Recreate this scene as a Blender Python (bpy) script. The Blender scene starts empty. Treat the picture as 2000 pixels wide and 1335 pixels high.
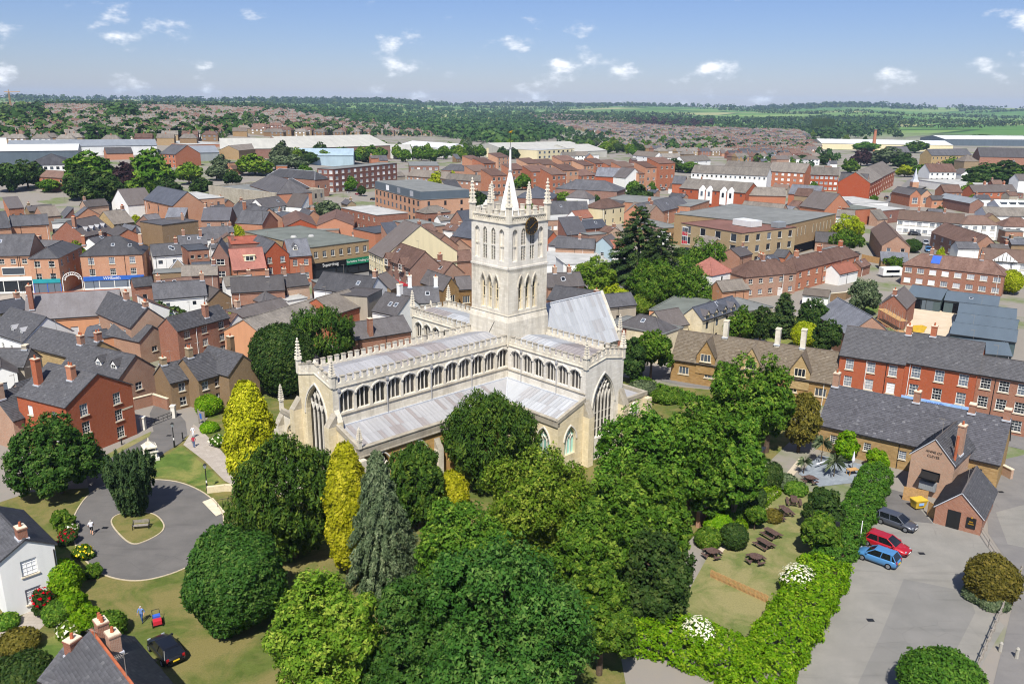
import bpy, math, random
import numpy as np
from mathutils import Matrix, Vector
from mathutils.geometry import tessellate_polygon

# ------------------------------------------------------------------ camera, world, sun, exposure
SC = bpy.context.scene
COL = SC.collection
FPX, PITCH, ROLL, CAMH = 1620.0, math.atan(467 / 1620), math.radians(0.6), 44.0
cam_data = bpy.data.cameras.new('camera')
cam_data.sensor_width = 36.0
cam_data.lens = FPX / 2000 * 36.0
cam_data.clip_start = 0.5
cam_data.clip_end = 40000
cam = bpy.data.objects.new('camera', cam_data)
cam.matrix_world = Matrix.Translation((0, 0, CAMH)) @ Matrix.Rotation(math.pi / 2 - PITCH, 4, 'X') @ Matrix.Rotation(ROLL, 4, 'Z')
COL.objects.link(cam)
SC.camera = cam
SUN_EL, SUN_AZ = math.radians(54), math.radians(82)      # SUN_AZ: heading the shadows fall towards, from +X
to_sun = Vector((-math.cos(SUN_AZ) * math.cos(SUN_EL), -math.sin(SUN_AZ) * math.cos(SUN_EL), math.sin(SUN_EL)))
sun_data = bpy.data.lights.new('sun', 'SUN')
sun_data.energy = 5.0
sun_data.angle = math.radians(0.53)
sun_data.color = (1.0, 0.95, 0.87)
sun = bpy.data.objects.new('sun', sun_data)
sun.rotation_euler = to_sun.to_track_quat('Z', 'Y').to_euler()
sun.location = (0, 0, 300)
COL.objects.link(sun)
SC.view_settings.view_transform = 'Standard'
SC.view_settings.look = 'None'
SC.view_settings.exposure = 0.42
SC.view_settings.gamma = 1.0
SC.view_settings.use_curve_mapping = False
SC.render.engine = 'CYCLES'
SC.cycles.use_denoising = True
SC.cycles.use_adaptive_sampling = True
SC.cycles.adaptive_threshold = 0.015
SC.cycles.filter_width = 1.1
SC.cycles.max_bounces = 5
SC.cycles.diffuse_bounces = 3
SC.cycles.glossy_bounces = 2
SC.cycles.transmission_bounces = 3
SC.cycles.volume_bounces = 0
SC.cycles.transparent_max_bounces = 4
SC.cycles.caustics_reflective = False
SC.cycles.caustics_refractive = False

W = bpy.data.worlds.new('World')
SC.world = W
W.use_nodes = True
wn, wl = W.node_tree.nodes, W.node_tree.links
wn.clear()
def wnode(t, **kw):
 n = wn.new(t)
 for k, v in kw.items():
  if k in n.inputs.keys() if isinstance(k, str) else False:
   n.inputs[k].default_value = v
  else:
   setattr(n, k, v)
 return n
sky = wn.new('ShaderNodeTexSky')
sky.sky_type = 'NISHITA'
sky.sun_disc = False
sky.sun_elevation = SUN_EL
sky.sun_rotation = math.atan2(to_sun.x, to_sun.y)
sky.altitude = 1500
sky.air_density = 1.3
sky.dust_density = 0.8
sky.ozone_density = 6.0
bg = wn.new('ShaderNodeBackground')
bg.inputs['Strength'].default_value = 0.065
wo = wn.new('ShaderNodeOutputWorld')
# fair-weather cumulus on a flat cloud layer: the direction is carried up to a plane, noise cuts the clouds
tc = wn.new('ShaderNodeTexCoord')
sep = wn.new('ShaderNodeSeparateXYZ')
wl.new(tc.outputs['Generated'], sep.inputs[0])
def wmath(op, a, b=None, c=None):
 n = wn.new('ShaderNodeMath'); n.operation = op
 for i, v in enumerate((a, b, c)):
  if v is None: continue
  if isinstance(v, (int, float)): n.inputs[i].default_value = v
  else: wl.new(v, n.inputs[i])
 return n.outputs[0]
comb = wn.new('ShaderNodeVectorMath'); comb.operation = 'MULTIPLY'
wl.new(tc.outputs['Generated'], comb.inputs[0]); comb.inputs[1].default_value = (1, 1, 2.0)
def wnoise(scale, det, rough, w):
 n = wn.new('ShaderNodeTexNoise'); n.noise_dimensions = '4D'
 n.inputs['Scale'].default_value = scale; n.inputs['Detail'].default_value = det
 n.inputs['Roughness'].default_value = rough; n.inputs['W'].default_value = w
 wl.new(comb.outputs[0], n.inputs['Vector'])
 return n.outputs['Fac']
big = wnoise(5.0, 1.0, 0.5, 1.7)
mid = wnoise(17.0, 6.0, 0.54, 4.9)
dens = wmath('ADD', wmath('MULTIPLY', big, 0.4), wmath('MULTIPLY', mid, 0.8))
ramp = wn.new('ShaderNodeMapRange'); ramp.interpolation_type = 'SMOOTHSTEP'
ramp.inputs['From Min'].default_value = 0.635; ramp.inputs['From Max'].default_value = 0.74
wl.new(dens, ramp.inputs['Value'])
mix = wn.new('ShaderNodeMix'); mix.data_type = 'RGBA'
wl.new(wmath('MULTIPLY', ramp.outputs['Result'], 0.88), mix.inputs['Factor'])
tint = wn.new('ShaderNodeMix'); tint.data_type = 'RGBA'; tint.blend_type = 'MULTIPLY'; tint.inputs['Factor'].default_value = 1.0
wl.new(sky.outputs[0], tint.inputs['A']); tint.inputs['B'].default_value = (.94, .945, 1.22, 1)
wl.new(tint.outputs['Result'], mix.inputs['A'])
cs = wn.new('ShaderNodeMix'); cs.data_type = 'RGBA'; cs.inputs['A'].default_value = (10, 10.6, 11.6, 1); cs.inputs['B'].default_value = (16.5, 16.5, 16.5, 1)
wl.new(wmath('MULTIPLY', wmath('SUBTRACT', dens, .66), 8.0), cs.inputs['Factor']); wl.new(cs.outputs['Result'], mix.inputs['B'])
wl.new(mix.outputs['Result'], bg.inputs['Color'])
wl.new(bg.outputs[0], wo.inputs[0])

# ------------------------------------------------------------------ camera geometry: a pixel of the 2000 x 1335 photograph and a height give a place
def ray(px, py):
 x, y = px - 1000.0, 667.5 - py
 c, s = math.cos(ROLL), math.sin(ROLL)
 xr, yr = x * c - y * s, x * s + y * c
 cp, sp = math.cos(PITCH), math.sin(PITCH)
 return xr, FPX * cp + yr * sp, -FPX * sp + yr * cp
def G(px, py, z=0.0):
 dx, dy, dz = ray(px, py)
 t = (z - CAMH) / dz
 return Vector((dx * t, dy * t, z))
def proj(x, y, z):
 cp, sp = math.cos(PITCH), math.sin(PITCH)
 z -= CAMH
 dep, up = y * cp - z * sp, y * sp + z * cp
 a, b = x / dep * FPX, up / dep * FPX
 c, s = math.cos(ROLL), math.sin(ROLL)
 return 1000 + a * c + b * s, 667.5 - (-a * s + b * c)
def zof(px, py, P):                                       # height of a pixel above the ground point P
 dx, dy, dz = ray(px, py)
 return CAMH + dz / math.hypot(dx, dy) * math.hypot(P[0], P[1])
def sst(a, b, x):
 t = min(1.0, max(0.0, (x - a) / (b - a)))
 return t * t * (3 - 2 * t)
def lerp_tab(tab, x):
 for (x0, y0), (x1, y1) in zip(tab, tab[1:]):
  if x <= x1:
   return y0 + (y1 - y0) * max(0.0, (x - x0)) / (x1 - x0)
 return tab[-1][1]
ZL = [(330, 0), (480, 5), (700, 12), (1000, 17), (1500, 22), (2300, 25), (3400, 25), (4500, 30), (5600, 36), (6800, 24), (9000, 0)]
ZR = [(450, 0), (800, -4), (1300, -9), (1900, -9), (2500, -6), (3200, 1), (4200, 14), (5200, 28), (6000, 36), (7000, 24), (9000, 0)]
def terr(x, y):
 d = math.hypot(x, y)
 if d < 330: return 0.0
 s = x / max(y, 1.0)
 w = sst(-0.34, -0.08, s)
 z = lerp_tab(ZL, d) * (1 - w) + lerp_tab(ZR, d) * w
 if d > 2200:
  k = sst(2200, 4500, d)
  z += k * (9 * math.sin(x * .0011 + 1.3) * math.sin(y * .0007 + .4) + 5 * math.sin(x * .0031 + y * .0011) + 3 * math.sin(x * .0063 - y * .002))
  z += 16 * k * math.exp(-((s + .15) / .06) ** 2) + 10 * k * math.exp(-((s - .41) / .06) ** 2) - 6 * k * sst(.3, .6, s)
 return z
def hit(px, py):                                          # where the ray of a pixel meets the terrain
 dx, dy, dz = ray(px, py)
 n = math.hypot(dx, dy)
 d = 60.0
 while d < 8000:
  x, y = dx / n * d, dy / n * d
  z = CAMH + dz / n * d
  if z <= terr(x, y): return Vector((x, y, terr(x, y)))
  d *= 1.006
 return None

# ------------------------------------------------------------------ materials
def rgb(h, k=1.0):
 h = h.lstrip('#')
 o = []
 for i in (0, 2, 4):
  v = int(h[i:i + 2], 16) / 255
  o.append((v / 12.92 if v <= .04045 else ((v + .055) / 1.055) ** 2.4) * k)
 return (o[0], o[1], o[2], 1)
class NT:
 def __init__(s, name):
  s.m = bpy.data.materials.new(name); s.m.use_nodes = True
  s.n, s.l = s.m.node_tree.nodes, s.m.node_tree.links
  s.n.clear()
  s.out = s.n.new('ShaderNodeOutputMaterial')
  s.b = s.n.new('ShaderNodeBsdfPrincipled')
  s.l.new(s.b.outputs[0], s.out.inputs[0])
  s.b.inputs['Specular IOR Level'].default_value = 0.25
 def inp(s, sock, v):
  if hasattr(v, 'is_output'): s.l.new(v, sock)
  else: sock.default_value = v
 def noise(s, scale, det=3, rough=.55, vec=None, dist=0):
  n = s.n.new('ShaderNodeTexNoise'); n.inputs['Scale'].default_value = scale
  n.inputs['Detail'].default_value = det; n.inputs['Roughness'].default_value = rough; n.inputs['Distortion'].default_value = dist
  if vec is None: vec = s.pos()
  s.l.new(vec, n.inputs['Vector']); return n.outputs['Fac']
 def voro(s, scale, vec=None, out='Color'):
  n = s.n.new('ShaderNodeTexVoronoi'); n.inputs['Scale'].default_value = scale
  s.l.new(vec if vec is not None else s.pos(), n.inputs['Vector']); return n.outputs[out]
 def pos(s):
  if not hasattr(s, '_p'): s._p = s.n.new('ShaderNodeNewGeometry').outputs['Position']
  return s._p
 def uv(s):
  if not hasattr(s, '_u'): s._u = s.n.new('ShaderNodeUVMap').outputs[0]
  return s._u
 def mapping(s, vec, scale=(1, 1, 1), rot=(0, 0, 0)):
  n = s.n.new('ShaderNodeMapping'); n.inputs['Scale'].default_value = scale; n.inputs['Rotation'].default_value = rot
  s.l.new(vec, n.inputs['Vector']); return n.outputs[0]
 def attr(s, name):
  n = s.n.new('ShaderNodeAttribute'); n.attribute_name = name; return n.outputs['Fac']
 def rnd(s):
  return s.n.new('ShaderNodeObjectInfo').outputs['Random']
 def ramp(s, f, a, b, lo=0.0, hi=1.0):
  n = s.n.new('ShaderNodeMapRange'); n.inputs['From Min'].default_value = a; n.inputs['From Max'].default_value = b
  n.inputs['To Min'].default_value = lo; n.inputs['To Max'].default_value = hi
  s.inp(n.inputs['Value'], f); return n.outputs['Result']
 def math(s, op, a, b=None):
  n = s.n.new('ShaderNodeMath'); n.operation = op
  s.inp(n.inputs[0], a)
  if b is not None: s.inp(n.inputs[1], b)
  return n.outputs[0]
 def mix(s, f, a, b, mode='MIX'):
  n = s.n.new('ShaderNodeMix'); n.data_type = 'RGBA'; n.blend_type = mode
  s.inp(n.inputs['Factor'], f); s.inp(n.inputs['A'], a); s.inp(n.inputs['B'], b); return n.outputs['Result']
 def hsv(s, col, h=.5, sat=1.0, v=1.0):
  n = s.n.new('ShaderNodeHueSaturation'); s.inp(n.inputs['Hue'], h); s.inp(n.inputs['Saturation'], sat); s.inp(n.inputs['Value'], v)
  s.inp(n.inputs['Color'], col); return n.outputs[0]
 def brick(s, c1, c2, mort, w, h, vec=None, msize=.012, off=.5):
  n = s.n.new('ShaderNodeTexBrick'); n.offset = off
  s.inp(n.inputs['Color1'], c1); s.inp(n.inputs['Color2'], c2); s.inp(n.inputs['Mortar'], mort)
  n.inputs['Scale'].default_value = 1; n.inputs['Brick Width'].default_value = w; n.inputs['Row Height'].default_value = h
  n.inputs['Mortar Size'].default_value = msize; n.inputs['Bias'].default_value = 0
  s.l.new(vec if vec is not None else s.uv(), n.inputs['Vector']); return n.outputs['Color'], n.outputs['Fac']
 def bump(s, h, strength=.3, dist=.02):
  n = s.n.new('ShaderNodeBump'); n.inputs['Strength'].default_value = strength; n.inputs['Distance'].default_value = dist
  s.inp(n.inputs['Height'], h); s.l.new(n.outputs[0], s.b.inputs['Normal'])
 def fin(s, col, rough=.8, spec=None, metal=None):
  s.inp(s.b.inputs['Base Color'], col); s.inp(s.b.inputs['Roughness'], rough)
  if spec is not None: s.b.inputs['Specular IOR Level'].default_value = spec
  if metal is not None: s.b.inputs['Metallic'].default_value = metal
  return s.m
M = {}
def flat(name, col, rough=.7, spec=.25, metal=0.0, var=.12, sc=1.5):
 t = NT(name)
 c = t.mix(t.ramp(t.noise(sc, 4), .3, .7, 0, 1), tuple(x * (1 - var) for x in col[:3]) + (1,), tuple(min(1, x * (1 + var)) for x in col[:3]) + (1,))
 M[name] = t.fin(c, rough, spec, metal); return M[name]
def m_brick(name, c1, c2, mort, stain=.35, w=.225, h=.075, sc=1.0):
 t = NT(name)
 c, f = t.brick(c1, c2, mort, w * sc, h * sc, msize=.011 * sc)
 c = t.mix(t.ramp(t.noise(.55, 5, .6), .35, .75, 0, stain), c, tuple(x * .62 for x in c1[:3]) + (1,))
 c = t.mix(t.ramp(t.noise(2.6, 4, .7), .45, .8, 0, .35), c, c2)
 v = t.ramp(t.rnd(), 0, 1, .82, 1.16)
 c = t.hsv(c, t.ramp(t.rnd(), 0, 1, .492, .514), t.ramp(t.rnd(), 0, 1, 1.08, .84), v)
 t.bump(t.math('MULTIPLY', f, -1), .35, .01)
 M[name] = t.fin(c, .9, .1)
m_brick('brick', rgb('#a2684c'), rgb('#8c543e'), rgb('#a8988a'))
m_brick('brick_orange', rgb('#b87550'), rgb('#a86444'), rgb('#b49a86'))
m_brick('brick_red', rgb('#b45e3a'), rgb('#a5512f'), rgb('#a8806a'), .16)
m_brick('brick_dark', rgb('#8c5a4a'), rgb('#784a3e'), rgb('#94847a'))
m_brick('brick_old', rgb('#aa7358'), rgb('#94705a'), rgb('#bcaa98'), .35)
m_brick('brick_brown', rgb('#8d7355'), rgb('#7d6448'), rgb('#9a8870'))
m_brick('brick_buff', rgb('#a88a62'), rgb('#977a55'), rgb('#a8967a'))
m_brick('ironstone', rgb('#b09264'), rgb('#967a50'), rgb('#a8946e'), .4, .45, .2)
m_brick('ironstone_dark', rgb('#8c6c42'), rgb('#74583a'), rgb('#8c7650'), .4, .4, .17)
def m_render(name, col, dirt=.3):
 t = NT(name)
 st = t.mapping(t.pos(), (1.2, 1.2, .18))
 c = t.mix(t.ramp(t.noise(1.0, 5, .6, st), .42, .8, 0, dirt), col, tuple(x * .55 for x in col[:3]) + (1,))
 M[name] = t.fin(c, .85, .15)
m_render('white', rgb('#e2e2de'), .18)
m_render('cream', rgb('#d9cda8'), .25)
m_render('render_grey', rgb('#a59c8c'), .45)
m_render('pinkish', rgb('#c7926e'), .3)
m_render('concrete', rgb('#a9a59a'), .4)
def m_roof(name, col, col2, w=.32, h=.22, lichen=None, stain=.4):
 t = NT(name)
 c, f = t.brick(col, col2, tuple(x * .5 for x in col[:3]) + (1,), w, h, msize=.014)
 st = t.mapping(t.uv(), (1.0, .22, 1))
 c = t.mix(t.ramp(t.noise(.7, 5, .6, st), .4, .75, 0, stain), c, tuple(min(1, x * 1.75) for x in col[:3]) + (1,))
 c = t.mix(t.ramp(t.noise(.35, 4, .6), .45, .7, 0, .45), c, tuple(x * .62 for x in col2[:3]) + (1,))
 if lichen: c = t.mix(t.ramp(t.noise(1.7, 6, .7), .6, .72, 0, .5), c, lichen)
 c = t.mix(t.ramp(t.math('FRACT', t.math('MULTIPLY', t.rnd(), 7.3)), .35, 1, 0, .5), c, (.15, .115, .09, 1))
 c = t.mix(t.ramp(t.noise(3.5, 5, .75), .5, .75, 0, .45), c, tuple(x * .5 for x in col2[:3]) + (1,))
 c = t.hsv(c, .5, 1.0, t.ramp(t.rnd(), 0, 1, .75, 1.25))
 t.bump(t.math('MULTIPLY', f, -1), .3, .02)
 M[name] = t.fin(c, .7, .15)
m_roof('slate', rgb('#57575a'), rgb('#4b4b4e'))
m_roof('slate_light', rgb('#6e7076'), rgb('#62646a'))
m_roof('slate_blue', rgb('#53565e'), rgb('#494c54'), stain=.2)
m_roof('stone_slate', rgb('#7a6f60'), rgb('#665c50'), .35, .25, rgb('#98907c'))
m_roof('tile_brown', rgb('#715a50'), rgb('#60493f'), .3, .3)
m_roof('tile_grey', rgb('#7c766e'), rgb('#6b665f'), .33, .33, rgb('#8c8672'))
m_roof('tile_red', rgb('#a5604a'), rgb('#95523e'), .3, .3)
m_roof('tile_pink', rgb('#bb7a6c'), rgb('#aa6a5e'), .3, .3, stain=.2)
def m_flatroof(name, col):
 t = NT(name)
 c = t.mix(t.ramp(t.noise(.25, 5, .6), .35, .7), col, tuple(x * .7 for x in col[:3]) + (1,))
 c = t.mix(t.ramp(t.noise(1.6, 5, .7), .55, .75, 0, .4), c, tuple(min(1, x * 1.4) for x in col[:3]) + (1,))
 M[name] = t.fin(c, .85, .2)
m_flatroof('felt', rgb('#7d7f7c')); m_flatroof('felt_green', rgb('#70756e')); m_flatroof('felt_brown', rgb('#7c5a50')); m_flatroof('felt_light', rgb('#b4b4b0'))
m_flatroof('felt_dark', rgb('#4c4f55'))
def m_metal(name, col, rough=.45):
 t = NT(name)
 n = t.n.new('ShaderNodeTexWave'); n.inputs['Scale'].default_value = 1.6; n.inputs['Distortion'].default_value = 0
 t.l.new(t.uv(), n.inputs['Vector'])
 c = t.mix(t.ramp(t.noise(.3, 5, .6, t.mapping(t.uv(), (1, .3, 1))), .35, .75, 0, .6), col, tuple(x * .62 for x in col[:3]) + (1,))
 t.bump(n.outputs['Fac'], .25, .03)
 M[name] = t.fin(c, rough, .4)
m_metal('metal_white', rgb('#d6d8d6')); m_metal('metal_grey', rgb('#8d9295')); m_metal('metal_pale', rgb('#b9b7ac')); m_metal('metal_blue', rgb('#a7bcc6')); m_metal('metal_dark', rgb('#5b6770')); m_metal('cladding_teal', rgb('#4c5c5e'))
# church stone and lead
def m_stone(name, c1, c2, grime):
 t = NT(name)
 c, f = t.brick(c1, c2, tuple(x * .8 for x in c1[:3]) + (1,), .75, .32, msize=.012)
 st = t.mapping(t.pos(), (.9, .9, .16))
 c = t.mix(t.ramp(t.noise(1.0, 6, .62, st), .46, .78, 0, grime), c, rgb('#6f675c'))
 c = t.mix(t.ramp(t.noise(3.3, 5, .7), .55, .8, 0, .35), c, tuple(min(1, x * 1.2) for x in c1[:3]) + (1,))
 t.bump(t.math('SUBTRACT', t.noise(9, 3, .6), t.math('MULTIPLY', f, .8)), .3, .02)
 M[name] = t.fin(c, .9, .1)
m_stone('stone', rgb('#ddd6c6'), rgb('#cfc7b5'), .5)
m_stone('stone_pale', rgb('#e0dbd0'), rgb('#d5cfc2'), .4)
m_stone('stone_grime', rgb('#aca596'), rgb('#9e9686'), .7)
m_stone('stone_gold', rgb('#bc9a62'), rgb('#b08c54'), .3)
m_stone('stone_cream', rgb('#dccfb0'), rgb('#d0c2a0'), .4)
def m_lead(name, col):
 t = NT(name)
 st = t.mapping(t.uv(), (1.4, .25, 1))
 c = t.mix(t.ramp(t.noise(.9, 5, .6, st), .35, .75), col, tuple(x * .82 for x in col[:3]) + (1,))
 c = t.hsv(c, .5, 1.0, t.ramp(t.rnd(), 0, 1, .88, 1.06))
 c = t.mix(t.ramp(t.noise(2.2, 5, .7, st), .55, .8, 0, .14), c, rgb('#c9ccd2'))
 M[name] = t.fin(c, .55, .35)
m_lead('lead', rgb('#a4a4a6')); m_lead('lead_purple', rgb('#96908f')); m_lead('lead_pale', rgb('#b0b3b7'))
def glassm(name, col, rough=.12):
 t = NT(name)
 c = t.mix(t.ramp(t.rnd(), .45, 1), col, tuple(min(1, x * 7 + .03) for x in col[:3]) + (1,))
 M[name] = t.fin(c, rough, .5)
glassm('glass', rgb('#23282e')); glassm('glass_net', rgb('#7c828a'), .3); glassm('glass_church', rgb('#1d1b19'), .35); glassm('glass_green', rgb('#46605a'), .3)
flat('frame_white', rgb('#deded8'), .5, .3, var=.05); flat('frame_dark', rgb('#2c2a2a'), .5, .3)
flat('louvre', rgb('#8f897d'), .8); flat('sill', rgb('#cfc4ac'), .8)
flat('clay', rgb('#a45c3e'), .8, var=.2); flat('lead_flash', rgb('#b8bcc2'), .5)
flat('black_iron', rgb('#1e1f20'), .45, .4); flat('gold', rgb('#d0a030'), .35, .6, .8)
flat('bark', rgb('#5a4c3e'), .9, .1, var=.3, sc=4); flat('timber', rgb('#6f5a48'), .85, .15, var=.25, sc=3); flat('timber_dark', rgb('#5a4842'), .8, .15, var=.3, sc=5)
flat('timber_new', rgb('#b08c5e'), .8, .15, var=.2, sc=5); flat('timber_grey', rgb('#8b857c'), .85, .15, var=.2, sc=4)
flat('blue_fascia', rgb('#2f5fb0'), .4); flat('teal_fascia', rgb('#2b8f96'), .4); flat('black_fascia', rgb('#1c1c1e'), .4); flat('green_fascia', rgb('#1d7a58'), .4); flat('red_fascia', rgb('#c02a38'), .4); flat('pale_blue', rgb('#8fb4e4'), .5); flat('pink_sign', rgb('#d03a78'), .5); flat('shop_grey', rgb('#6d757b'), .5)
flat('yellow', rgb('#c8a83c'), .5); flat('orange', rgb('#e8542c'), .5); flat('blue_paint', rgb('#3a5fb8'), .5); flat('paint_white', rgb('#e6e6e2'), .5); flat('red_paint', rgb('#b82c38'), .5); flat('teal_paint', rgb('#2f8aa8'), .5)
flat('painted_shade', rgb('#16161a'), .9, .05)  # near-black colour standing in for the shade inside openings
# ------------------------------------------------------------------ mesh helpers
class MB:
 def __init__(s): s.v, s.f, s.m, s.mats = [], [], [], []
 def mi(s, mat):
  if mat not in s.mats: s.mats.append(mat)
  return s.mats.index(mat)
 def poly(s, pts, mat):
  i = len(s.v); s.v += [tuple(p) for p in pts]; s.f.append(tuple(range(i, i + len(pts)))); s.m.append(s.mi(mat))
 def mesh(s, vs, fs, mat):
  i = len(s.v); s.v += [tuple(p) for p in vs]; k = s.mi(mat)
  for f in fs: s.f.append(tuple(a + i for a in f)); s.m.append(k)
 def box(s, x0, y0, z0, x1, y1, z1, mat, T=None):
  vs = [(x0, y0, z0), (x1, y0, z0), (x1, y1, z0), (x0, y1, z0), (x0, y0, z1), (x1, y0, z1), (x1, y1, z1), (x0, y1, z1)]
  if T: vs = [T(*p) for p in vs]
  s.mesh(vs, [(0, 3, 2, 1), (4, 5, 6, 7), (0, 1, 5, 4), (1, 2, 6, 5), (2, 3, 7, 6), (3, 0, 4, 7)], mat)
 def frus(s, cx, cy, z0, z1, r0, r1, mat, n=4, rot=None, cap=True):
  rot = math.pi / n if rot is None else rot
  a = [(cx + r0 * math.cos(rot + 2 * math.pi * i / n), cy + r0 * math.sin(rot + 2 * math.pi * i / n), z0) for i in range(n)]
  b = [(cx + r1 * math.cos(rot + 2 * math.pi * i / n), cy + r1 * math.sin(rot + 2 * math.pi * i / n), z1) for i in range(n)]
  fs = [(i, (i + 1) % n, n + (i + 1) % n, n + i) for i in range(n)]
  if cap: fs += [tuple(range(n - 1, -1, -1)), tuple(range(n, 2 * n))]
  s.mesh(a + b, fs, mat)
 def bar(s, p, q, r, mat, n=6, r2=None):
  p, q = Vector(p), Vector(q); d = (q - p)
  if d.length < 1e-6: return
  d.normalize(); a = d.orthogonal().normalized(); b = d.cross(a); r2 = r if r2 is None else r2
  va = [p + (a * math.cos(2 * math.pi * i / n) + b * math.sin(2 * math.pi * i / n)) * r for i in range(n)]
  vb = [q + (a * math.cos(2 * math.pi * i / n) + b * math.sin(2 * math.pi * i / n)) * r2 for i in range(n)]
  s.mesh(va + vb, [(i, (i + 1) % n, n + (i + 1) % n, n + i) for i in range(n)] + [tuple(range(n - 1, -1, -1)), tuple(range(n, 2 * n))], mat)
 def slab(s, pts, th, mat, edge=None):                  # polygon pushed down by th
  n = len(pts); p = [Vector(a) for a in pts]
  nn = (p[1] - p[0]).cross(p[2] - p[0]).normalized()
  if nn.z < 0: p.reverse(); nn = -nn
  q = [a - nn * th for a in p]
  s.poly(p, mat); s.poly(list(reversed(q)), edge or mat)
  for i in range(n): s.poly([p[(i + 1) % n], p[i], q[i], q[(i + 1) % n]], edge or mat)
 def extrude(s, pts, vec, mat, side=None):
  p = [Vector(a) for a in pts]; v = Vector(vec); n = len(p); q = [a + v for a in p]
  s.poly(p, mat); s.poly(list(reversed(q)), mat)
  for i in range(n): s.poly([p[i], q[i], q[(i + 1) % n], p[(i + 1) % n]], side or mat)
 def data(s, name):
  me = bpy.data.meshes.new(name)
  me.from_pydata(s.v, [], s.f)
  for k in s.mats: me.materials.append(M[k])
  me.polygons.foreach_set('material_index', s.m)
  uv = []
  for f in s.f:
   P = [Vector(s.v[i]) for i in f]
   n = (P[1] - P[0]).cross(P[2] - P[1])
   if n.length < 1e-12: n = Vector((0, 0, 1))
   n.normalize()
   if abs(n.z) > .97: t, b = Vector((1, 0, 0)), Vector((0, 1, 0))
   else:
    t = Vector((-n.y, n.x, 0)).normalized(); b = n.cross(t)
   for p in P: uv += [p.dot(t), p.dot(b)]
  u = me.uv_layers.new(name='UVMap'); u.data.foreach_set('uv', uv)
  me.update(); return me
 def build(s, name, parent=None, smooth=False):
  me = s.data(name)
  if smooth: me.polygons.foreach_set('use_smooth', [True] * len(me.polygons))
  return link(name, me, parent)
def link(name, me, parent=None):
 o = bpy.data.objects.new(name, me); COL.objects.link(o)
 if parent: o.parent = parent
 return o
def tag(o, label=None, cat=None, group=None, kind=None):
 if label: o['label'] = label
 if cat: o['category'] = cat
 if group: o['group'] = group
 if kind: o['kind'] = kind
 return o
def empty(name, loc=(0, 0, 0), rz=0.0):
 o = bpy.data.objects.new(name, None); COL.objects.link(o); o.location = loc; o.rotation_euler = (0, 0, rz); o.empty_display_size = .5
 return o
def copy_tree(o, parent=None):
 c = o.copy(); COL.objects.link(c); c.parent = parent
 for k in o.children: copy_tree(k, c)
 return c
def sheet(name, pts, z, mat, kind='structure', cut=None, label=None, cat=None):   # a flat polygon with metre UVs
 mb = MB(); P = [G(*p) if len(p) == 2 else Vector(p) for p in pts]
 tris = tessellate_polygon([P])
 if sum(P[i].x * P[(i + 1) % len(P)].y - P[(i + 1) % len(P)].x * P[i].y for i in range(len(P))) < 0: pass
 vs = [(p.x, p.y, z) for p in P]
 fs = []
 for t in tris:
  a, b, c = (vs[i] for i in t)
  cr = (b[0] - a[0]) * (c[1] - a[1]) - (b[1] - a[1]) * (c[0] - a[0])
  fs.append(t if cr > 0 else t[::-1])
 mb.mesh(vs, fs, mat)
 return tag(mb.build(name), label, cat, kind=kind)
def spline(pts, n=6):                                      # closed smooth curve through pixel points
 out = []; N = len(pts)
 for i in range(N):
  p0, p1, p2, p3 = (pts[(i + k) % N] for k in (-1, 0, 1, 2))
  for j in range(n):
   t = j / n
   out.append(tuple(.5 * ((2 * b) + (-a + c) * t + (2 * a - 5 * b + 4 * c - d) * t * t + (-a + 3 * b - 3 * c + d) * t ** 3) for a, b, c, d in zip(p0, p1, p2, p3)))
 return out
def strip(name, pts, w, h, mat, parent=None, closed=False, kind='structure', z0=0.0):   # kerb or wall of width w along ground points
 mb = MB(); P = [Vector((p[0], p[1], 0)) for p in pts]; n = len(P)
 for i in range(n if closed else n - 1):
  a, b = P[i], P[(i + 1) % n]; d = (b - a)
  if d.length < 1e-4: continue
  d.normalize(); s = Vector((-d.y, d.x, 0)) * w / 2
  q = [a - s - d * .01, b - s + d * .01, b + s + d * .01, a + s - d * .01]
  vs = [(p.x, p.y, z0) for p in q] + [(p.x, p.y, h) for p in q]
  mb.mesh(vs, [(4, 5, 6, 7), (0, 1, 5, 4), (1, 2, 6, 5), (2, 3, 7, 6), (3, 0, 4, 7)], mat)
 o = mb.build(name, parent)
 if kind and not parent: o['kind'] = kind
 return o

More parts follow.
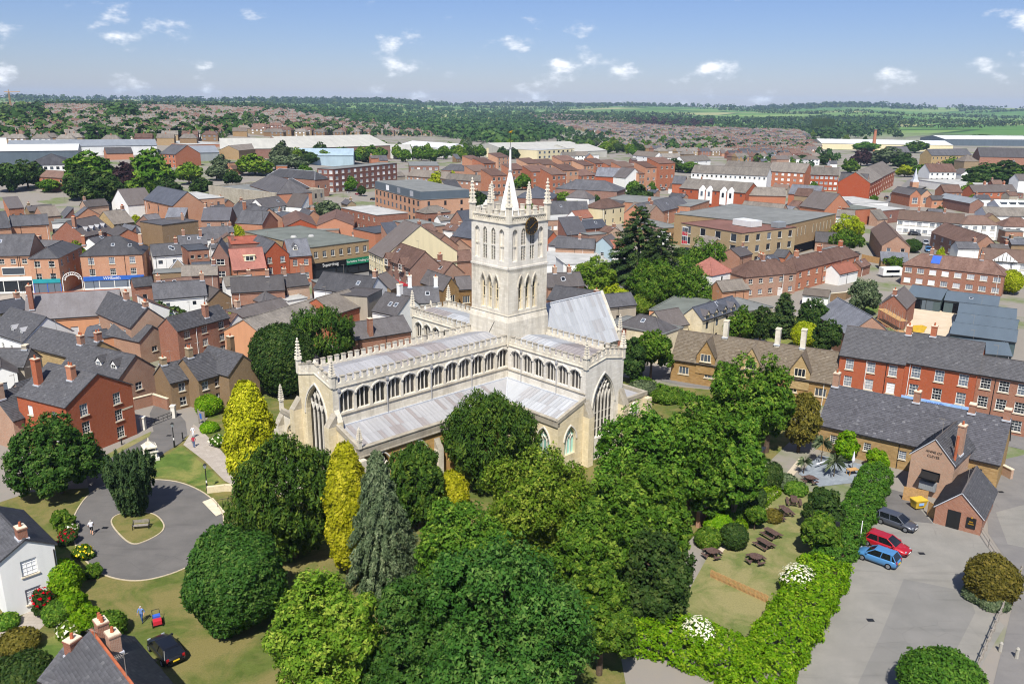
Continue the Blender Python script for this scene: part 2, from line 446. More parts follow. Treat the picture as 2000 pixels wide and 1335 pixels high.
# ------------------------------------------------------------------ windows (one mesh per style, shared by every copy)
WIN = {}
def win_mesh(st):
 if st in WIN: return WIN[st]
 mb = MB()
 fr, gl, nx, nz, bw, sill = {'s': ('frame_white', 'glass', 3, 4, .022, 1), 'n': ('frame_white', 'glass_net', 3, 4, .022, 1), 't': ('frame_white', 'glass', 2, 2, .03, 1),
      'c': ('frame_white', 'glass', 2, 1, .035, 1), 'w': ('frame_white', 'glass_net', 3, 1, .03, 1), 'p': ('frame_white', 'glass', 1, 1, .03, 1),
      'd': ('frame_dark', 'glass', 2, 1, .03, 0), 'k': ('sill', 'glass', 3, 1, .05, 1), 'o': ('frame_white', 'glass', 1, 2, .03, 1),
      'b': ('frame_dark', 'glass', 1, 1, .03, 0), 'D': ('frame_white', 'frame_dark', 1, 1, .03, 0), 'S': ('frame_white', 'glass', 4, 1, .02, 0), 'B': ('sill', 'render_grey', 1, 1, .03, 1), 'L': ('frame_white', 'glass_net', 1, 1, .03, 1)}[st]
 fw = .06
 mb.box(-.5, 0, 0, -.5 + fw, .07, 1, fr); mb.box(.5 - fw, 0, 0, .5, .07, 1, fr)
 mb.box(-.5 + fw, 0, 0, .5 - fw, .07, fw * .8, fr); mb.box(-.5 + fw, 0, 1 - fw * .7, .5 - fw, .07, 1, fr)
 for i in range(1, nx): x = -.5 + i / nx; mb.box(x - bw / 2, .012, fw * .8, x + bw / 2, .06, 1 - fw * .7, fr)
 for i in range(1, nz):
  z = i / nz; k = bw / 2 * (2.0 if i == nz // 2 else .8); mb.box(-.5 + fw, .015, z - k, .5 - fw, .062, z + k, fr)
 if st == 'c': mb.box(-.5 + fw, .015, .7, .5 - fw, .062, .73, fr)
 mb.poly([(-.5 + fw, .045, fw * .8), (.5 - fw, .045, fw * .8), (.5 - fw, .045, 1 - fw * .7), (-.5 + fw, .045, 1 - fw * .7)], gl)
 if sill: mb.box(-.58, -.2, -.075, .58, .06, 0, 'sill')
 WIN[st] = mb.data('window'); return WIN[st]
def add_win(parent, st, x, y, z, w, h, rz=0.0, name='window'):
 o = link(name, win_mesh(st), parent); o.location = (x, y, z); o.scale = (w, 1, h); o.rotation_euler = (0, 0, rz); return o
def holes_wall(mb, L, z0, z1, holes, T, mat, dep=.1):      # wall 0..L x z0..z1 with rectangular openings, T maps (s, inward, z) to a point
 xs = sorted({0.0, L} | {round(v, 4) for h in holes for v in (h[0], h[2])}); zs = sorted({z0, z1} | {round(v, 4) for h in holes for v in (h[1], h[3])})
 for i in range(len(xs) - 1):
  for j in range(len(zs) - 1):
   cx, cz = (xs[i] + xs[i + 1]) / 2, (zs[j] + zs[j + 1]) / 2
   if any(h[0] < cx < h[2] and h[1] < cz < h[3] for h in holes): continue
   mb.poly([T(xs[i], 0, zs[j]), T(xs[i + 1], 0, zs[j]), T(xs[i + 1], 0, zs[j + 1]), T(xs[i], 0, zs[j + 1])], mat)
 for a, b, c, d in holes:
  for p, q in (((a, b), (c, b)), ((c, b), (c, d)), ((c, d), (a, d)), ((a, d), (a, b))):
   mb.poly([T(p[0], 0, p[1]), T(p[0], dep, p[1]), T(q[0], dep, q[1]), T(q[0], 0, q[1])], mat)

def parse_win(spec, faces, he):
 # 'f:s2x4:1.0x1.5:k' = face f, style s, 2 rows x 4 columns, size, k = leave the ground storey to a shopfront
 out = {}
 for part in spec.split():
  q = part.split(':'); fc = q[0]; st = q[1][0]; r, c = (int(v) for v in q[1][1:].split('x'))
  w, h = (float(v) for v in q[2].split('x')) if len(q) > 2 and q[2] else (1.0, 1.4)
  fl = q[3] if len(q) > 3 else ''
  L = faces[fc]; sh = he / r
  if L < c * (w + .25): c = max(1, int(L / (w + .3)))
  if h > sh * .72: h = sh * .62
  for i in range(r):
   if 'k' in fl and i == 0: continue
   if 'u' in fl and i < r - 1: continue
   for j in range(c):
    x = L * (j + .5) / c
    z = sh * i + (sh - h) * .55
    if 'd' in fl and i == 0 and j % 2 == 1:
     out.setdefault(fc, []).append((x, .05, .9, 2.05, 'D')); continue
    out.setdefault(fc, []).append((x, z, w, h, st))
 return out
TAN = math.tan
CLAY_POT = None
def chimney(parent, x, y, z0, z1, w=.75, d=.95, pots=2, mat='brick', pot='clay'):
 mb = MB(); mb.box(x - w / 2, y - d / 2, z0, x + w / 2, y + d / 2, z1, mat)
 mb.box(x - w / 2 - .06, y - d / 2 - .06, z1, x + w / 2 + .06, y + d / 2 + .06, z1 + .12, mat)
 mb.box(x - w / 2 - .02, y - d / 2 - .02, z1 + .12, x + w / 2 + .02, y + d / 2 + .02, z1 + .2, 'sill')
 mb.box(x - w / 2 - .1, y - d / 2 - .1, z0 + .35, x + w / 2 + .1, y + d / 2 + .1, z0 + .55, 'lead_flash')
 o = mb.build('chimney', parent)
 for i in range(pots):
  m2 = MB(); yy = y + (i - (pots - 1) / 2) * d / max(pots, 1)
  m2.frus(x, yy, z1 + .18, z1 + .62, .14, .11, pot, 7); m2.build('chimney_pot', o)
 return o
SLATES = []
def slate_sheet(parent, P0, U, V, lu, lv, mat, rng, sw=.36, sh=.24, clip=None):   # real slates laid in courses on one slope
 U, V = np.array(U, float), np.array(V, float); Nn = np.cross(U, V); Nn /= np.linalg.norm(Nn)
 if Nn[2] < 0: Nn = -Nn
 nu, nv = max(1, int(lu / sw)), max(1, int(lv / sh))
 uu, vv = np.meshgrid(np.arange(nu + 1), np.arange(nv)); uu, vv = uu.ravel().astype(float), vv.ravel().astype(float)
 su, sv = lu / nu, lv / nv
 u0 = np.clip((uu - (vv % 2) * .5) * su + .012, 0, lu); u1 = np.clip((uu + 1 - (vv % 2) * .5) * su - .012, 0, lu)
 ok = u1 - u0 > .04
 if clip is not None: ok &= clip((u0 + u1) / 2, (vv + .5) * sv)
 u0, u1, vv = u0[ok], u1[ok], vv[ok]; n = len(u0)
 if not n: return
 r = np.random.default_rng(rng)
 v0 = vv * sv - .03 + r.normal(0, .006, n); v1 = (vv + 1) * sv + .02
 lo = .045 + r.normal(0, .006, n); hi = .012
 P0 = np.array(P0, float)
 pt = lambda u, v, k: P0 + U * u[:, None] + V * v[:, None] + Nn * k[:, None]
 z = np.zeros(n)
 vs = np.stack([pt(u0, v0, lo), pt(u1, v0, lo + r.normal(0, .004, n)), pt(u1, v1, z + hi), pt(u0, v1, z + hi), pt(u0, v0, z), pt(u1, v0, z)], 1).reshape(-1, 3)
 i = np.arange(n)[:, None] * 6
 fs = np.concatenate([i + np.array([0, 1, 2, 3]), i + np.array([4, 5, 1, 0])], 0)
 me = np_mesh('slates', vs, fs, np.concatenate([r.random(n)] * 2), mat)
 o = link('slates', me, parent); o['kind'] = 'stuff'
def np_mesh(name, vs, fs, tint, mat, smooth=False):
 me = bpy.data.meshes.new(name); nv, nf, k = len(vs), len(fs), fs.shape[1]
 me.vertices.add(nv); me.vertices.foreach_set('co', np.ascontiguousarray(vs, np.float32).ravel())
 me.loops.add(nf * k); me.loops.foreach_set('vertex_index', np.ascontiguousarray(fs, np.int32).ravel())
 me.polygons.add(nf); me.polygons.foreach_set('loop_start', np.arange(0, nf * k, k, dtype=np.int32))
 a = me.attributes.new('tint', 'FLOAT', 'FACE'); a.data.foreach_set('value', np.ascontiguousarray(tint, np.float32))
 if smooth: me.polygons.foreach_set('use_smooth', np.ones(nf, bool))
 me.materials.append(M[mat]); me.update(calc_edges=True); return me
def m_slates(name, c1, c2, c3):
 t = NT(name); a = t.attr('tint')
 c = t.mix(a, c1, c2); c = t.mix(t.ramp(a, .97, 1.0, 0, .5), c, c3)
 c = t.mix(t.ramp(t.noise(.8, 5, .6), .45, .75, 0, .5), c, tuple(min(1, x * 1.7) for x in c1[:3]) + (1,))
 c = t.mix(t.ramp(t.noise(.4, 4, .6), .5, .75, 0, .5), c, tuple(x * .6 for x in c2[:3]) + (1,))
 M[name] = t.fin(c, .65, .15)
m_slates('slates', rgb('#4e4e51'), rgb('#5e5e61'), rgb('#7c7c7c'))
m_slates('slates_stone', rgb('#6c6152'), rgb('#82786a'), rgb('#a39a84'))
m_slates('slates_pub', rgb('#4c4c51'), rgb('#606066'), rgb('#929294'))

HOUSES = []
def bld(name, label, A, B, he, ry=None, pitch=38, typ='g', wall='brick', roof='slate', win='', ch=(), d=None, cat='house', group=None,
  ov=.22, shop=None, base=None, slates=None, chm=None, C=None, par=.0, ridge=None, edge=None):
 if base is None:
  base = 0.0
  if not isinstance(A, Vector):
   for _ in range(4): q_ = G((A[0] + B[0]) / 2, (A[1] + B[1]) / 2, base + he); base = terr(q_.x, q_.y)
 a, b = (A.copy(), B.copy()) if isinstance(A, Vector) else (G(A[0], A[1], base + he), G(B[0], B[1], base + he))
 if C: d = (G(C[0], C[1], base + he) - b).length
 L = (b - a).length; ux = (b - a) / L; uy = Vector((-ux.y, ux.x, 0))
 tp = TAN(math.radians(pitch))
 mid = (a + b) / 2
 if d is None:
  lo, hi = 1.5, 60.0
  for _ in range(40):
   d = (lo + hi) / 2
   if typ in 'gh': P = mid + uy * d / 2 + Vector((0, 0, d / 2 * tp))
   elif typ == 's': P = mid + uy * d + Vector((0, 0, d * tp))
   else: P = mid + uy * d
   y = proj(*P)[1]
   if y > ry: lo = d
   else: hi = d
 root = empty(name, (a.x, a.y, base), math.atan2(ux.y, ux.x))
 tag(root, label, cat, group)
 rise = (d / 2 * tp if typ in 'gh' else L / 2 * tp if typ == 'x' else d * tp if typ == 's' else 0)
 faces = {'f': L, 'l': d, 'r': d, 'b': L}
 W_ = parse_win(win, faces, he) if win else {}
 mb = MB()
 TT = {'f': lambda s, i, z: (s, i, z), 'r': lambda s, i, z: (L - i, s, z), 'b': lambda s, i, z: (L - s, d - i, z), 'l': lambda s, i, z: (i, d - s, z)}
 RZ = {'f': 0, 'r': math.pi / 2, 'b': math.pi, 'l': -math.pi / 2}
 for fc in 'frbl':
  hs = []
  ws = W_.get(fc, [])
  for (x, z, w, h, st) in ws: hs.append((x - w / 2, z, x + w / 2, z + h))
  if shop and fc == 'f': hs = [h for h in hs if h[1] > shop[1]]
  holes_wall(mb, faces[fc], -1.0 if base == 0 else -6, he, hs, TT[fc], wall)
  for (x, z, w, h, st) in ws:
   p = TT[fc](x, .08, z)
   add_win(root, st, p[0], p[1], p[2], w, h, RZ[fc], 'door' if st == 'D' else 'window')
 rm = roof; ed = edge or rm
 rb = MB()
 if typ == 'g':
  for x, k in ((0, 0), (L, 1)):
   t = [(x, 0, he), (x, d, he), (x, d / 2, he + rise)]
   mb.poly(t if k else t[::-1], wall)
  o = ov; z0 = he - o * tp
  rb.slab([(-.12, -o, z0 + .1), (L + .12, -o, z0 + .1), (L + .12, d / 2, he + rise + .1), (-.12, d / 2, he + rise + .1)], .1, rm, ed)
  rb.slab([(L + .12, d + o, z0 + .1), (-.12, d + o, z0 + .1), (-.12, d / 2, he + rise + .1), (L + .12, d / 2, he + rise + .1)], .1, rm, ed)
  rb.box(-.12, d / 2 - .09, he + rise + .06, L + .12, d / 2 + .09, he + rise + .17, ridge or rm)
  rb.box(-.05, -o - .09, z0 - .05, L + .05, -o + .0, z0 + .04, 'frame_dark')
  if slates:
   V = Vector((0, d / 2 + o, rise + o * tp)); lv = V.length; V = V / lv
   slate_sheet(root, (-.12, -o, z0 + .11), (1, 0, 0), V, L + .24, lv, slates, len(HOUSES))
 elif typ == 'x':
  mb.poly([(0, 0, he), (L, 0, he), (L / 2, 0, he + rise)], wall); mb.poly([(0, d, he), (L / 2, d, he + rise), (L, d, he)], wall)
  o = ov; z0 = he - o * tp
  rb.slab([(-o, d + .1, z0 + .1), (-o, -.14, z0 + .1), (L / 2, -.14, he + rise + .1), (L / 2, d + .1, he + rise + .1)], .1, rm, ed)
  rb.slab([(L + o, -.14, z0 + .1), (L + o, d + .1, z0 + .1), (L / 2, d + .1, he + rise + .1), (L / 2, -.14, he + rise + .1)], .1, rm, ed)
  rb.box(L / 2 - .09, -.14, he + rise + .06, L / 2 + .09, d + .1, he + rise + .17, ridge or rm)
  if slates:
   for sx in (0, 1):
    V = Vector((L / 2 + o, 0, rise + o * tp)); lv = V.length; V = V / lv
    if sx: V.x = -V.x
    slate_sheet(root, (-o if not sx else L + o, -.14, z0 + .11), (0, 1, 0), V, d + .24, lv, slates, len(HOUSES) + sx * 777)
 elif typ == 'h':
  o = ov; z0 = he - o * tp + .1; zt = he + rise + .1; r = min(d / 2, L / 2 - .01)
  e = [(-o, -o, z0), (L + o, -o, z0), (L + o, d + o, z0), (-o, d + o, z0)]
  p, q = (r, d / 2, zt), (L - r, d / 2, zt)
  if L < d: zt = he + L / 2 * tp + .1; p = (L / 2, L / 2, zt); q = (L / 2, d - L / 2, zt)
  if L >= d: fs = ([e[0], e[1], q, p], [e[1], e[2], q], [e[2], e[3], p, q], [e[3], e[0], p])
  else: fs = ([e[0], e[1], p], [e[1], e[2], q, p], [e[2], e[3], q], [e[3], e[0], p, q])
  for f in fs: rb.slab(f, .09, rm, ed)
  for s_, t_ in ((e[0], p), (e[1], q if L >= d else p), (p, q)):
   rb.bar((s_[0], s_[1], s_[2] + .03), (t_[0], t_[1], t_[2] + .03), .085, ridge or rm, 5)
 elif typ == 's':
  for x, k in ((0, 0), (L, 1)):
   t = [(x, 0, he), (x, d, he), (x, d, he + rise)]; mb.poly(t if k else t[::-1], wall)
  mb.poly([(L, d, he), (0, d, he), (0, d, he + rise), (L, d, he + rise)], wall)
  rb.slab([(-.12, -ov, he - ov * tp + .1), (L + .12, -ov, he - ov * tp + .1), (L + .12, d + .1, he + rise + .1), (-.12, d + .1, he + rise + .1)], .1, rm, ed)
 else:
  rb.box(.02, .02, he - .12, L - .02, d - .02, he - .04 if par else he + .06, rm)
  if par:
   for (x0, y0, x1, y1) in ((0, 0, L, .22), (0, d - .22, L, d), (0, .22, .22, d - .22), (L - .22, .22, L, d - .22)):
    mb.box(x0, y0, he + .002, x1, y1, he + par, wall); rb.box(x0 - .03, y0 - .03, he + par, x1 + .03, y1 + .03, he + par + .07, 'sill')
  else:
   rb.box(-.15, -.15, he + .06, L + .15, .1, he + .2, ed); rb.box(-.15, d - .1, he + .06, L + .15, d + .15, he + .2, ed)
   rb.box(-.15, .1, he + .06, .1, d - .1, he + .2, ed); rb.box(L - .1, .1, he + .06, L + .15, d - .1, he + .2, ed)
 mb.build('wall', root); rf = rb.build('roof', root)
 if shop:                                              # (material, top height, fascia height)
  sm, zt, fh = shop[:3]
  m2 = MB(); m2.box(.1, -.22, zt, L - .1, -.004, zt + fh, sm); m2.build('shop_fascia', root)
  n = max(1, int(L / 3))
  m3 = MB(); m3.box(.15, -.05, .4, L - .15, -.003, zt - .02, 'glass'); m3.build('shop_window', root)
  m4 = MB()
  for i in range(n + 1):
   x = .15 + (L - .3) * i / n; m4.box(x - .07, -.12, 0, x + .07, -.052, zt - .02, shop[3] if len(shop) > 3 else 'frame_white')
  m4.box(.15, -.1, 0, L - .15, -.054, .4, shop[3] if len(shop) > 3 else 'frame_white'); m4.build('shop_front', root)
 for c in ch:
  t, k = (c, .5) if not isinstance(c, tuple) else (c[0], c[1])
  hc = c[2] if isinstance(c, tuple) and len(c) > 2 else 1.3
  if typ in 'gh': x, y = t * L, k * d; zr = he + rise - abs(y - d / 2) * tp
  elif typ == 'x': x, y = k * L, t * d; zr = he + rise - abs(x - L / 2) * tp
  else: x, y, zr = t * L, k * d, he
  x = min(max(x, .45), L - .45); y = min(max(y, .5), d - .5)
  chimney(root, x, y, zr - .5, max(zr, he + rise if typ != 'f' else he) + hc, mat=chm or (wall if wall.startswith('brick') else 'brick'), pots=c[3] if isinstance(c, tuple) and len(c) > 3 else 2)
 HOUSES.append((root, L, d, he, rise))
 rr = random.Random(len(HOUSES) * 31 + 7); D = mid.length
 if typ in 'gh' and L > 6 and D < 330:
  for k in range(rr.randint(1, 2)):
   x = L * rr.uniform(.05, .95); p = MB(); p.bar((x, -.07, 0), (x, -.07, he - .15), .05, rr.choice(['frame_dark', 'frame_dark', 'paint_white']), 5); p.build('downpipe', root)
  if rr.random() < .45 and not slates:
   for k in range(rr.randint(1, 2)):
    x = L * rr.uniform(.2, .8); y = d / 2 * rr.uniform(.35, .6); p = MB(); z = he + y * tp + .12; p.slab([(x - .4, y, z), (x + .4, y, z), (x + .4, y + .8, z + .8 * tp), (x - .4, y + .8, z + .8 * tp)], .06, 'lead_flash'); p.slab([(x - .3, y + .1, z + .1 * tp + .02), (x + .3, y + .1, z + .1 * tp + .02), (x + .3, y + .7, z + .7 * tp + .02), (x - .3, y + .7, z + .7 * tp + .02)], .02, 'glass'); p.build('roof_light', root)
 if D < 330 and typ in 'gxh' and rr.random() < .55:
  x, y = (L * rr.uniform(.2, .8), d / 2) if typ != 'x' else (L / 2, d * rr.uniform(.1, .5)); z = he + rise; p = MB(); p.bar((x, y, z - .2), (x, y, z + 2.0), .025, 'timber_grey', 4)
  for q_ in range(4): p.bar((x - .5 + q_ * .12, y - .3, z + 1.85), (x - .5 + q_ * .12, y + .3, z + 1.85), .014, 'timber_grey', 3)
  p.bar((x - .6, y, z + 1.85), (x + .3, y, z + 1.85), .018, 'timber_grey', 3); p.build('aerial', root)
 return root, L, d, he, rise
# ------------------------------------------------------------------ ground
t = NT('ground')
d_ = t.n.new('ShaderNodeVectorMath'); d_.operation = 'LENGTH'; t.l.new(t.pos(), d_.inputs[0]); D = d_.outputs['Value']
town = t.mix(t.ramp(t.noise(.045, 4, .6), .52, .6), rgb('#86817a'), rgb('#66724a'))
town = t.mix(t.ramp(t.noise(.6, 5, .65), .4, .7, 0, .5), town, rgb('#8d857a'))
vec = t.mapping(t.pos(), (.0021, .0032, .0), (0, 0, .5))
vn = t.n.new('ShaderNodeTexVoronoi'); vn.inputs['Scale'].default_value = 1.0; t.l.new(vec, vn.inputs['Vector'])
sp = t.n.new('ShaderNodeSeparateColor'); t.l.new(vn.outputs['Color'], sp.inputs[0])
field = t.mix(t.ramp(sp.outputs[0], .2, .9), rgb('#56783a'), rgb('#768c50'))
field = t.mix(t.ramp(sp.outputs[1], .7, .8), field, rgb('#96966a'))
field = t.mix(t.ramp(sp.outputs[2], .72, .8), field, rgb('#4f7438'))
field = t.mix(t.ramp(t.noise(.02, 5, .6), .4, .7, 0, .4), field, rgb('#6d8848'))
ve = t.n.new('ShaderNodeTexVoronoi'); ve.feature = 'DISTANCE_TO_EDGE'; ve.inputs['Scale'].default_value = 1.0; t.l.new(vec, ve.inputs['Vector'])
field = t.mix(t.ramp(ve.outputs['Distance'], .012, .03, 1, 0), field, rgb('#2f4a24'))
c = t.mix(t.ramp(D, 1500, 2100), town, field)
M['ground'] = t.fin(c, .95, .05)
def m_grass(name, g1, g2, dry, amount):
 t = NT(name)
 c = t.mix(t.ramp(t.noise(.9, 5, .6), .35, .7), g1, g2)
 c = t.mix(t.ramp(t.noise(.22, 5, .65, dist=.6), .5 - amount * .25, .62 - amount * .12, 0, .9), c, dry)
 c = t.mix(t.ramp(t.noise(7, 4, .7), .4, .75, 0, .4), c, tuple(x * .6 for x in g1[:3]) + (1,))
 t.bump(t.noise(14, 3, .7), .5, .06)
 M[name] = t.fin(c, .95, .05)
m_grass('grass', rgb('#4e5c2a'), rgb('#626c36'), rgb('#7e744a'), .4)
m_grass('grass_green', rgb('#4c622c'), rgb('#607438'), rgb('#86844c'), .3)
m_grass('grass_dry', rgb('#5e6a3a'), rgb('#727a48'), rgb('#8e865e'), .4)
def m_tarmac(name, c1, c2, patch):
 t = NT(name)
 c = t.mix(t.ramp(t.noise(.35, 6, .6), .35, .7), c1, c2)
 c = t.mix(t.ramp(t.noise(30, 3, .7), .4, .7, 0, .3), c, tuple(x * .7 for x in c1[:3]) + (1,))
 c = t.mix(t.ramp(t.noise(.12, 4, .6, dist=1.0), .55, .6, 0, patch), c, tuple(x * .8 for x in c2[:3]) + (1,))
 c = t.mix(t.ramp(t.noise(.9, 3, .5, t.mapping(t.pos(), (.16, 1.2, 1), (0, 0, 1.0))), .56, .7, 0, .35), c, tuple(x * .68 for x in c1[:3]) + (1,))
 c = t.mix(t.ramp(t.noise(1.3, 6, .75), .66, .74, 0, .6), c, tuple(x * .5 for x in c1[:3]) + (1,))
 ve = t.n.new('ShaderNodeTexVoronoi'); ve.feature = 'DISTANCE_TO_EDGE'; ve.inputs['Scale'].default_value = .33; t.l.new(t.mapping(t.pos(), (1, 1, 0)), ve.inputs['Vector'])
 c = t.mix(t.math('MULTIPLY', t.ramp(ve.outputs['Distance'], .004, .016, .22, 0), t.ramp(t.noise(.2, 2), .52, .62)), c, tuple(x * .45 for x in c1[:3]) + (1,))
 M[name] = t.fin(c, .9, .15)
m_tarmac('tarmac', rgb('#62605e'), rgb('#706d6a'), .25)
m_tarmac('tarmac_pale', rgb('#7e7c76'), rgb('#8c8982'), .35)
m_tarmac('tarmac_road', rgb('#716f6d'), rgb('#7f7c78'), .3)
m_tarmac('tarmac_strip', rgb('#757470'), rgb('#807e7a'), .2)
m_tarmac('gravel', rgb('#b7ab96'), rgb('#c6bba8'), .4)
m_tarmac('sand_yard', rgb('#c3b299'), rgb('#cfbfa8'), .3)
m_tarmac('soil', rgb('#6c5a44'), rgb('#7c6a50'), .3)
def m_pave(name, c1, c2, w, h):
 t = NT(name); c, f = t.brick(c1, c2, tuple(x * .7 for x in c1[:3]) + (1,), w, h, msize=.015)
 c = t.mix(t.ramp(t.noise(.8, 5, .6), .4, .75, 0, .4), c, tuple(x * .75 for x in c2[:3]) + (1,)); M[name] = t.fin(c, .85, .15)
m_pave('paving', rgb('#aaa196'), rgb('#a0978c'), .6, .45)
m_pave('slate_paving', rgb('#8d959c'), rgb('#7f868d'), .5, .4)
flat('kerb', rgb('#b4a890'), .85); flat('kerb_grey', rgb('#9d978c'), .85)
def ground():
 rs = [0, 12, 40, 80, 140, 220, 330, 420, 520, 640, 780, 940, 1120, 1320, 1540, 1800, 2100, 2400, 2750, 3100, 3500, 3900, 4300, 4700, 5100, 5500, 5900, 6400, 7000, 8000, 9500]
 az = [math.radians(a) for a in np.linspace(35, 145, 140)]
 vs, fs = [], []
 for r in rs:
  for a in az:
   x, y = r * math.cos(a), r * math.sin(a) - 30
   vs.append((x, y, terr(x, y) - .02))
 n = len(az)
 for i in range(len(rs) - 1):
  for j in range(n - 1): fs.append((i * n + j, (i + 1) * n + j, (i + 1) * n + j + 1, i * n + j + 1))
 mb = MB(); mb.mesh(vs, fs, 'ground'); o = mb.build('ground', smooth=True); o['kind'] = 'structure'
 # ground round the sides and behind the camera
 mb = MB(); mb.mesh([(-4000, -4000, -.12), (4000, -4000, -.12), (4000, 330, -.12), (-4000, 330, -.12)], [(0, 1, 2, 3)], 'ground'); o = mb.build('ground_around'); o['kind'] = 'structure'
ground()
# ------------------------------------------------------------------ foliage: every crown is many small leaf faces gathered in clumps
def m_leaf(name, c1, c2, c3, trans=.2, rough=.55):
 t = NT(name); a = t.attr('tint'); r = t.rnd()
 c = t.mix(t.ramp(a, 0, .55), c1, c2); c = t.mix(t.ramp(a, .55, 1.0), c, c3)
 c = t.hsv(c, t.ramp(r, 0, 1, .496, .508), 1.05, t.ramp(r, 0, 1, .88, 1.14))
 m = t.fin(c, rough, .06)
 tr = t.n.new('ShaderNodeBsdfTranslucent'); t.l.new(c, tr.inputs['Color'])
 mx = t.n.new('ShaderNodeMixShader'); mx.inputs[0].default_value = trans
 t.l.new(t.b.outputs[0], mx.inputs[1]); t.l.new(tr.outputs[0], mx.inputs[2]); t.l.new(mx.outputs[0], t.out.inputs[0])
 M[name] = m
m_leaf('leaf_lime', rgb('#42601e'), rgb('#647e2c'), rgb('#9ca64a'))
m_leaf('leaf_mid', rgb('#34501c'), rgb('#507028'), rgb('#849640'))
m_leaf('leaf_dark', rgb('#263c1c'), rgb('#3a5026'), rgb('#5e6c3a'))
m_leaf('leaf_syc', rgb('#28441c'), rgb('#3e5e28'), rgb('#687e40'))
m_leaf('leaf_yew', rgb('#28401a'), rgb('#415a24'), rgb('#6c7c34'), .15)
m_leaf('leaf_irish', rgb('#2a3c24'), rgb('#3c5030'), rgb('#5a6a3e'), .12)
m_leaf('leaf_gold', rgb('#787e24'), rgb('#a3a42e'), rgb('#d0c84c'), .25)
m_leaf('leaf_grey', rgb('#414f38'), rgb('#5a684a'), rgb('#848c6c'), .2)
m_leaf('leaf_cedar', rgb('#2a3c24'), rgb('#3c4f2c'), rgb('#5f6a36'), .15)
m_leaf('leaf_copper', rgb('#2a1e22'), rgb('#3a2a2c'), rgb('#4c3634'), .2)
m_leaf('leaf_brown', rgb('#4c4a22'), rgb('#66602c'), rgb('#8a7c40'), .25)
m_leaf('leaf_hedge', rgb('#4a741c'), rgb('#6c9026'), rgb('#a0b440'), .3)
m_leaf('leaf_privet', rgb('#365a22'), rgb('#4c742c'), rgb('#70903e'), .25)
m_leaf('leaf_yellow', rgb('#7a8a24'), rgb('#99a42e'), rgb('#bcbc48'), .3)
m_leaf('leaf_far', rgb('#2a4222'), rgb('#3c562c'), rgb('#5c703e'), .25)
m_leaf('flower_white', rgb('#d8d4b8'), rgb('#e4e0c8'), rgb('#ece8d8'), .3)
m_leaf('flower_red', rgb('#b01c28'), rgb('#c82834'), rgb('#d84858'), .3)
m_leaf('flower_yellow', rgb('#d8b828'), rgb('#e4cc48'), rgb('#ecdc78'), .3)
m_leaf('flower_pink', rgb('#c86080'), rgb('#d88898'), rgb('#e8b0b8'), .3)

def unit(a): return a / np.maximum(np.linalg.norm(a, axis=-1, keepdims=True), 1e-9)
def leaf_quads(P, N, size, aspect, tint, r, up=None):
 n = len(P)
 t = unit(np.cross(N, r.normal(0, 1, (n, 3))))
 if up is not None:
  U = np.array([0, 0, 1.0]) * up + r.normal(0, .35, (n, 3)); t = unit(U - N * np.sum(U * N, 1, keepdims=True))
 b = np.cross(N, t); s = size * r.uniform(.65, 1.35, n)[:, None]
 vs = np.stack([P + t * s * 1.15, P - t * s * .65 + b * s * aspect * 1.25, P - t * s * .65 - b * s * aspect * 1.25], 1).reshape(-1, 3)
 return vs, np.arange(3 * n).reshape(-1, 3), tint
def clumps(C, N, per, spread, size, aspect, r, upb=.25, jit=.7, up=None, squash=(1, 1, 1)):
 n = len(C); i = np.repeat(np.arange(n), per)
 off = unit(r.normal(0, 1, (n * per, 3))) * (r.random((n * per, 1)) ** .5) * np.array(squash)
 P = C[i] + off * (spread[i][:, None] if isinstance(spread, np.ndarray) else spread)
 Nn = unit(N[i] + r.normal(0, jit, (n * per, 3)) + np.array([0, 0, upb]) + off * .6)
 tc_ = r.random(n); tint = np.clip(.55 * tc_[i] + .45 * r.random(n * per), 0, 1)
 return leaf_quads(P, Nn, size, aspect, tint, r, up)
def sph(n, r):
 k = np.arange(n) + .5; ph = np.arccos(1 - 2 * k / n); th = math.pi * (1 + 5 ** .5) * k + r.uniform(0, 6.28)
 return np.stack([np.cos(th) * np.sin(ph), np.sin(th) * np.sin(ph), np.cos(ph)], 1)
def lobe_crown(lob, rad, cen, ncl, per, leaf, r, aspect=.55, cl=.3, **kw):
 C, N, S = [], [], []
 for L, R in zip(lob, rad):
  q = sph(ncl, r); q = unit(q + r.normal(0, .12, q.shape))
  p = L + q * R * r.uniform(.82, 1.08, (ncl, 1))
  out = unit(p - cen)
  keep = np.sum(out * q, 1) > -.25
  # leave out clumps that lie deep inside a neighbouring lobe
  dd = np.linalg.norm(p[:, None, :] - np.array(lob)[None], axis=2) / np.array(rad)[None]
  keep &= (np.sort(dd, 1)[:, 0] > .72)
  C.append(p[keep]); N.append(unit(q[keep] * .7 + out[keep] * .3)); S.append(np.full(keep.sum(), R * cl))
 return clumps(np.concatenate(C), np.concatenate(N), per, np.concatenate(S), leaf, aspect, r, **kw)
def trunk_mb(h, r0, nb, rng, spread, z1):
 mb = MB(); rd = random.Random(rng)
 mb.bar((0, 0, -.3), (0, 0, h * .5), r0, 'bark', 8, r0 * .7); mb.bar((0, 0, h * .5), (0, 0, z1), r0 * .7, 'bark', 7, r0 * .2)
 for i in range(nb):
  a = i * 2.4 + rd.random(); z = h * .3 + (z1 - h * .3) * .7 * i / nb
  e = (math.cos(a) * spread * rd.uniform(.5, .8), math.sin(a) * spread * rd.uniform(.5, .8), z + spread * rd.uniform(.3, .7))
  mb.bar((0, 0, z), e, r0 * .3, 'bark', 5, r0 * .08)
 return mb
KINDS = {}
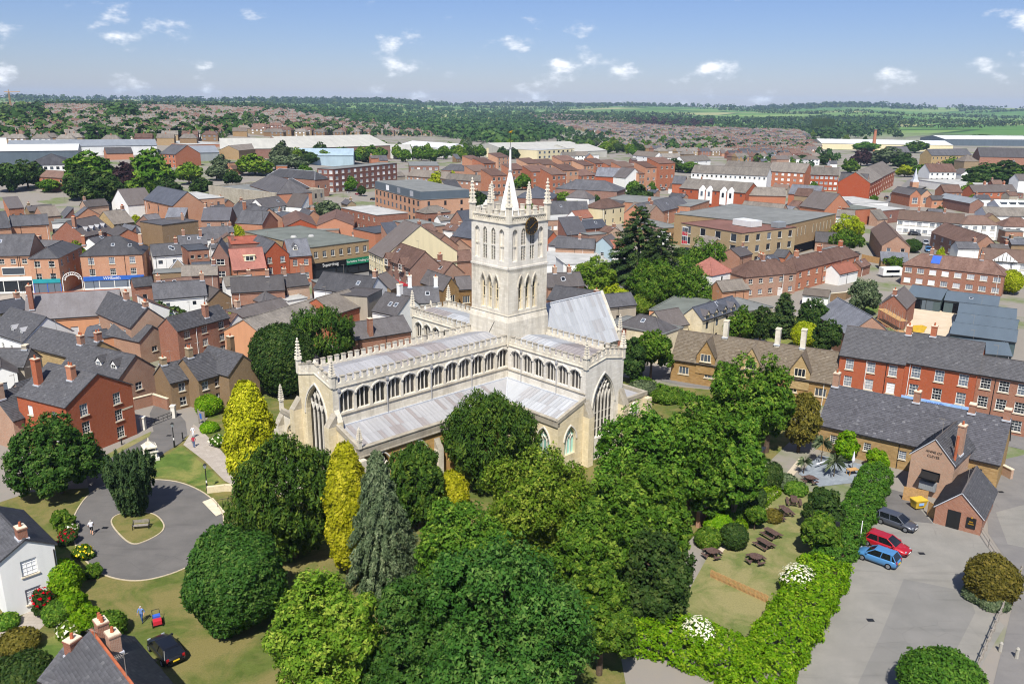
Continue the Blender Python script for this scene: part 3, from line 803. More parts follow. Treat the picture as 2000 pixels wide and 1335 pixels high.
def crown_mesh(kind, h, rx, seed, mat, q=1.0, ry=None, leaf=None, z0=None):
 r = np.random.default_rng(seed); ry = ry or rx
 z0 = h * .12 if z0 is None else z0
 if kind == 'broad':
  cz = (z0 + h) / 2; rz = (h - z0) / 2; cen = np.array([0, 0, cz])
  lob, rad = [], []                                   # one main limb mass and several side masses of unequal height
  subs = [(0, 0, cz + rz * .12, .6, .86)]; a0 = r.random() * 6.28; ns = 6
  for j in range(ns): a = a0 + 6.283 * j / ns + r.normal(0, .2); o_ = r.uniform(.42, .56); subs.append((math.cos(a) * rx * o_, math.sin(a) * ry * o_, cz + rz * r.uniform(-.5, .3), r.uniform(.36, .5), r.uniform(.42, .6)))
  for (sx, sy, sz, sr, sh) in subs:
   nl = int(17 * sr / .5); q_ = sph(nl, r); q_ = unit(q_ + r.normal(0, .2, q_.shape)); k = r.uniform(.55, .92, (nl, 1))
   lob.append(np.array([sx, sy, sz]) + q_ * k * np.array([rx * sr, ry * sr, rz * sh])); rad.append(min(rx, rz) * sr * r.uniform(.28, .52, nl)); lob.append(np.array([[sx, sy, sz]])); rad.append(np.array([min(rx * sr, rz * sh) * .66]))
  lob, rad = np.concatenate(lob), np.concatenate(rad)
  return lobe_crown(lob, rad, cen, int(20 * q), int(15 * q), leaf or .19, r, cl=.4)
 if kind == 'round':
  cz = (z0 + h) / 2; rz = (h - z0) / 2; cen = np.array([0, 0, cz]); n = int(1500 * q)
  s = sph(n, r); bump = 1 + .07 * np.sin(s @ r.normal(0, 4, (3, 3))).sum(1) / 1.5 + r.normal(0, .03, n)
  C = cen + s * np.array([rx, ry, rz]) * bump[:, None]
  return clumps(C, s, int(14 * q + 4), .32, leaf or .16, .55, r)
 if kind == 'yew':
  cz = (z0 + h) / 2; rz = (h - z0) / 2; cen = np.array([0, 0, cz])
  nl = 46; q_ = sph(nl, r); q_ = unit(q_ + r.normal(0, .15, q_.shape))
  lob = cen + q_ * r.uniform(.62, .82, (nl, 1)) * np.array([rx, ry, rz]); rad = min(rx, rz) * r.uniform(.2, .34, nl)
  lob = np.concatenate([lob, [cen]]); rad = np.concatenate([rad, [min(rx, rz) * .7]])
  return lobe_crown(lob, rad, cen, int(28 * q), int(24 * q), leaf or .24, r, aspect=.3, cl=.34, up=1.0, squash=(.7, .7, 1.5), jit=.9)
 if kind == 'column':
  n = int(900 * q); z = z0 + (h - z0) * r.random(n) ** .9; tt = (z - z0) / (h - z0)
  prof = np.clip(np.minimum(1.0, .62 + tt * 1.6) * np.clip((1.04 - tt) / .42, 0, 1) ** .62, .05, 1)
  a = r.random(n) * 6.283; lump = 1 + .10 * np.sin(a * 5 + z * 1.1) + .08 * np.sin(a * 3 - z * 1.9) + r.normal(0, .05, n)
  C = np.stack([np.cos(a) * rx * prof * lump, np.sin(a) * rx * prof * lump, z], 1)
  N = np.stack([np.cos(a), np.sin(a), np.full(n, .35)], 1)
  return clumps(C, unit(N), int(30 * q), .42, leaf or .18, .5, r, up=.8, squash=(.8, .8, 1.5))
 if kind == 'irish':
  C, N = [], []
  for i in range(34):
   a = i * 2.4; k = math.sqrt((i + .5) / 34); bx, by = math.cos(a) * rx * .55 * k, math.sin(a) * rx * .55 * k
   top = h * (1 - .12 * k * k) * r.uniform(.9, 1.02); m = int(46 * q)
   z = r.random(m) ** .8; ang = r.random(m) * 6.283
   wid = .62 * np.clip((1 - z) / .35, .05, 1) * (rx / 3)
   lean = .3 + z * 1.15; zz = h * .05 + z * (top - h * .05)
   C.append(np.stack([bx * lean + np.cos(ang) * wid, by * lean + np.sin(ang) * wid, zz], 1))
   N.append(unit(np.stack([np.cos(ang) + bx * .3, np.sin(ang) + by * .3, np.full(m, .2)], 1)))
  return clumps(np.concatenate(C), np.concatenate(N), int(16 * q), .26, leaf or .17, .3, r, up=1.4, squash=(.6, .6, 2))
 if kind == 'cone':
  C, N, S = [], [], []; nw = int(26 * max(.5, q))
  for i in range(nw):
   t = (i + r.random() * .5) / nw; z = z0 + (h - z0) * t; R = rx * (1 - t) ** .62 * r.uniform(.8, 1.08) + .25
   nb = max(4, int(10 * (1 - t) + 3)); a0 = r.random() * 6.28
   for j in range(nb):
    a = a0 + 6.283 * j / nb + r.normal(0, .15); m = max(3, int(9 * q * (R / rx) + 2)); k = np.linspace(.35, 1, m) * R * r.uniform(.8, 1.12)
    C.append(np.stack([np.cos(a) * k, np.sin(a) * k, z - (k / max(rx, .1)) ** 1.3 * h * .07 + r.normal(0, .1, m)], 1))
    N.append(np.tile([math.cos(a) * .5, math.sin(a) * .5, .9], (m, 1))); S.append(.28 + .055 * k)
  return clumps(np.concatenate(C), unit(np.concatenate(N)), int(26 * q), np.concatenate(S), leaf or .26, .4, r, squash=(1.2, 1.2, .55), jit=.6)
 if kind in ('weep', 'droop'):
  rnd_ = kind == 'droop'                                    # sparse drooping larch or cypress
  C, N = [], []
  for i in range(int(70 * q)):
   t = (i + .5) / int(70 * q); z = z0 + (h - z0) * t; R = rx * (max(.1, 1 - abs(2 * t - .85) ** 2.4) ** .6 if rnd_ else min(1, (1 - t) * 1.5 + .12)) * r.uniform(.75, 1.1); a = i * 2.4
   m = 13; k = np.linspace(.25, 1, m) * R
   C.append(np.stack([np.cos(a) * k, np.sin(a) * k, z - (np.linspace(0, 1, m) ** 2) * R * .45], 1)); N.append(np.tile([math.cos(a) * .6, math.sin(a) * .6, .5], (m, 1)))
  return clumps(np.concatenate(C), unit(np.concatenate(N)), int(26 * q), .42, leaf or .18, .28, r, up=-1.0, squash=(.8, .8, 1.6), jit=.8)
 if kind == 'palm':
  P = []; n = int(60 * q)
  vs, fs = [], []
  for i in range(n):
   a = i * 2.4; e = r.uniform(-.5, 1.2); d = np.array([math.cos(a) * math.cos(e), math.sin(a) * math.cos(e), math.sin(e)]); L = rx * r.uniform(.8, 1.1)
   s = np.cross(d, [0, 0, 1.0]); s /= np.linalg.norm(s) + 1e-6; b = np.array([0, 0, h])
   k = len(vs); vs += [b, b + d * L * .55 + s * .05, b + d * L + [0, 0, -.35 * L], b + d * L * .55 - s * .05]; fs.append([k, k + 1, k + 2])
  return np.array(vs), np.array(fs), r.random(n)
def tree(name, label, top, h, rpx=None, kind='broad', mat='leaf_mid', seed=0, q=1.0, leaf=None, r=None, ryk=1.0, group=None, z0=None, trunk=True, cat='tree', base=None, back=0.0):
 # top: pixel of the crown's highest point; rpx: half width of the crown in photograph pixels
 gz = 0.0 if base is None else base
 P = G(top[0], top[1], h + gz)
 if r is None: r = rpx * math.hypot(P.x, P.y - 0) / FPX * 1.02
 P = Vector((P.x, P.y, gz))
 root = empty(name, P, random.Random(seed).random() * 6.28 if ryk == 1.0 else 0)
 tag(root, label, cat, group)
 vs, fs, ti = crown_mesh(kind, h, r, seed, mat, q, ry=r * ryk, leaf=leaf, z0=z0)
 link('crown', np_mesh('crown', vs, fs, ti, mat), root)
 if trunk: trunk_mb(h, max(.08, min(.5, h * .028)), 9 if kind in ('broad',) else 4, seed, r * .8, h * .8).build('trunk', root)
 return root
# ------------------------------------------------------------------ the church (local frame: x along the nave to the east, y to the north, origin at the tower's near corner)
CH = empty('church', (-.57, 106.9, 0), math.radians(44.0))
tag(CH, 'large cream stone parish church with central pinnacled tower and lead roofs', 'church')
TW = 7.3
def arch_pts(w, zs, zt, n=8, kind='p'):                     # opening outline from the sill up; centred on s=0
 h = w / 2
 if kind == 'p':                                         # two-centred pointed arch: rises from zs (spring) to zt
  rise = zt - zs; R = (h * h + rise * rise) / (2 * h)
  out = []
  for i in range(n + 1):
   a = math.asin(min(1, rise / R)) * i / n; out.append((-(-h + R - R * math.cos(a)) * -1 if False else (h - R + R * math.cos(a)), zs + R * math.sin(a)))
  right = out; left = [(-x, z) for x, z in reversed(out[:-1])]
  return right + left
 return [(h, zs), (h * .9, zs + (zt - zs) * .42), (h * .66, zs + (zt - zs) * .68), (0, zt), (-h * .66, zs + (zt - zs) * .68), (-h * .9, zs + (zt - zs) * .42), (-h, zs)]
def opening(s, w, sill, spring, top, n=7, kind='p'):
 return [(s - w / 2, sill), (s + w / 2, sill)] + [(s + x, z) for x, z in arch_pts(w, spring, top, n, kind)][0:]
def stone_wall(name, outer, ops, T, dep, mat, parent=CH):     # outline with openings cut, reveals of depth dep; T maps (s, inward, z)
 mb = MB()
 def clean(p):
  o = []
  for a in p:
   if not o or abs(a[0] - o[-1][0]) + abs(a[1] - o[-1][1]) > 1e-4: o.append(a)
  if abs(o[0][0] - o[-1][0]) + abs(o[0][1] - o[-1][1]) < 1e-4: o.pop()
  return o
 loops = [clean(outer)] + [clean(o) for o in ops]
 flatp = [p for l in loops for p in l]
 tris = tessellate_polygon([[Vector((p[0], p[1], 0)) for p in l] for l in loops])
 vs = [T(p[0], 0, p[1]) for p in flatp]
 fs = []
 for t in tris:
  a, b, c = (flatp[i] for i in t)
  cr = (b[0] - a[0]) * (c[1] - a[1]) - (b[1] - a[1]) * (c[0] - a[0])
  fs.append(tuple(t) if cr > 0 else tuple(t[::-1]))
 mb.mesh(vs, fs, mat)
 for l in loops[1:]:
  for i in range(len(l)):
   p, q = l[i], l[(i + 1) % len(l)]
   mb.poly([T(p[0], 0, p[1]), T(p[0], dep, p[1]), T(q[0], dep, q[1]), T(q[0], 0, q[1])], mat)
 return mb.build(name, parent)
def church_window(s, w, sill, spring, top, T, dep, lights, kind='p', glass='glass_church', tracery=0, parent=CH, stone='stone_pale', hood=True, trans=0):
 op = opening(s, w, sill, spring, top, 8, kind)
 g = MB(); g.poly([T(p[0], dep - .02, p[1]) for p in op], glass); gw = g.build('window', parent)
 m = MB(); mw = max(.09, w * .035)
 ap = arch_pts(w, spring, top, 10, kind)
 def zarch(x):
  for (x0, z0), (x1, z1) in zip(ap, ap[1:]):
   if (x0 - x) * (x1 - x) <= 0 and abs(x0 - x1) > 1e-6: return z0 + (z1 - z0) * (x - x0) / (x1 - x0)
  return spring
 def vb(x0, z0, x1, z1, k=1.0, d0=.0, d1=.16):
  v = Vector((x1 - x0, z1 - z0)); L = v.length
  if L < .02: return
  n = Vector((-v.y, v.x)) / L * mw / 2 * k
  a = [(x0 + n.x, z0 + n.y), (x1 + n.x, z1 + n.y), (x1 - n.x, z1 - n.y), (x0 - n.x, z0 - n.y)]
  vs = [T(s + p[0], dep - .03 - d1, p[1]) for p in a] + [T(s + p[0], dep - .03, p[1]) for p in a]
  m.mesh(vs, [(0, 1, 2, 3), (0, 4, 5, 1), (1, 5, 6, 2), (2, 6, 7, 3), (3, 7, 4, 0)], stone)
 for i in range(1, lights):
  x = -w / 2 + w * i / lights
  vb(x, sill, x, zarch(x) if not tracery else spring + (0 if tracery == 2 else .1))
 lw = w / lights
 if tracery == 2:                                        # intersecting tracery
  rise = top - spring; R = ((w / 2) ** 2 + rise ** 2) / w
  for i in range(1, lights):
   x = -w / 2 + w * i / lights
   for sg in (1, -1):
    pv = None
    for k in range(15):
     a = k / 14 * 1.45; X = x + sg * (R - R * math.cos(a)); Zz = spring + R * math.sin(a)
     if abs(X) > w / 2 - .02 or Zz > zarch(X): break
     if pv: vb(pv[0], pv[1], X, Zz, .9)
     pv = (X, Zz)
 if tracery == 1:                                        # cusped panels stacked above the lights
  z = spring + .1; row = 0
  while z < top - .35:
   hh = lw * 1.5
   for i in range(lights + 1):
    x = -w / 2 + lw * (i + (0 if row % 2 == 0 else .5))
    if abs(x) >= w / 2: continue
    zt = min(z + hh, zarch(x))
    if zt > z: vb(x, z, x, zt, .8)
    for sg in (1, -1):
     p = [(x, z + hh * .35), (x + sg * lw * .3, z + hh * .78), (x + sg * lw * .5, z + hh)]
     for a, b in zip(p, p[1:]):
      if b[1] < zarch(max(-w / 2 + .01, min(w / 2 - .01, b[0]))) and abs(b[0]) < w / 2: vb(a[0], a[1], b[0], b[1], .8)
   z += hh; row += 1
 if tracery == 3:                                        # light heads and circles
  for i in range(lights):
   c = -w / 2 + lw * (i + .5)
   for sg in (1, -1):
    vb(c + sg * lw / 2, spring - .1, c + sg * lw * .32, spring + lw * .5, .8); vb(c + sg * lw * .32, spring + lw * .5, c, spring + lw * .8, .8)
  R = w * .19; cz = spring + (top - spring) * .52
  for k in range(10): a, b = k * .6283, (k + 1) * .6283; vb(R * math.cos(a), cz + R * math.sin(a), R * math.cos(b), cz + R * math.sin(b), .8)
 for k in range(trans): z = sill + (spring - sill) * (k + 1) / (trans + 1); vb(-w / 2, z, w / 2, z, .35, d1=.05)
 m.build('tracery', gw)
 if hood:
  hd = MB(); pts = [(x, z) for x, z in arch_pts(w + .34, spring, top + .25, 8, kind)]
  if kind != 'p': pts = [(x * 1.0, z + .06) for x, z in arch_pts(w + .26, spring, top + .2, 8, kind)]
  for (x0, z0), (x1, z1) in zip(pts, pts[1:]):
   v = Vector((x1 - x0, z1 - z0)); n = Vector((-v.y, v.x)).normalized() * .085
   a = [(x0 + n.x, z0 + n.y), (x1 + n.x, z1 + n.y), (x1 - n.x, z1 - n.y), (x0 - n.x, z0 - n.y)]
   vs = [T(s + p[0], -.13, p[1]) for p in a] + [T(s + p[0], -.002, p[1]) for p in a]
   hd.mesh(vs, [(0, 1, 2, 3), (0, 4, 5, 1), (1, 5, 6, 2), (2, 6, 7, 3), (3, 7, 4, 0)], stone)
  hd.build('hood_mould', gw)
 return op
def tower_pinnacle(x, y, z0, zt, w=.55, parent=CH, mat='stone'):
 m = MB(); m.frus(x, y, z0, z0 + (zt - z0) * .42, w * .72, w * .66, mat, 4); m.frus(x, y, z0 + (zt - z0) * .42, zt, w * .62, .05, mat, 4)
 zz = z0 + (zt - z0) * .42
 m.frus(x, y, zz - .1, zz + .16, w * .95, w * .8, mat, 4)
 for i in range(6):
  t = (i + .5) / 6.6; z = zz + (zt - zz) * t; rr = w * .62 * (1 - t)
  for k in range(4):
   a = k * math.pi / 2 + math.pi / 4; m.frus(x + math.cos(a) * (rr + .06), y + math.sin(a) * (rr + .06), z, z + .17, .12, .05, mat, 4)
 m.frus(x, y, zt - .12, zt + .12, .13, .08, mat, 6)
 return m.build('pinnacle', parent)
MERL = {}
def battlement(p, q, z, th, n, mh=.68, base=.42, mat='stone', parent=CH, zq=None, frac=.5, name='parapet'):
 # low wall with n merlons, every merlon a stone of its own with a weathered coping
 p, q = Vector(p), Vector(q); d = q - p; L = d.length; u = d / L; s = Vector((-u.y, u.x)); zq = z if zq is None else zq
 m = MB(); T = lambda a, b, c: (p.x + u.x * a + s.x * b, p.y + u.y * a + s.y * b, c + z + (zq - z) * a / L)
 m.box(0, -th / 2, 0, L, th / 2, base, mat, T); m.box(0, -th / 2 - .1, -.12, L, th / 2 + .06, .0, mat, T)
 o = m.build(name, parent)
 pitch = L / n; w = pitch * frac
 for i in range(n):
  a = pitch * (i + .5) - w / 2; k = MB()
  k.box(a, -th / 2, base + .002, a + w, th / 2, base + mh, mat, T); k.box(a - .05, -th / 2 - .06, base + mh, a + w + .05, th / 2 + .06, base + mh + .1, 'stone_grime', T)
  k.build('merlon', o)
 return o
def lead_roof(P0, u, v, lu, lv, n, parent, mats, rows=1, th=.05, roll=True):      # lead sheets, each bay a sheet with a rounded roll beside it
 P0, u, v = Vector(P0), Vector(u), Vector(v); nn = u.cross(v).normalized()
 if nn.z < 0: nn = -nn
 rd = random.Random(int(lu * 100 + n)); w = lu / n
 for i in range(n):
  for j in range(rows):
   m = MB(); mat = mats(i / n, j, rd)
   a, b = P0 + u * (i * w + .01) + v * (lv * j / rows), P0 + u * ((i + 1) * w - .01) + v * (lv * j / rows)
   up = v * (lv / rows + (.04 if j < rows - 1 else 0)); lift = nn * (.03 * (rows - j) / rows * (1 if rows > 1 else 0) + .005)
   m.slab([a + lift, b + lift, b + up + nn * .004, a + up + nn * .004], th, mat)
   if roll: m.bar(a + nn * .035 + lift, a + up + nn * .035, .055, mat, 5)
   m.build('lead_sheet', parent)
# --- nave: south clerestory wall, west front, roof
NX0 = -27.2
NL = -NX0
Tn = lambda s, i, z: (NX0 + s, i, z)
ops = []
pitch = (26.6) / 12
for k in range(12):
 s = .75 + pitch * (k + .5)
 if s > NL - .6: continue
 ops.append(church_window(s, 1.84, 9.8, 11.72, 12.3, Tn, .42, 3, kind='t'))
stone_wall('nave_wall', [(0, 0), (NL, 0), (NL, 13), (0, 13)], ops, Tn, .42, 'stone')
m = MB(); m.box(NX0 - .02, -.1, 12.85, -.02, -.003, 13.02, 'stone_grime'); m.box(NX0, -.12, 9.5, -.02, -.003, 9.62, 'stone_grime'); m.build('string_course', CH)
for k in range(0, 13, 3):                                   # lead downpipes
 m = MB(); x = NX0 + .75 + pitch * k
 if -.3 > x > NX0 + .3: m.bar((x, -.1, 8.1), (x, -.1, 12.8), .06, 'lead', 6); m.box(x - .16, -.25, 12.4, x + .16, -.03, 12.75, 'lead'); m.build('downpipe', CH)
battlement((NX0, .12), (-.1, .12), 13.0, .3, 28)
Tnn = lambda s, i, z: (-s, TW + .2 - i, z)
stone_wall('nave_wall', [(0, 0), (NL, 0), (NL, 13), (0, 13)], [], Tnn, .3, 'stone')
battlement((NX0, TW + .08), (-.1, TW + .08), 13.0, .3, 28)
Tw = lambda s, i, z: (NX0 + i, TW + .2 - s, z)
NW_ = TW + .2
wop = church_window(NW_ / 2, 4.5, 3.4, 8.4, 12.35, Tw, .6, 5, tracery=1)
stone_wall('west_front', [(0, 0), (NW_, 0), (NW_, 12.9), (NW_ / 2, 13.9), (0, 12.9)], [wop], Tw, .6, 'stone_cream')
battlement((NX0 + .14, TW + .1), (NX0 + .14, NW_ / 2), 12.95, .28, 4, zq=13.9)
battlement((NX0 + .14, NW_ / 2), (NX0 + .14, .1), 13.9, .28, 4, zq=12.95)
m = MB(); m.frus(NX0 + .14, NW_ / 2, 14.3, 15.1, .2, .12, 'stone', 4); m.frus(NX0 + .14, NW_ / 2, 15.1, 15.5, .28, .05, 'stone', 4); m.build('cross_finial', CH)
tower_pinnacle(NX0 + .1, .1, 13.0, 16.4, .5); tower_pinnacle(NX0 + .1, TW + .1, 13.0, 17.2, .5)
for y in (-.1, TW + .3):                                    # stepped buttresses of the west front
 m = MB(); m.box(NX0 - 1.1, y - .5, 0, NX0 - .003, y + .5, 8.6, 'stone_cream'); m.extrude([(NX0 - 1.1, y - .5, 8.6), (NX0 - .003, y - .5, 8.6), (NX0 - .003, y - .5, 10.0)], (0, 1.0, 0), 'stone_grime'); m.build('buttress', CH)
m = MB(); m.box(NX0 + .1, -.75, 0, NX0 + .75, -.003, 9.0, 'stone_cream'); m.extrude([(NX0 + .1, -.75, 9.0), (NX0 + .1, -.003, 9.0), (NX0 + .1, -.003, 10.3)], (.65, 0, 0), 'stone'); m.build('buttress', CH)
def naveM(t, j, rd): return 'lead_purple' if .36 < t < .68 and rd.random() < .7 else 'lead'
hwd = (TW + .2) / 2
rz0, rz1 = 13.12, 13.95
sl = math.hypot(hwd - .3, rz1 - rz0)
vs_ = Vector((0, hwd - .3, rz1 - rz0)).normalized(); vn_ = Vector((0, -(hwd - .3), rz1 - rz0)).normalized()
rf = MB(); rf.box(NX0 + .3, .28, 12.9, -.02, TW - .06, 13.02, 'lead'); nroof = rf.build('roof', CH)
lead_roof((NX0 + .3, .3, rz0), (1, 0, 0), vs_, NL - .3, sl, 38, nroof, naveM)
lead_roof((NX0 + .3, TW - .1, rz0), (1, 0, 0), vn_, NL - .3, sl, 38, nroof, naveM)
# --- south transept
TY = -14.0
Tt = lambda s, i, z: (i, -s, z)                             # its west clerestory, s runs south from the tower
ops = []
for k in range(6):
 s = .55 + 2.13 * (k + .5)
 ops.append(church_window(s, 1.72, 9.7, 11.55, 12.15, Tt, .42, 3, kind='t'))
stone_wall('transept_wall', [(.02, 0), (-TY, 0), (-TY, 12.9), (.02, 12.9)], ops, Tt, .42, 'stone_pale')
m = MB(); m.box(-.1, TY, 12.7, -.003, -.1, 12.86, 'stone_grime'); m.box(-.12, TY, 9.35, -.003, -.1, 9.47, 'stone_grime'); m.build('string_course', CH)
for s in (2.7, 9.1):
 m = MB(); m.bar((-.1, -s, 8.2), (-.1, -s, 12.7), .06, 'lead', 6); m.box(-.25, -s - .16, 12.3, -.03, -s + .16, 12.6, 'lead'); m.build('downpipe', CH)
battlement((.12, -.35), (.12, TY), 12.88, .3, 13)
battlement((TW - .12, TY), (TW - .12, -.35), 12.88, .3, 13)
Ts = lambda s, i, z: (s, TY + i, z)
sop = church_window(TW / 2 - .1, 4.1, 3.0, 7.3, 11.35, Ts, .5, 6, tracery=2, trans=3)
stone_wall('transept_front', [(.0, 0), (TW, 0), (TW, 12.8), (TW / 2, 13.5), (.0, 12.8)], [sop], Ts, .5, 'stone_pale')
stone_wall('transept_wall', [(0, 0), (-TY, 0), (-TY, 12.9), (0, 12.9)], [], lambda s, i, z: (TW - i, TY + s, z), .3, 'stone_pale')
battlement((.3, TY + .14), (TW / 2, TY + .14), 12.85, .28, 4, zq=13.5); battlement((TW / 2, TY + .14), (TW - .3, TY + .14), 13.5, .28, 4, zq=12.85)
tower_pinnacle(.12, TY + .12, 12.6, 16.2, .5); tower_pinnacle(TW - .12, TY + .12, 12.6, 16.2, .5)
for x in (.25, TW - .25):
 m = MB(); m.box(x - .5, TY - 1.0, 0, x + .5, TY - .003, 6.6, 'stone_cream'); m.extrude([(x - .5, TY - 1.0, 6.6), (x - .5, TY - .003, 6.6), (x - .5, TY - .003, 8.6)], (1.0, 0, 0), 'stone_grime'); m.build('buttress', CH)
rf = MB(); rf.box(.28, TY + .3, 12.75, TW - .28, -.02, 12.88, 'lead'); troof = rf.build('roof', CH)
hw2 = TW / 2 - .3; sl2 = math.hypot(hw2, .65)
def trM(t, j, rd): return 'lead_purple' if t < .5 else ('lead_pale' if rd.random() < .8 else 'lead')
lead_roof((.3, TY + .3, 12.95), (0, 1, 0), Vector((hw2, 0, .65)).normalized(), -TY - .35, sl2, 19, troof, trM)
lead_roof((TW - .3, TY + .3, 12.95), (0, 1, 0), Vector((-hw2, 0, .65)).normalized(), -TY - .35, sl2, 19, troof, trM)
# --- south aisle and the transept's west aisle (an L of lean-to lead roofs)
AW = 4.8
Ta = lambda s, i, z: (NX0 + s, -AW + i, z)
ops = [church_window(s, 2.0, 2.0, 4.0, 5.7, Ta, .4, 3, tracery=3) for s in (3.2, 8.4, 13.6, 18.8)]
stone_wall('aisle_wall', [(0, 0), (NL - AW, 0), (NL - AW, 6.9), (0, 6.9)], ops, Ta, .4, 'stone_gold')
m = MB(); m.box(NX0 - .12, -AW - .16, 6.25, -AW, -AW + .3, 7.15, 'stone_grime'); m.box(NX0 - .2, -AW - .24, 7.15, -AW, -AW + .34, 7.27, 'stone_grime'); m.box(NX0 - .05, -AW - .26, 6.12, -AW, -AW - .003, 6.25, 'stone_grime'); m.build('parapet', CH)
Tb = lambda s, i, z: (-AW + i, -AW - s, z)
bl = -TY - AW
ops = [church_window(s, 1.9, 1.8, 3.8, 5.5, Tb, .4, 3, tracery=3, glass='glass_green') for s in (2.4, 6.8)]
stone_wall('aisle_wall', [(0, 0), (bl, 0), (bl, 6.9), (0, 6.9)], ops, Tb, .4, 'stone_cream')
m = MB(); m.box(-AW - .16, TY, 6.3, -AW + .3, -AW + .3, 7.1, 'stone_grime'); m.box(-AW - .24, TY, 7.1, -AW + .34, -AW + .34, 7.22, 'stone_grime'); m.build('parapet', CH)
Tc = lambda s, i, z: (-AW + s, TY + i, z)
op = church_window(AW / 2 - .2, 1.9, 2.2, 4.1, 5.8, Tc, .4, 3, tracery=3, glass='glass_green')
stone_wall('aisle_end', [(0, 0), (AW, 0), (AW, 8.6), (0, 6.9)], [op], Tc, .4, 'stone_cream')
m = MB(); m.extrude([(-AW - .1, TY - .1, 6.9), (.0, TY - .1, 8.5), (.0, TY - .1, 9.0), (-AW - .1, TY - .1, 7.35)], (0, .42, 0), 'stone_grime'); m.build('parapet', CH)
Td = lambda s, i, z: (NX0 + i, -s, z)
stone_wall('aisle_end', [(0, 0), (AW, 0), (AW, 6.9), (0, 8.4)], [], Td, .3, 'stone_cream')
m = MB(); m.extrude([(NX0 - .12, .0, 8.4), (NX0 - .12, -AW, 6.95), (NX0 - .12, -AW, 7.45), (NX0 - .12, .0, 9.0)], (.5, 0, 0), 'stone_grime'); m.build('parapet', CH)
tower_pinnacle(NX0 + .1, -AW - .1, 7.2, 9.6, .4)
m = MB(); m.box(NX0 - .3, -AW - .9, 0, NX0 + .5, -AW - .003, 6.0, 'stone'); m.build('buttress', CH)
for s in (5.8, 11.0, 16.2):
 m = MB(); x = NX0 + s; m.box(x - .4, -AW - .8, 0, x + .4, -AW - .003, 4.2, 'stone'); m.extrude([(x - .4, -AW - .8, 4.2), (x - .4, -AW - .003, 4.2), (x - .4, -AW - .003, 5.4)], (.8, 0, 0), 'stone_grime'); m.build('buttress', CH)
zl, zh = 6.55, 8.15
vA = Vector((0, AW - .35, zh - zl)); lA = vA.length
rf = MB(); rf.box(NX0 + .4, -AW + .32, 6.3, -.4, -.02, 6.4, 'lead'); aroof = rf.build('roof', CH)
def aM(t, j, rd): return 'lead_purple' if rd.random() < .3 else 'lead'
lead_roof((NX0 + .4, -AW + .35, zl), (1, 0, 0), vA.normalized(), NL - AW - .05, lA, 40, aroof, aM, rows=2)
vB = Vector((AW - .35, 0, zh - zl)); lB = vB.length
lead_roof((-AW + .35, TY + .4, zl), (0, 1, 0), vB.normalized(), -TY - AW - .05, lB, 14, aroof, lambda t, j, rd: 'lead_pale' if rd.random() < .8 else 'lead', rows=2)
# corner where the two lean-to roofs meet: two triangles along a valley
m = MB(); a0, a1, c0 = Vector((-AW + .35, -AW + .35, zl)), Vector((-AW + .35, -.01, zh)), Vector((-.01, -.01, zh)); b1 = Vector((-.01, -AW + .35, zh))
m.slab([a0, c0, a1], .05, 'lead'); m.slab([a0, b1, c0], .05, 'lead_pale'); m.bar(a0 + Vector((0, 0, .05)), c0 + Vector((0, 0, .05)), .09, 'lead_flash', 6); m.build('lead_sheet', aroof)
m = MB(); m.box(NX0 + .2, -.14, 8.1, -.05, -.003, 8.3, 'lead_flash'); m.box(-.14, TY + .2, 8.1, -.003, -.15, 8.3, 'lead_flash'); m.build('flashing', CH)
# --- east aisle of the transept, chancel, north transept
m = MB(); m.box(TW + .002, TY + .25, 0, TW + 5.6, -.2, 6.2, 'stone_cream'); m.box(TW + .002, TY + .15, 6.2, TW + 5.7, TY + .55, 6.75, 'stone_grime'); m.box(TW + 5.2, TY + .55, 6.2, TW + 5.7, -.2, 6.75, 'stone_grime'); m.build('east_aisle', CH)
Te = lambda s, i, z: (TW + s, TY + .22 + i, z)
church_window(2.9, 1.5, 2.2, 4.2, 5.6, Te, .02, 2, tracery=3, glass='glass_green')
m = MB(); m.box(TW + 4.9, TY - .5, 0, TW + 5.9, TY + .24, 6.0, 'stone_cream'); m.build('buttress', CH)
m = MB(); m.box(TW + .3, TY + .6, 6.22, TW + 5.1, -.2, 6.35, 'lead'); m.build('roof', CH)
CX1 = 23.4
m = MB(); m.box(TW + .002, -.1, 0, CX1, TW + .1, 9.2, 'stone_cream')
m.poly([(CX1, -.1, 9.2), (CX1, TW + .1, 9.2), (CX1, TW / 2, 15.9)], 'stone_cream'); m.build('chancel_wall', CH)
m = MB(); m.extrude([(CX1 - .1, -.5, 9.0), (CX1 - .1, TW / 2, 16.2), (CX1 - .1, TW + .5, 9.0), (CX1 - .1, TW + .1, 8.8), (CX1 - .1, TW / 2, 15.7), (CX1 - .1, -.1, 8.8)], (.5, 0, 0), 'stone'); m.build('gable_coping', CH)
vC = Vector((0, TW / 2 + .45, 6.85)); lC = vC.length
m = MB(); m.box(TW + .02, .3, 9.2, CX1 - .15, TW - .3, 9.5, 'lead'); croof = m.build('roof', CH)
lead_roof((TW + .05, -.45, 9.1), (1, 0, 0), vC.normalized(), CX1 - TW - .15, lC, 22, croof, lambda t, j, rd: 'lead_pale' if rd.random() < .85 else 'lead', rows=4)
lead_roof((TW + .05, TW + .45, 9.1), (1, 0, 0), Vector((0, -vC.y, vC.z)).normalized(), CX1 - TW - .15, lC, 22, croof, lambda t, j, rd: 'lead_pale', rows=1)
m = MB(); m.bar((TW, TW / 2, 16.0), (CX1, TW / 2, 16.0), .12, 'lead_flash', 6); m.build('ridge_roll', croof)
tower_pinnacle(CX1 + .1, -.3, 9.0, 13.0, .45)
NY = 21.2
To = lambda s, i, z: (i, NY - s, z)
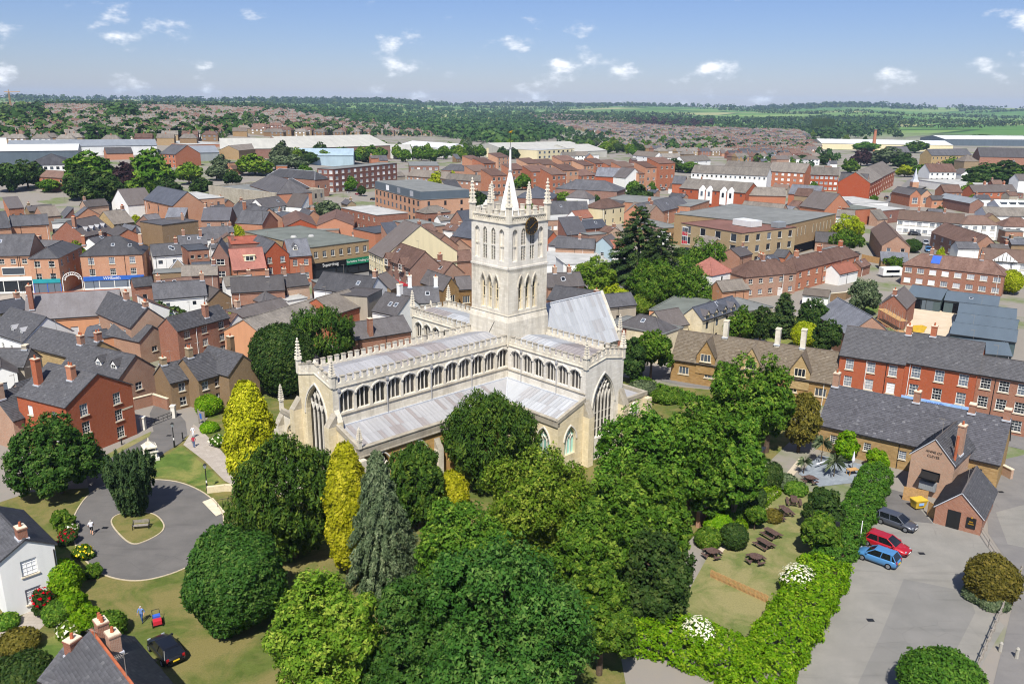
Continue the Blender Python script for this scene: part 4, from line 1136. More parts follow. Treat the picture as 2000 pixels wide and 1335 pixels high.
ops = [church_window(.7 + 2.1 * (k + .5), 1.6, 9.6, 11.3, 12.0, To, .42, 3, kind='t') for k in range(6)]
stone_wall('transept_wall', [(0, 0), (NY - TW, 0), (NY - TW, 12.9), (0, 12.9)], ops, To, .42, 'stone')
m = MB(); m.box(.45, NY - .4, 0, TW, NY, 12.9, 'stone'); m.box(TW - .3, TW + .2, 0, TW, NY - .4, 12.9, 'stone'); m.build('transept_wall', CH)
battlement((.12, NY), (.12, TW + .3), 12.88, .3, 13); battlement((TW - .12, TW + .3), (TW - .12, NY), 12.88, .3, 13)
battlement((TW - .2, NY - .14), (.2, NY - .14), 12.88, .28, 6, mh=.6)
tower_pinnacle(.12, NY - .12, 12.6, 16.6, .5); tower_pinnacle(TW - .12, NY - .12, 12.6, 16.4, .5)
m = MB(); m.frus(TW / 2, NY - .1, 13.4, 14.6, .25, .1, 'stone', 4); m.build('cross_finial', CH)
rf = MB(); rf.box(.28, TW + .25, 12.75, TW - .28, NY - .3, 12.88, 'lead'); nr = rf.build('roof', CH)
lead_roof((.3, TW + .3, 12.95), (0, 1, 0), Vector((hw2, 0, .65)).normalized(), NY - TW - .6, sl2, 18, nr, lambda t, j, rd: 'lead_purple' if t > .6 else 'lead_pale')
lead_roof((TW - .3, TW + .3, 12.95), (0, 1, 0), Vector((-hw2, 0, .65)).normalized(), NY - TW - .6, sl2, 18, nr, lambda t, j, rd: 'lead_pale')
# north aisle, west porch
m = MB(); m.box(NX0, TW + .22, 0, -.02, TW + 5.0, 6.6, 'stone'); m.box(NX0 - .1, TW + .22, 6.6, NX0 + .35, TW + 5.1, 7.2, 'stone_grime'); m.build('north_aisle', CH)
Tna = lambda s, i, z: (NX0 - .004 + i, TW + 5 - s, z)
church_window(2.4, 1.9, 2.2, 4.0, 5.6, Tna, .0, 3, tracery=3, stone='stone_cream')
m = MB(); m.box(NX0 + .4, TW + .3, 6.62, -.4, TW + 4.9, 6.75, 'lead'); m.build('roof', CH)
tower_pinnacle(NX0 + .1, TW + 5.0, 6.9, 10.2, .42)
m = MB(); m.box(NX0 - .9, TW + 4.4, 0, NX0 - .003, TW + 5.4, 5.2, 'stone'); m.extrude([(NX0 - .9, TW + 4.4, 5.2), (NX0 - .003, TW + 4.4, 5.2), (NX0 - .003, TW + 4.4, 6.6)], (0, 1.0, 0), 'stone_grime'); m.build('buttress', CH)
m = MB(); px0 = NX0 - 5.2
m.box(px0, .4, 0, NX0 - 1.35, TW - .4, 3.3, 'stone')
for b in ((px0 - .1, .3, px0 + .3, TW - .3), (px0 + .3, .3, NX0 - 1.35, .7), (px0 + .3, TW - .7, NX0 - 1.35, TW - .3)): m.box(b[0], b[1], 3.302, b[2], b[3], 4.2, 'stone_grime')
m.build('west_porch', CH)
m = MB(); m.box(px0 + .3, .7, 3.304, NX0 - .003, TW - .7, 3.5, 'lead'); m.build('porch_roof', CH)
# --- tower
def tower():
 W0, W1 = -.22, TW + .22
 m = MB(); m.box(W0 + .22, W0 + .22, 0, W1 - .22, W1 - .22, 12.6, 'stone'); m.build('tower_core', CH)
 m = MB(); m.box(W0, W0, 12.6, W1, W1, 15.75, 'stone')
 zA, zB = 15.75, 16.6
 a = [(W0, W0, zA), (W1, W0, zA), (W1, W1, zA), (W0, W1, zA)]; b = [(0, 0, zB), (TW, 0, zB), (TW, TW, zB), (0, TW, zB)]
 for i in range(4): m.poly([a[i], a[(i + 1) % 4], b[(i + 1) % 4], b[i]], 'stone')
 m.build('tower_base', CH)
 FT = [lambda s, i, z: (s, i, z), lambda s, i, z: (TW - i, s, z), lambda s, i, z: (TW - s, TW - i, z), lambda s, i, z: (i, TW - s, z)]
 for fi, T in enumerate(FT):
  o1 = []; o2 = []
  vis = fi in (0, 3)
  for k in (-1, 0, 1):                                # triple lancets of the middle stage
   s = TW / 2 + k * 1.32; o1.append(opening(s, .98, 17.2, 20.35, 21.75))
   g = MB(); g.poly([T(p[0], .55, p[1]) for p in o1[-1]], 'stone')
   gw = g.build('blind_arch', CH)
   g = MB()
   for c in (-.24, .24):
    g.poly([T(p[0], .53, p[1]) for p in opening(s + c, .26, 18.7, 20.3, 20.75, 4)], 'glass_church')
   g.build('window', gw)
   g = MB()
   for c in (-.42, 0, .42): g.box(*T(s + c - .06, .40, 17.2), *T(s + c + .06, .5, 20.6), 'stone_cream')
   for zz in (18.6, 19.9): g.box(*T(s - .44, .38, zz), *T(s + .44, .52, zz + .09), 'stone_cream')
   g.build('shaft', gw)
   hd = MB(); pts = [(x, z) for x, z in arch_pts(1.22, 20.35, 22.0)]
   for (x0, z0), (x1, z1) in zip(pts, pts[1:]):
    v = Vector((x1 - x0, z1 - z0)); n = Vector((-v.y, v.x)).normalized() * .08
    q = [(x0 + n.x, z0 + n.y), (x1 + n.x, z1 + n.y), (x1 - n.x, z1 - n.y), (x0 - n.x, z0 - n.y)]
    hd.mesh([T(s + p[0], -.1, p[1]) for p in q] + [T(s + p[0], -.002, p[1]) for p in q], [(0, 1, 2, 3), (0, 4, 5, 1), (1, 5, 6, 2), (2, 6, 7, 3), (3, 7, 4, 0)], 'stone')
   hd.build('hood_mould', gw)
  stone_wall('tower_wall', [(0, 16.6), (TW, 16.6), (TW, 23.0), (0, 23.0)], o1, T, .55, 'stone')
  for k, s in enumerate((1.15, 2.72, 4.35, 5.95)):     # belfry: two louvred lights between two blind ones
   w = .84 if k in (1, 2) else .95
   o2.append(opening(s, w, 23.9, 27.5, 28.2 if k in (1, 2) else 28.15))
   g = MB(); g.poly([T(p[0], .34 if k in (0, 3) else .5, p[1]) for p in o2[-1]], 'stone_pale' if k in (0, 3) else 'glass_church')
   gw = g.build('blind_arch' if k in (0, 3) else 'belfry_window', CH)
   if k in (1, 2):
    for j in range(10):
     lv = MB(); z = 24.0 + j * .39
     lv.mesh([T(s - w / 2, .12, z), T(s + w / 2, .12, z), T(s + w / 2, .4, z + .17), T(s - w / 2, .4, z + .17), T(s - w / 2, .12, z + .05), T(s + w / 2, .12, z + .05), T(s + w / 2, .4, z + .22), T(s - w / 2, .4, z + .22)], [(0, 1, 5, 4), (4, 5, 6, 7), (0, 3, 2, 1)], 'louvre')
     lv.build('louvre', gw)
    lv = MB(); lv.box(*T(s - w / 2, .02, 25.8), *T(s + w / 2, .2, 25.95), 'stone_pale'); lv.box(*T(s - .04, .04, 23.9), *T(s + .04, .14, 27.9), 'stone_pale'); lv.build('mullion', gw)
   else:
    lv = MB(); lv.box(*T(s - .03, .2, 23.9), *T(s + .03, .32, 27.9), 'stone_pale'); lv.box(*T(s - w / 2, .2, 25.75), *T(s + w / 2, .33, 25.95), 'stone'); lv.build('mullion', gw)
  stone_wall('tower_wall', [(0, 23.02), (TW, 23.02), (TW, 28.9), (0, 28.9)], o2, T, .34, 'stone_pale')
  m = MB(); m.box(*T(-.12, -.12, 22.9), *T(TW + .12, -.003, 23.16), 'stone_pale'); m.box(*T(-.02, -.08, 16.62), *T(TW + .02, -.003, 16.75), 'stone')
  for k in range(20): s = .3 + k * (TW - .6) / 19; m.box(*T(s - .07, -.1, 22.66), *T(s + .07, -.003, 22.86), 'stone')
  m.box(*T(-.14, -.14, 28.85), *T(TW + .14, -.003, 29.02), 'stone'); m.build('string_course', CH)
  # pierced parapet and stepped merlons
  m = MB(); m.box(*T(-.05, -.06, 29.03), *T(TW + .05, .2, 29.22), 'stone'); m.box(*T(-.05, -.06, 29.72), *T(TW + .05, .2, 29.9), 'stone')
  for k in range(17):
   s = .25 + k * (TW - .5) / 16
   for sg in (1, -1):
    a, b = (s - sg * .2, 29.22), (s + sg * .2, 29.72)
    q = [(a[0] - .06, a[1]), (a[0] + .06, a[1]), (b[0] + .06, b[1]), (b[0] - .06, b[1])]
    m.mesh([T(p[0], .0, p[1]) for p in q] + [T(p[0], .13, p[1]) for p in q], [(0, 1, 2, 3), (4, 7, 6, 5), (0, 4, 5, 1), (1, 5, 6, 2), (2, 6, 7, 3), (3, 7, 4, 0)], 'stone')
  m.box(*T(.1, .14, 29.2), *T(TW - .1, .19, 29.74), 'stone_grime')
  par = m.build('parapet', CH)
  for s in (1.25, 2.45, 4.85, 6.05):
   k = MB(); k.box(*T(s - .3, -.05, 29.9), *T(s + .3, .19, 30.5), 'stone'); k.box(*T(s - .36, -.09, 30.5), *T(s + .36, .23, 30.6), 'stone'); k.build('merlon', par)
 for (x, y) in ((.1, .1), (TW - .1, .1), (TW - .1, TW - .1), (.1, TW - .1)): tower_pinnacle(x, y, 28.9, 34.3, .62)
 for (x, y) in ((TW / 2, .05), (TW - .05, TW / 2), (TW / 2, TW - .05), (.05, TW / 2)): tower_pinnacle(x, y, 29.8, 33.6, .46)
 m = MB(); m.box(.2, .2, 29.0, TW - .2, TW - .2, 29.3, 'lead'); m.build('tower_roof', CH)
 c = TW / 2
 m = MB(); m.frus(c, c, 29.3, 30.6, 1.42, 1.28, 'paint_white', 8); m.frus(c, c, 30.6, 35.2, 1.28, .2, 'paint_white', 8)
 m.frus(c, c, 35.2, 35.4, .32, .32, 'lead', 8); sp = m.build('spirelet', CH)
 m = MB(); m.frus(c, c, 35.4, 38.2, .18, .12, 'paint_white', 6); m.frus(c, c, 38.2, 38.35, .22, .22, 'lead', 8); m.build('finial_shaft', sp)
 m = MB(); m.bar((c, c, 38.3), (c, c, 40.3), .03, 'black_iron', 5); m.mesh([(c - .32, c + .1, 40.25), (c + .1, c - .05, 40.15), (c + .32, c - .1, 40.5), (c + .05, c, 40.45)], [(0, 1, 2, 3)], 'gold'); m.frus(c, c, 40.25, 40.4, .12, .05, 'gold', 6); m.build('weathervane', sp)
 # clock on the south face: an open skeleton dial standing off the wall
 cx, cz, R = 3.7, 28.45, 1.16; T = FT[0]
 m = MB()
 def disc(r0, r1, d0, d1, mat, n=28):
  vs = []
  for i in range(n):
   a = i * 2 * math.pi / n
   for r_, d_ in ((r1, d0), (r0, d0), (r1, d1), (r0, d1)): vs.append(T(cx + r_ * math.cos(a), d_, cz + r_ * math.sin(a)))
  fs = []
  for i in range(n):
   j = (i + 1) % n; fs += [(4 * i, 4 * j, 4 * j + 1, 4 * i + 1), (4 * i, 4 * i + 2, 4 * j + 2, 4 * j)]
  m.mesh(vs, fs, mat)
 disc(.0, R, -.52, -.44, 'black_iron'); ck = m.build('clock', CH)
 m = MB(); disc(R * .965, R * .99, -.56, -.5, 'gold')
 for k in range(12):
  a = k * math.pi / 6; p, q = R * .68, R * .88; t_ = .022
  ca, sa = math.cos(a), math.sin(a)
  m.mesh([T(cx + p * ca - t_ * sa, -.55, cz + p * sa + t_ * ca), T(cx + p * ca + t_ * sa, -.55, cz + p * sa - t_ * ca), T(cx + q * ca + t_ * sa, -.55, cz + q * sa - t_ * ca), T(cx + q * ca - t_ * sa, -.55, cz + q * sa + t_ * ca)], [(0, 1, 2, 3)], 'gold')
 m.build('dial_numerals', ck)
 for ang, ln, wd in ((math.radians(212), .5, .06), (math.radians(38), .8, .045)):
  m = MB(); ca, sa = math.cos(ang), math.sin(ang)
  m.mesh([T(cx - .15 * ca - wd * sa, -.6, cz - .15 * sa + wd * ca), T(cx - .15 * ca + wd * sa, -.6, cz - .15 * sa - wd * ca), T(cx + ln * ca + wd * .4 * sa, -.6, cz + ln * sa - wd * .4 * ca), T(cx + ln * ca - wd * .4 * sa, -.6, cz + ln * sa + wd * .4 * ca)], [(0, 1, 2, 3)], 'gold'); m.build('clock_hand', ck)
 m = MB()
 for sx, sz in ((-.6, .2), (.6, .2), (0, -.7)): m.bar(T(cx + sx, -.46, cz + sz), T(cx + sx, .0, cz + sz), .04, 'black_iron', 5)
 m.build('clock_bracket', ck)
 m = MB(); m.bar((-.3, 3.4, 13.9), (-.25, 2.4, 15.6), .03, 'black_iron', 4); m.build('conductor', CH)
tower()
# ------------------------------------------------------------------ buildings, from the churchyard outwards
def dormer(root, x, y, z, w=1.3, h=1.2, L=1.8, rz=0.0, wall='white', roof='slate', st='t', flat_=False):
 d = empty('dormer', (x, y, z), rz); d.parent = root
 m = MB(); m.box(-w / 2, 0, 0, w / 2, L, h, wall)
 if flat_: m.box(-w / 2 - .12, -.12, h, w / 2 + .12, L, h + .12, roof)
 else:
  m.poly([(-w / 2, 0, h), (w / 2, 0, h), (0, 0, h + w * .55)], wall)
  m.slab([(-w / 2 - .15, -.15, h - .1), (0, -.15, h + w * .55 + .08), (0, L * 1.6, h + w * .55 + .08), (-w / 2 - .15, L * 1.6, h - .1)], .07, roof); m.slab([(0, -.15, h + w * .55 + .08), (w / 2 + .15, -.15, h - .1), (w / 2 + .15, L * 1.6, h - .1), (0, L * 1.6, h + w * .55 + .08)], .07, roof)
 m.build('dormer_body', d); add_win(d, st, 0, -.06, .18, w * .72, h * .85)
 d.name = 'dormer'
def text_on(root, s, x, z, size, mat, name='lettering', y=-.24, rz=0.0):
 cu = bpy.data.curves.new('lettering', 'FONT'); cu.body = s; cu.size = size; cu.align_x = 'CENTER'; cu.align_y = 'CENTER'; cu.extrude = .012
 cu.materials.append(M[mat])
 tmp = bpy.data.objects.new('lettering', cu); COL.objects.link(tmp); bpy.context.view_layer.update()
 me = bpy.data.meshes.new_from_object(tmp.evaluated_get(bpy.context.evaluated_depsgraph_get())); bpy.data.objects.remove(tmp); bpy.data.curves.remove(cu)
 o = link(name, me, root); o.location = (x, y, z); o.rotation_euler = (math.pi / 2, 0, rz); return o
# near left
r_, L_, d_, h_, z_ = bld('brick_house', 'three-storey red brick house with slate roof, gable end to the churchyard road', (127.5, 795), (256.5, 751), 7.1, typ='x', pitch=31, d=9.5, wall='brick_red', win='f:s3x2:1.15x1.55 l:n2x2:1.0x1.3', ch=((.32, .36, .9, 2), (.8, .2, 1.6, 1)), slates='slates')
m = MB(); m.box(L_ * .8, -.03, 4.0, L_ * .98, -.004, 4.25, 'sill'); m.build('street_sign', r_)
r_, L_, d_, h_, z_ = bld('dormer_house', 'brick house with two white gabled dormers behind the red brick gable house', (233, 738), (302, 716), 4.6, typ='x', pitch=40, d=13, wall='brick_old', win='f:t1x1:1.2x1.2', ch=((.95, .5),), slates='slates')
for y in (2.2, 5.6): dormer(r_, .9, y, 4.9, 1.3, 1.2, 1.6, -math.pi / 2)
bld('brown_cottage', 'small brown brick cottage with slate roof beside the lane wall', (332, 747), (375, 737), 4.4, 708, wall='brick_brown', win='f:t2x1:1.0x1.3', slates='slates', ch=((.1, .5, .9, 1),))
bld('brown_cottage', 'larger brown brick cottage with clay ridge chimney beside the notice board', (387, 742), (436, 728), 4.7, 694, wall='brick_brown', win='f:t2x2:1.0x1.3', slates='slates', ch=((.25, .5),))
bld('brown_cottage', 'brown brick gabled cottage wing next to the golden conifer', (446, 733), (505, 715), 5.0, typ='x', pitch=42, d=8, wall='brick_brown', win='f:o1x1:1.0x1.4', slates='slates', ch=((.6, .8, 1.6, 1),))
bld('brick_outhouse', 'old patched brick outhouse with one small gable window', (272, 667), (327, 652), 4.2, typ='x', pitch=36, d=9, wall='brick_old', win='f:c1x1:1.1x.9', slates='slates')
bld('long_cottage', 'old brick cottage with stout front gable chimney and white side wall', (255, 639), (327, 626), 6.4, typ='x', pitch=42, d=17, wall='brick_old', win='l:c2x3:1.0x1.3 f:p1x1:.5x.6', ch=((.04, .5, .8, 4), (.5, .5)), slates='slates')
bld('brick_terrace', 'three-storey brick terrace with pale rendered end wall and white sash windows', (346, 646), (447, 619), 6.6, 608, wall='brick', win='f:s3x3:1.2x1.3', ch=((.62, .2, 1.0, 1),), slates='slates')
bld('ironstone_cottage', 'yellow ironstone cottage under a long dark slate roof', (45, 674), (163, 704), 3.8, 652, pitch=36, wall='ironstone', win='f:k1x2:1.4x1.2', slates='slates', ch=((.97, .5),))
r_, L_, d_, h_, z_ = bld('white_cottage', 'white rendered cottage with two small lead dormers at the left edge', (-22, 646), (46, 667), 4.4, 610, wall='white', win='f:s1x4:.9x1.2', slates='slates')
for x in (.55, .8): dormer(r_, L_ * x, 1.0, h_ + .5, .9, .8, 1.6, 0, 'lead_flash', 'lead')
bld('slate_house', 'grey house with broad rendered chimney stack at the left edge', (-35, 716), (46, 716), 4.2, 681, wall='render_grey', ch=((.88, .5, .5, 0),), chm='render_grey', slates='slates')
bld('white_house', 'small white gabled house with one window below the grey stack', (-25, 735), (33, 727), 4.2, typ='x', pitch=30, d=6, wall='white', win='f:p1x1:1.0x1.4')
bld('slate_house', 'low slate-roofed brick house left of the red gable house', (25, 821), (82, 803), 4.2, 762, wall='brick_old', win='f:t2x1:1.2x.9', ch=((.12, .4, 1.4, 1),), slates='slates')
bld('slate_house', 'small slate roof tucked behind the red gable house', (56, 778), (104, 762), 4.5, 742, wall='brick_old', ch=((.95, .5, 1.4, 2),), slates='slates')
r_, L_, d_, h_, z_ = bld('white_cottage', 'white rendered gabled cottage with brick chimney by the rose border', (-3, 1099), (106, 1062), 5.6, typ='x', pitch=30, d=9, wall='white', win='f:n2x1:1.3x1.5', ch=((.08, .5, .9, 1),), slates='slates')
m = MB(); m.bar((L_ - .15, -.12, .2), (L_ - .15, -.12, 5.2), .06, 'frame_dark', 6); m.build('downpipe', r_)
R0, R1 = G(178, 1228, 7.0), G(272, 1352, 7.0)
dv = (R0 - R1); Ld = dv.length; dv.normalize(); sv = Vector((dv.y, -dv.x, 0))
ea, eb = R1 - sv * 2.6, R1 + sv * 2.6
ea.z = eb.z = 5.0
r_, L_, d_, h_, z_ = bld('slate_house', 'near slate-roofed house with two brick chimney stacks and red clay pots', ea, eb, 5.0, typ='x', pitch=35, d=Ld, wall='white', roof='slate', ch=((.92, .6, .9, 3), (.7, .62, .9, 1)), slates='slates', ridge='clay', base=0.0)
r_, L_, d_, h_, z_ = bld('slate_house', 'lower slate roof with small chimney in the bottom left corner', G(80, 1325, 4.2), G(185, 1372, 4.2), 4.2, typ='g', pitch=30, d=5.0, wall='white', ch=((.2, .4, .8, 1),), slates='slates', base=0.0)
# shops of the market place, left
r_, L_, d_, h_, z_ = bld('brick_shop', 'brick shop with white first-floor glazing at the far left of the square', (-32, 500), (57, 498), 8.9, 458, wall='brick_orange', win='f:t3x4:1.1x1.2:u', cat='shop', shop=('frame_white', 3.0, .9))
m = MB(); m.box(L_ * .35, -.12, 4.3, L_ * .85, -.004, 6.2, 'frame_white'); m.box(L_ * .36, -.14, 4.5, L_ * .84, -.121, 6.0, 'glass'); m.build('window', r_)
r_, L_, d_, h_, z_ = bld('corner_shop', 'orange brick corner shop with hipped slate roof and teal fascia', (57, 505), (113, 504), 8.6, d=15, typ='h', pitch=32, wall='brick_orange', win='f:t3x2:1.3x1.4:k r:t3x4:1.1x1.4:k', cat='shop', shop=('teal_fascia', 2.9, .9, 'blue_paint'), C=(160, 481))
r_, L_, d_, h_, z_ = bld('brick_shop', 'wide red brick shop with hipped slate roof, white sashes and blue fascia', (156, 500), (277, 496), 8.2, 462, typ='h', pitch=34, wall='brick_orange', win='f:s3x3:1.3x1.6:k', cat='shop', shop=('blue_fascia', 2.2, 1.0), ch=((.04, .3, .6, 0), (.97, .3, .6, 0)))
text_on(r_, 'WHSmith', L_ * .47, 2.7, .95, 'paint_white', y=-.25)
bld('long_hall', 'long pale slate roofed hall with tan brick wall and brick chimneys', (49, 624), (233, 612), 6.0, 570, pitch=42, wall='pinkish', roof='slate_light', slates=None, ridge='clay', ch=((.0, .5, 1.4, 1), (.07, .2, 2.0, 1)), win='f:L1x5:1.3x1.8', cat='hall')
r_, L_, d_, h_, z_ = bld('lean_to', 'dark lean-to roof with two skylights against the tan hall wall', (165, 656), (200, 656), 2.6, 619, typ='s', pitch=38, wall='pinkish', roof='slate_blue')
bld('roof_terrace_block', 'low tan brick block with railed roof terrace below the hall', (203, 661), (240, 655), 4.0, 644, typ='f', wall='pinkish', roof='felt_dark')
# middle left rows between the shops and the church
bld('white_building', 'long white rendered building with slate roof behind the brick cottages', (301, 584), (404, 576), 6.0, 550, wall='white', ch=((.97, .5),), win='f:b2x2:.7x.8:u')
bld('white_outbuilding', 'low white outbuilding with slate lean-to roof', (318, 611), (360, 604), 3.2, 594, typ='s', pitch=24, wall='white')
bld('brick_house', 'small brick gabled house between white buildings', (407, 587), (451, 580), 5.0, typ='x', pitch=38, d=9, wall='brick_brown', win='f:p1x1:1.0x1.3')
bld('slate_row', 'long weathered slate roof above a brick rear wall', (452, 571), (556, 565), 5.4, 540, wall='brick', ch=((.7, .5),))
bld('slate_row', 'darker slate roof with tall brick chimney at its right end', (560, 560), (604, 555), 5.4, 535, wall='brick_old', ch=((.95, .5, 1.8, 2), (.1, .5)), win='f:c1x1:1.3x1.1')
bld('slate_house', 'small hipped slate house with skylights behind the brown hall roof', (512, 590), (545, 584), 3.6, 568, typ='h', wall='brick_old')
bld('white_building', 'white low kitchen extension with metal roof plant', (562, 588), (600, 582), 3.4, 575, typ='f', wall='white', roof='felt_light', win='f:p1x2:1.0x1.0')
bld('slate_row', 'low slate roofs with skylights beside the brown hall', (450, 625), (565, 598), 3.6, 594, pitch=30, wall='brick_old', ch=((.25, .5),))
bld('brown_hall', 'long brown pantile hall with red brick wall left of the church', (655, 613), (716, 594), 6.0, 574, pitch=28, wall='brick_red', roof='tile_grey', cat='hall')
bld('brown_hall', 'lower stretch of brown pantile roof with salmon end wall', (520, 660), (652, 616), 5.0, 603, pitch=28, wall='pinkish', roof='tile_grey', cat='hall')
bld('slate_row', 'curved slate roof with grey rendered gable beside the white chimneys', (613, 563), (719, 575), 7.0, 536, wall='white', roof='slate', ch=((.97, .5, 1.2, 1),))
bld('grey_gable_house', 'tall grey rendered gable end left of the slate roofs', (717, 580), (746, 566), 8.0, typ='f', d=6, wall='render_grey', roof='slate')
bld('slate_house', 'white walled slate house with tall white chimney below the red shop', (727, 606), (775, 616), 5.6, 575, wall='white', win='f:t1x1:.9x1.2', ch=((.6, .5, 2.0, 1),), chm='white')
bld('slate_house', 'dark slate roof with two white chimneys beside the tower', (778, 592), (858, 590), 6.2, 560, wall='white', ch=((.3, .5, 2.2, 1), (.97, .5, 1.8, 1)), chm='white')
bld('slate_row', 'long slate roof with two rooflights hidden by the nave', (688, 664), (803, 646), 3.8, 624, pitch=34, wall='brick', ch=((.32, .0, 1.0, 0),))
# market place, centre
r_, L_, d_, h_, z_ = bld('turret_house', 'narrow dark brick house with steep pink tiled gable bay', (413, 501), (446, 500), 8.6, typ='x', pitch=60, d=7, wall='brick_dark', win='f:t3x1:1.9x1.4', roof='slate', cat='house')
bld('pink_roof_house', 'building with pink tiled roof and cream dormer in the market place', (455, 527), (520, 522), 5.6, 485, pitch=48, wall='brick_red', roof='tile_pink')
r2, L2, d2, h2, z2 = HOUSES[-1]; dormer(r2, L2 * .55, 1.4, h2 + 1.5, 2.6, 1.3, 2.0, 0, 'cream', 'cream', 'c', True)
bld('brick_parapet_house', 'brick house with red coping behind the pink roof', (452, 478), (512, 475), 9.5, 462, typ='f', wall='brick_dark', roof='tile_red', ch=((.1, .5, 1.5, 3),))
bld('edwardian_house', 'red brick gabled house with white windows beside the chemist shop', (513, 500), (564, 495), 7.6, typ='x', pitch=44, d=12, wall='brick_red', win='f:s3x2:1.2x1.5', roof='slate')
r_, L_, d_, h_, z_ = bld('edwardian_wing', 'red brick wing with grey roof and one white dormer', (565, 501), (608, 498), 6.8, 467, wall='brick_red', win='f:s2x2:1.1x1.5', roof='slate_light')
dormer(r_, L_ * .35, 1.6, h_ + 1.2, 1.2, 1.0, 1.4)
r_, L_, d_, h_, z_ = bld('flat_roof_shop', 'flat-roofed brown brick shop pair with black and green fascias', (608, 484), (720, 470), 8.3, 447, typ='f', wall='brick_buff', roof='felt_green', win='f:c2x7:1.1x1.6:u', cat='shop', shop=('black_fascia', 2.7, 1.5, 'black_fascia'))
m = MB(); m.box(L_ * .58, -.3, 2.65, L_ * .99, -.223, 4.25, 'green_fascia'); m.build('shop_fascia', r_)
text_on(r_, 'Superdrug', L_ * .3, 3.45, 1.15, 'paint_white', y=-.25); text_on(r_, 'Yorkshire Trading Co', L_ * .785, 3.45, .82, 'paint_white', y=-.33)
for x, y in ((.3, .5), (.55, .45)):
 m = MB(); m.frus(L_ * x, d_ * y, h_ + .06, h_ + .5, .9, .6, 'felt_light', 10); m.build('roof_light', r_)
r_, L_, d_, h_, z_ = bld('corner_bank', 'cream and brick corner building with slate roof and rows of small windows', (720, 490), (748, 503), 8.0, 470, pitch=36, wall='cream', win='f:t3x6:.8x1.2:k', roof='slate', cat='shop', shop=('black_fascia', 2.6, .8, 'frame_dark'), C=(806, 478))
r_, L_, d_, h_, z_ = bld('tudor_shop', 'brown half-timbered shop with white bay windows and red fascia', (749, 504), (801, 524), 7.6, 482, pitch=42, wall='brick_dark', roof='tile_brown', win='f:t3x4:1.2x1.5:k', cat='shop', shop=('red_fascia', 2.6, 1.0, 'frame_dark'))
text_on(r_, 'NELSONS', L_ * .55, 3.1, .7, 'yellow', y=-.25)
for x in (.18, .72): dormer(r_, L_ * x, -.5, 6.3, 2.4, 1.7, 2.6, 0, 'brick_dark', 'tile_brown', 't')
bld('tile_house', 'red brick house with brown pantile roof and white stepped gable', (801, 529), (860, 542), 5.4, 507, wall='brick', roof='tile_brown', win='f:c1x3:1.2x1.2', ch=((.6, .5),))
bld('gothic_house', 'ironstone gothic house with tall mullioned window beside the tower', (866, 566), (896, 562), 6.0, typ='x', pitch=52, d=10, wall='ironstone_dark', roof='slate', win='f:k1x1:2.0x3.0')
bld('gothic_house', 'ironstone wing half hidden by the tower', (896, 565), (925, 563), 5.0, 540, wall='ironstone_dark', win='f:k1x2:1.6x1.6', roof='slate')
bld('tile_house', 'brown tiled house with grey rendered gable behind the bank', (842, 485), (882, 481), 6.6, typ='x', pitch=46, d=14, wall='render_grey', roof='tile_brown')
bld('tile_house', 'steep brown tiled roof with brick gable wall', (800, 470), (842, 484), 7.5, 452, wall='brick', roof='tile_brown')
bld('tile_house', 'small pantile house beside the tower shaft', (872, 512), (925, 508), 5.5, 490, wall='brick', roof='tile_brown')
bld('slate_house', 'slate roof house with brick chimney above the tudor shop', (768, 476), (810, 480), 8.0, 462, wall='brick_dark', ch=((.1, .5),))
bld('dark_slate_hall', 'orange brick hall with blue-grey slate roof left of the tower', (884, 460), (932, 467), 7.0, 434, wall='brick_orange', roof='slate_blue', cat='hall')
# centre, behind the market place
bld('twin_gable_hall', 'left of two red brick gabled halls with brown roofs', (557, 443), (618, 441), 5.2, typ='x', pitch=24, d=24, wall='brick_red', roof='tile_brown', cat='hall')
bld('twin_gable_hall', 'right of two red brick gabled halls with brown roofs', (618.5, 441), (690, 440), 5.2, typ='x', pitch=22, d=24, wall='brick_red', roof='tile_brown', cat='hall')
bld('flat_brick_block', 'flat-roofed brick block with pale roof and pipework', (666, 406), (736, 421), 6.6, typ='f', C=(791, 415), wall='brick', roof='felt_light', win='f:c2x7:1.1x1.3', cat='building')
bld('flat_brick_block', 'low flat-roofed brick block with dark felt roof', (768, 432), (822, 445), 5.6, typ='f', C=(852, 438), wall='brick', roof='felt', win='f:c1x3:1.2x1.0', cat='building')
bld('flat_brick_block', 'small brick plant building with dark flat roof above the chemist', (690, 447), (733, 456), 5.6, typ='f', d=10, wall='brick_red', roof='felt_dark', cat='building')
bld('club_house', 'orange brick building with curved brown roof below the dark-topped flats', (831, 417), (880, 413), 6.0, 402, typ='h', pitch=30, wall='brick', roof='tile_grey', win='f:b1x3:1.3x1.8', cat='building')
r_, L_, d_, h_, z_ = bld('modern_flats', 'modern orange brick flats with dark grey top storey', (732, 368), (821, 391), 9.2, typ='f', C=(905, 384), wall='brick_orange', roof='felt', win='f:d3x11:1.9x1.9 r:b3x3:1.0x1.7', cat='flats')
m = MB(); m.box(.15, .15, h_ + .2, L_ - .1, d_ - .1, h_ + 3.0, 'metal_dark'); m.box(.3, .3, h_ + 3.0, L_ - .25, d_ - .25, h_ + 3.12, 'felt'); top_ = m.build('top_storey', r_)
for x in (.3, .55, .82):
 m = MB(); m.box(L_ * x - 1.6, .1, h_ + .6, L_ * x + 1.6, .149, h_ + 2.6, 'glass_net'); m.build('balcony_window', top_)
bld('brick_terrace', 'low brick terrace with long grey tiled roof behind the modern flats', (795, 343), (870, 349), 5.4, 333, wall='brick', roof='tile_grey', win='f:w2x9:1.4x1.1:u', cat='terrace')
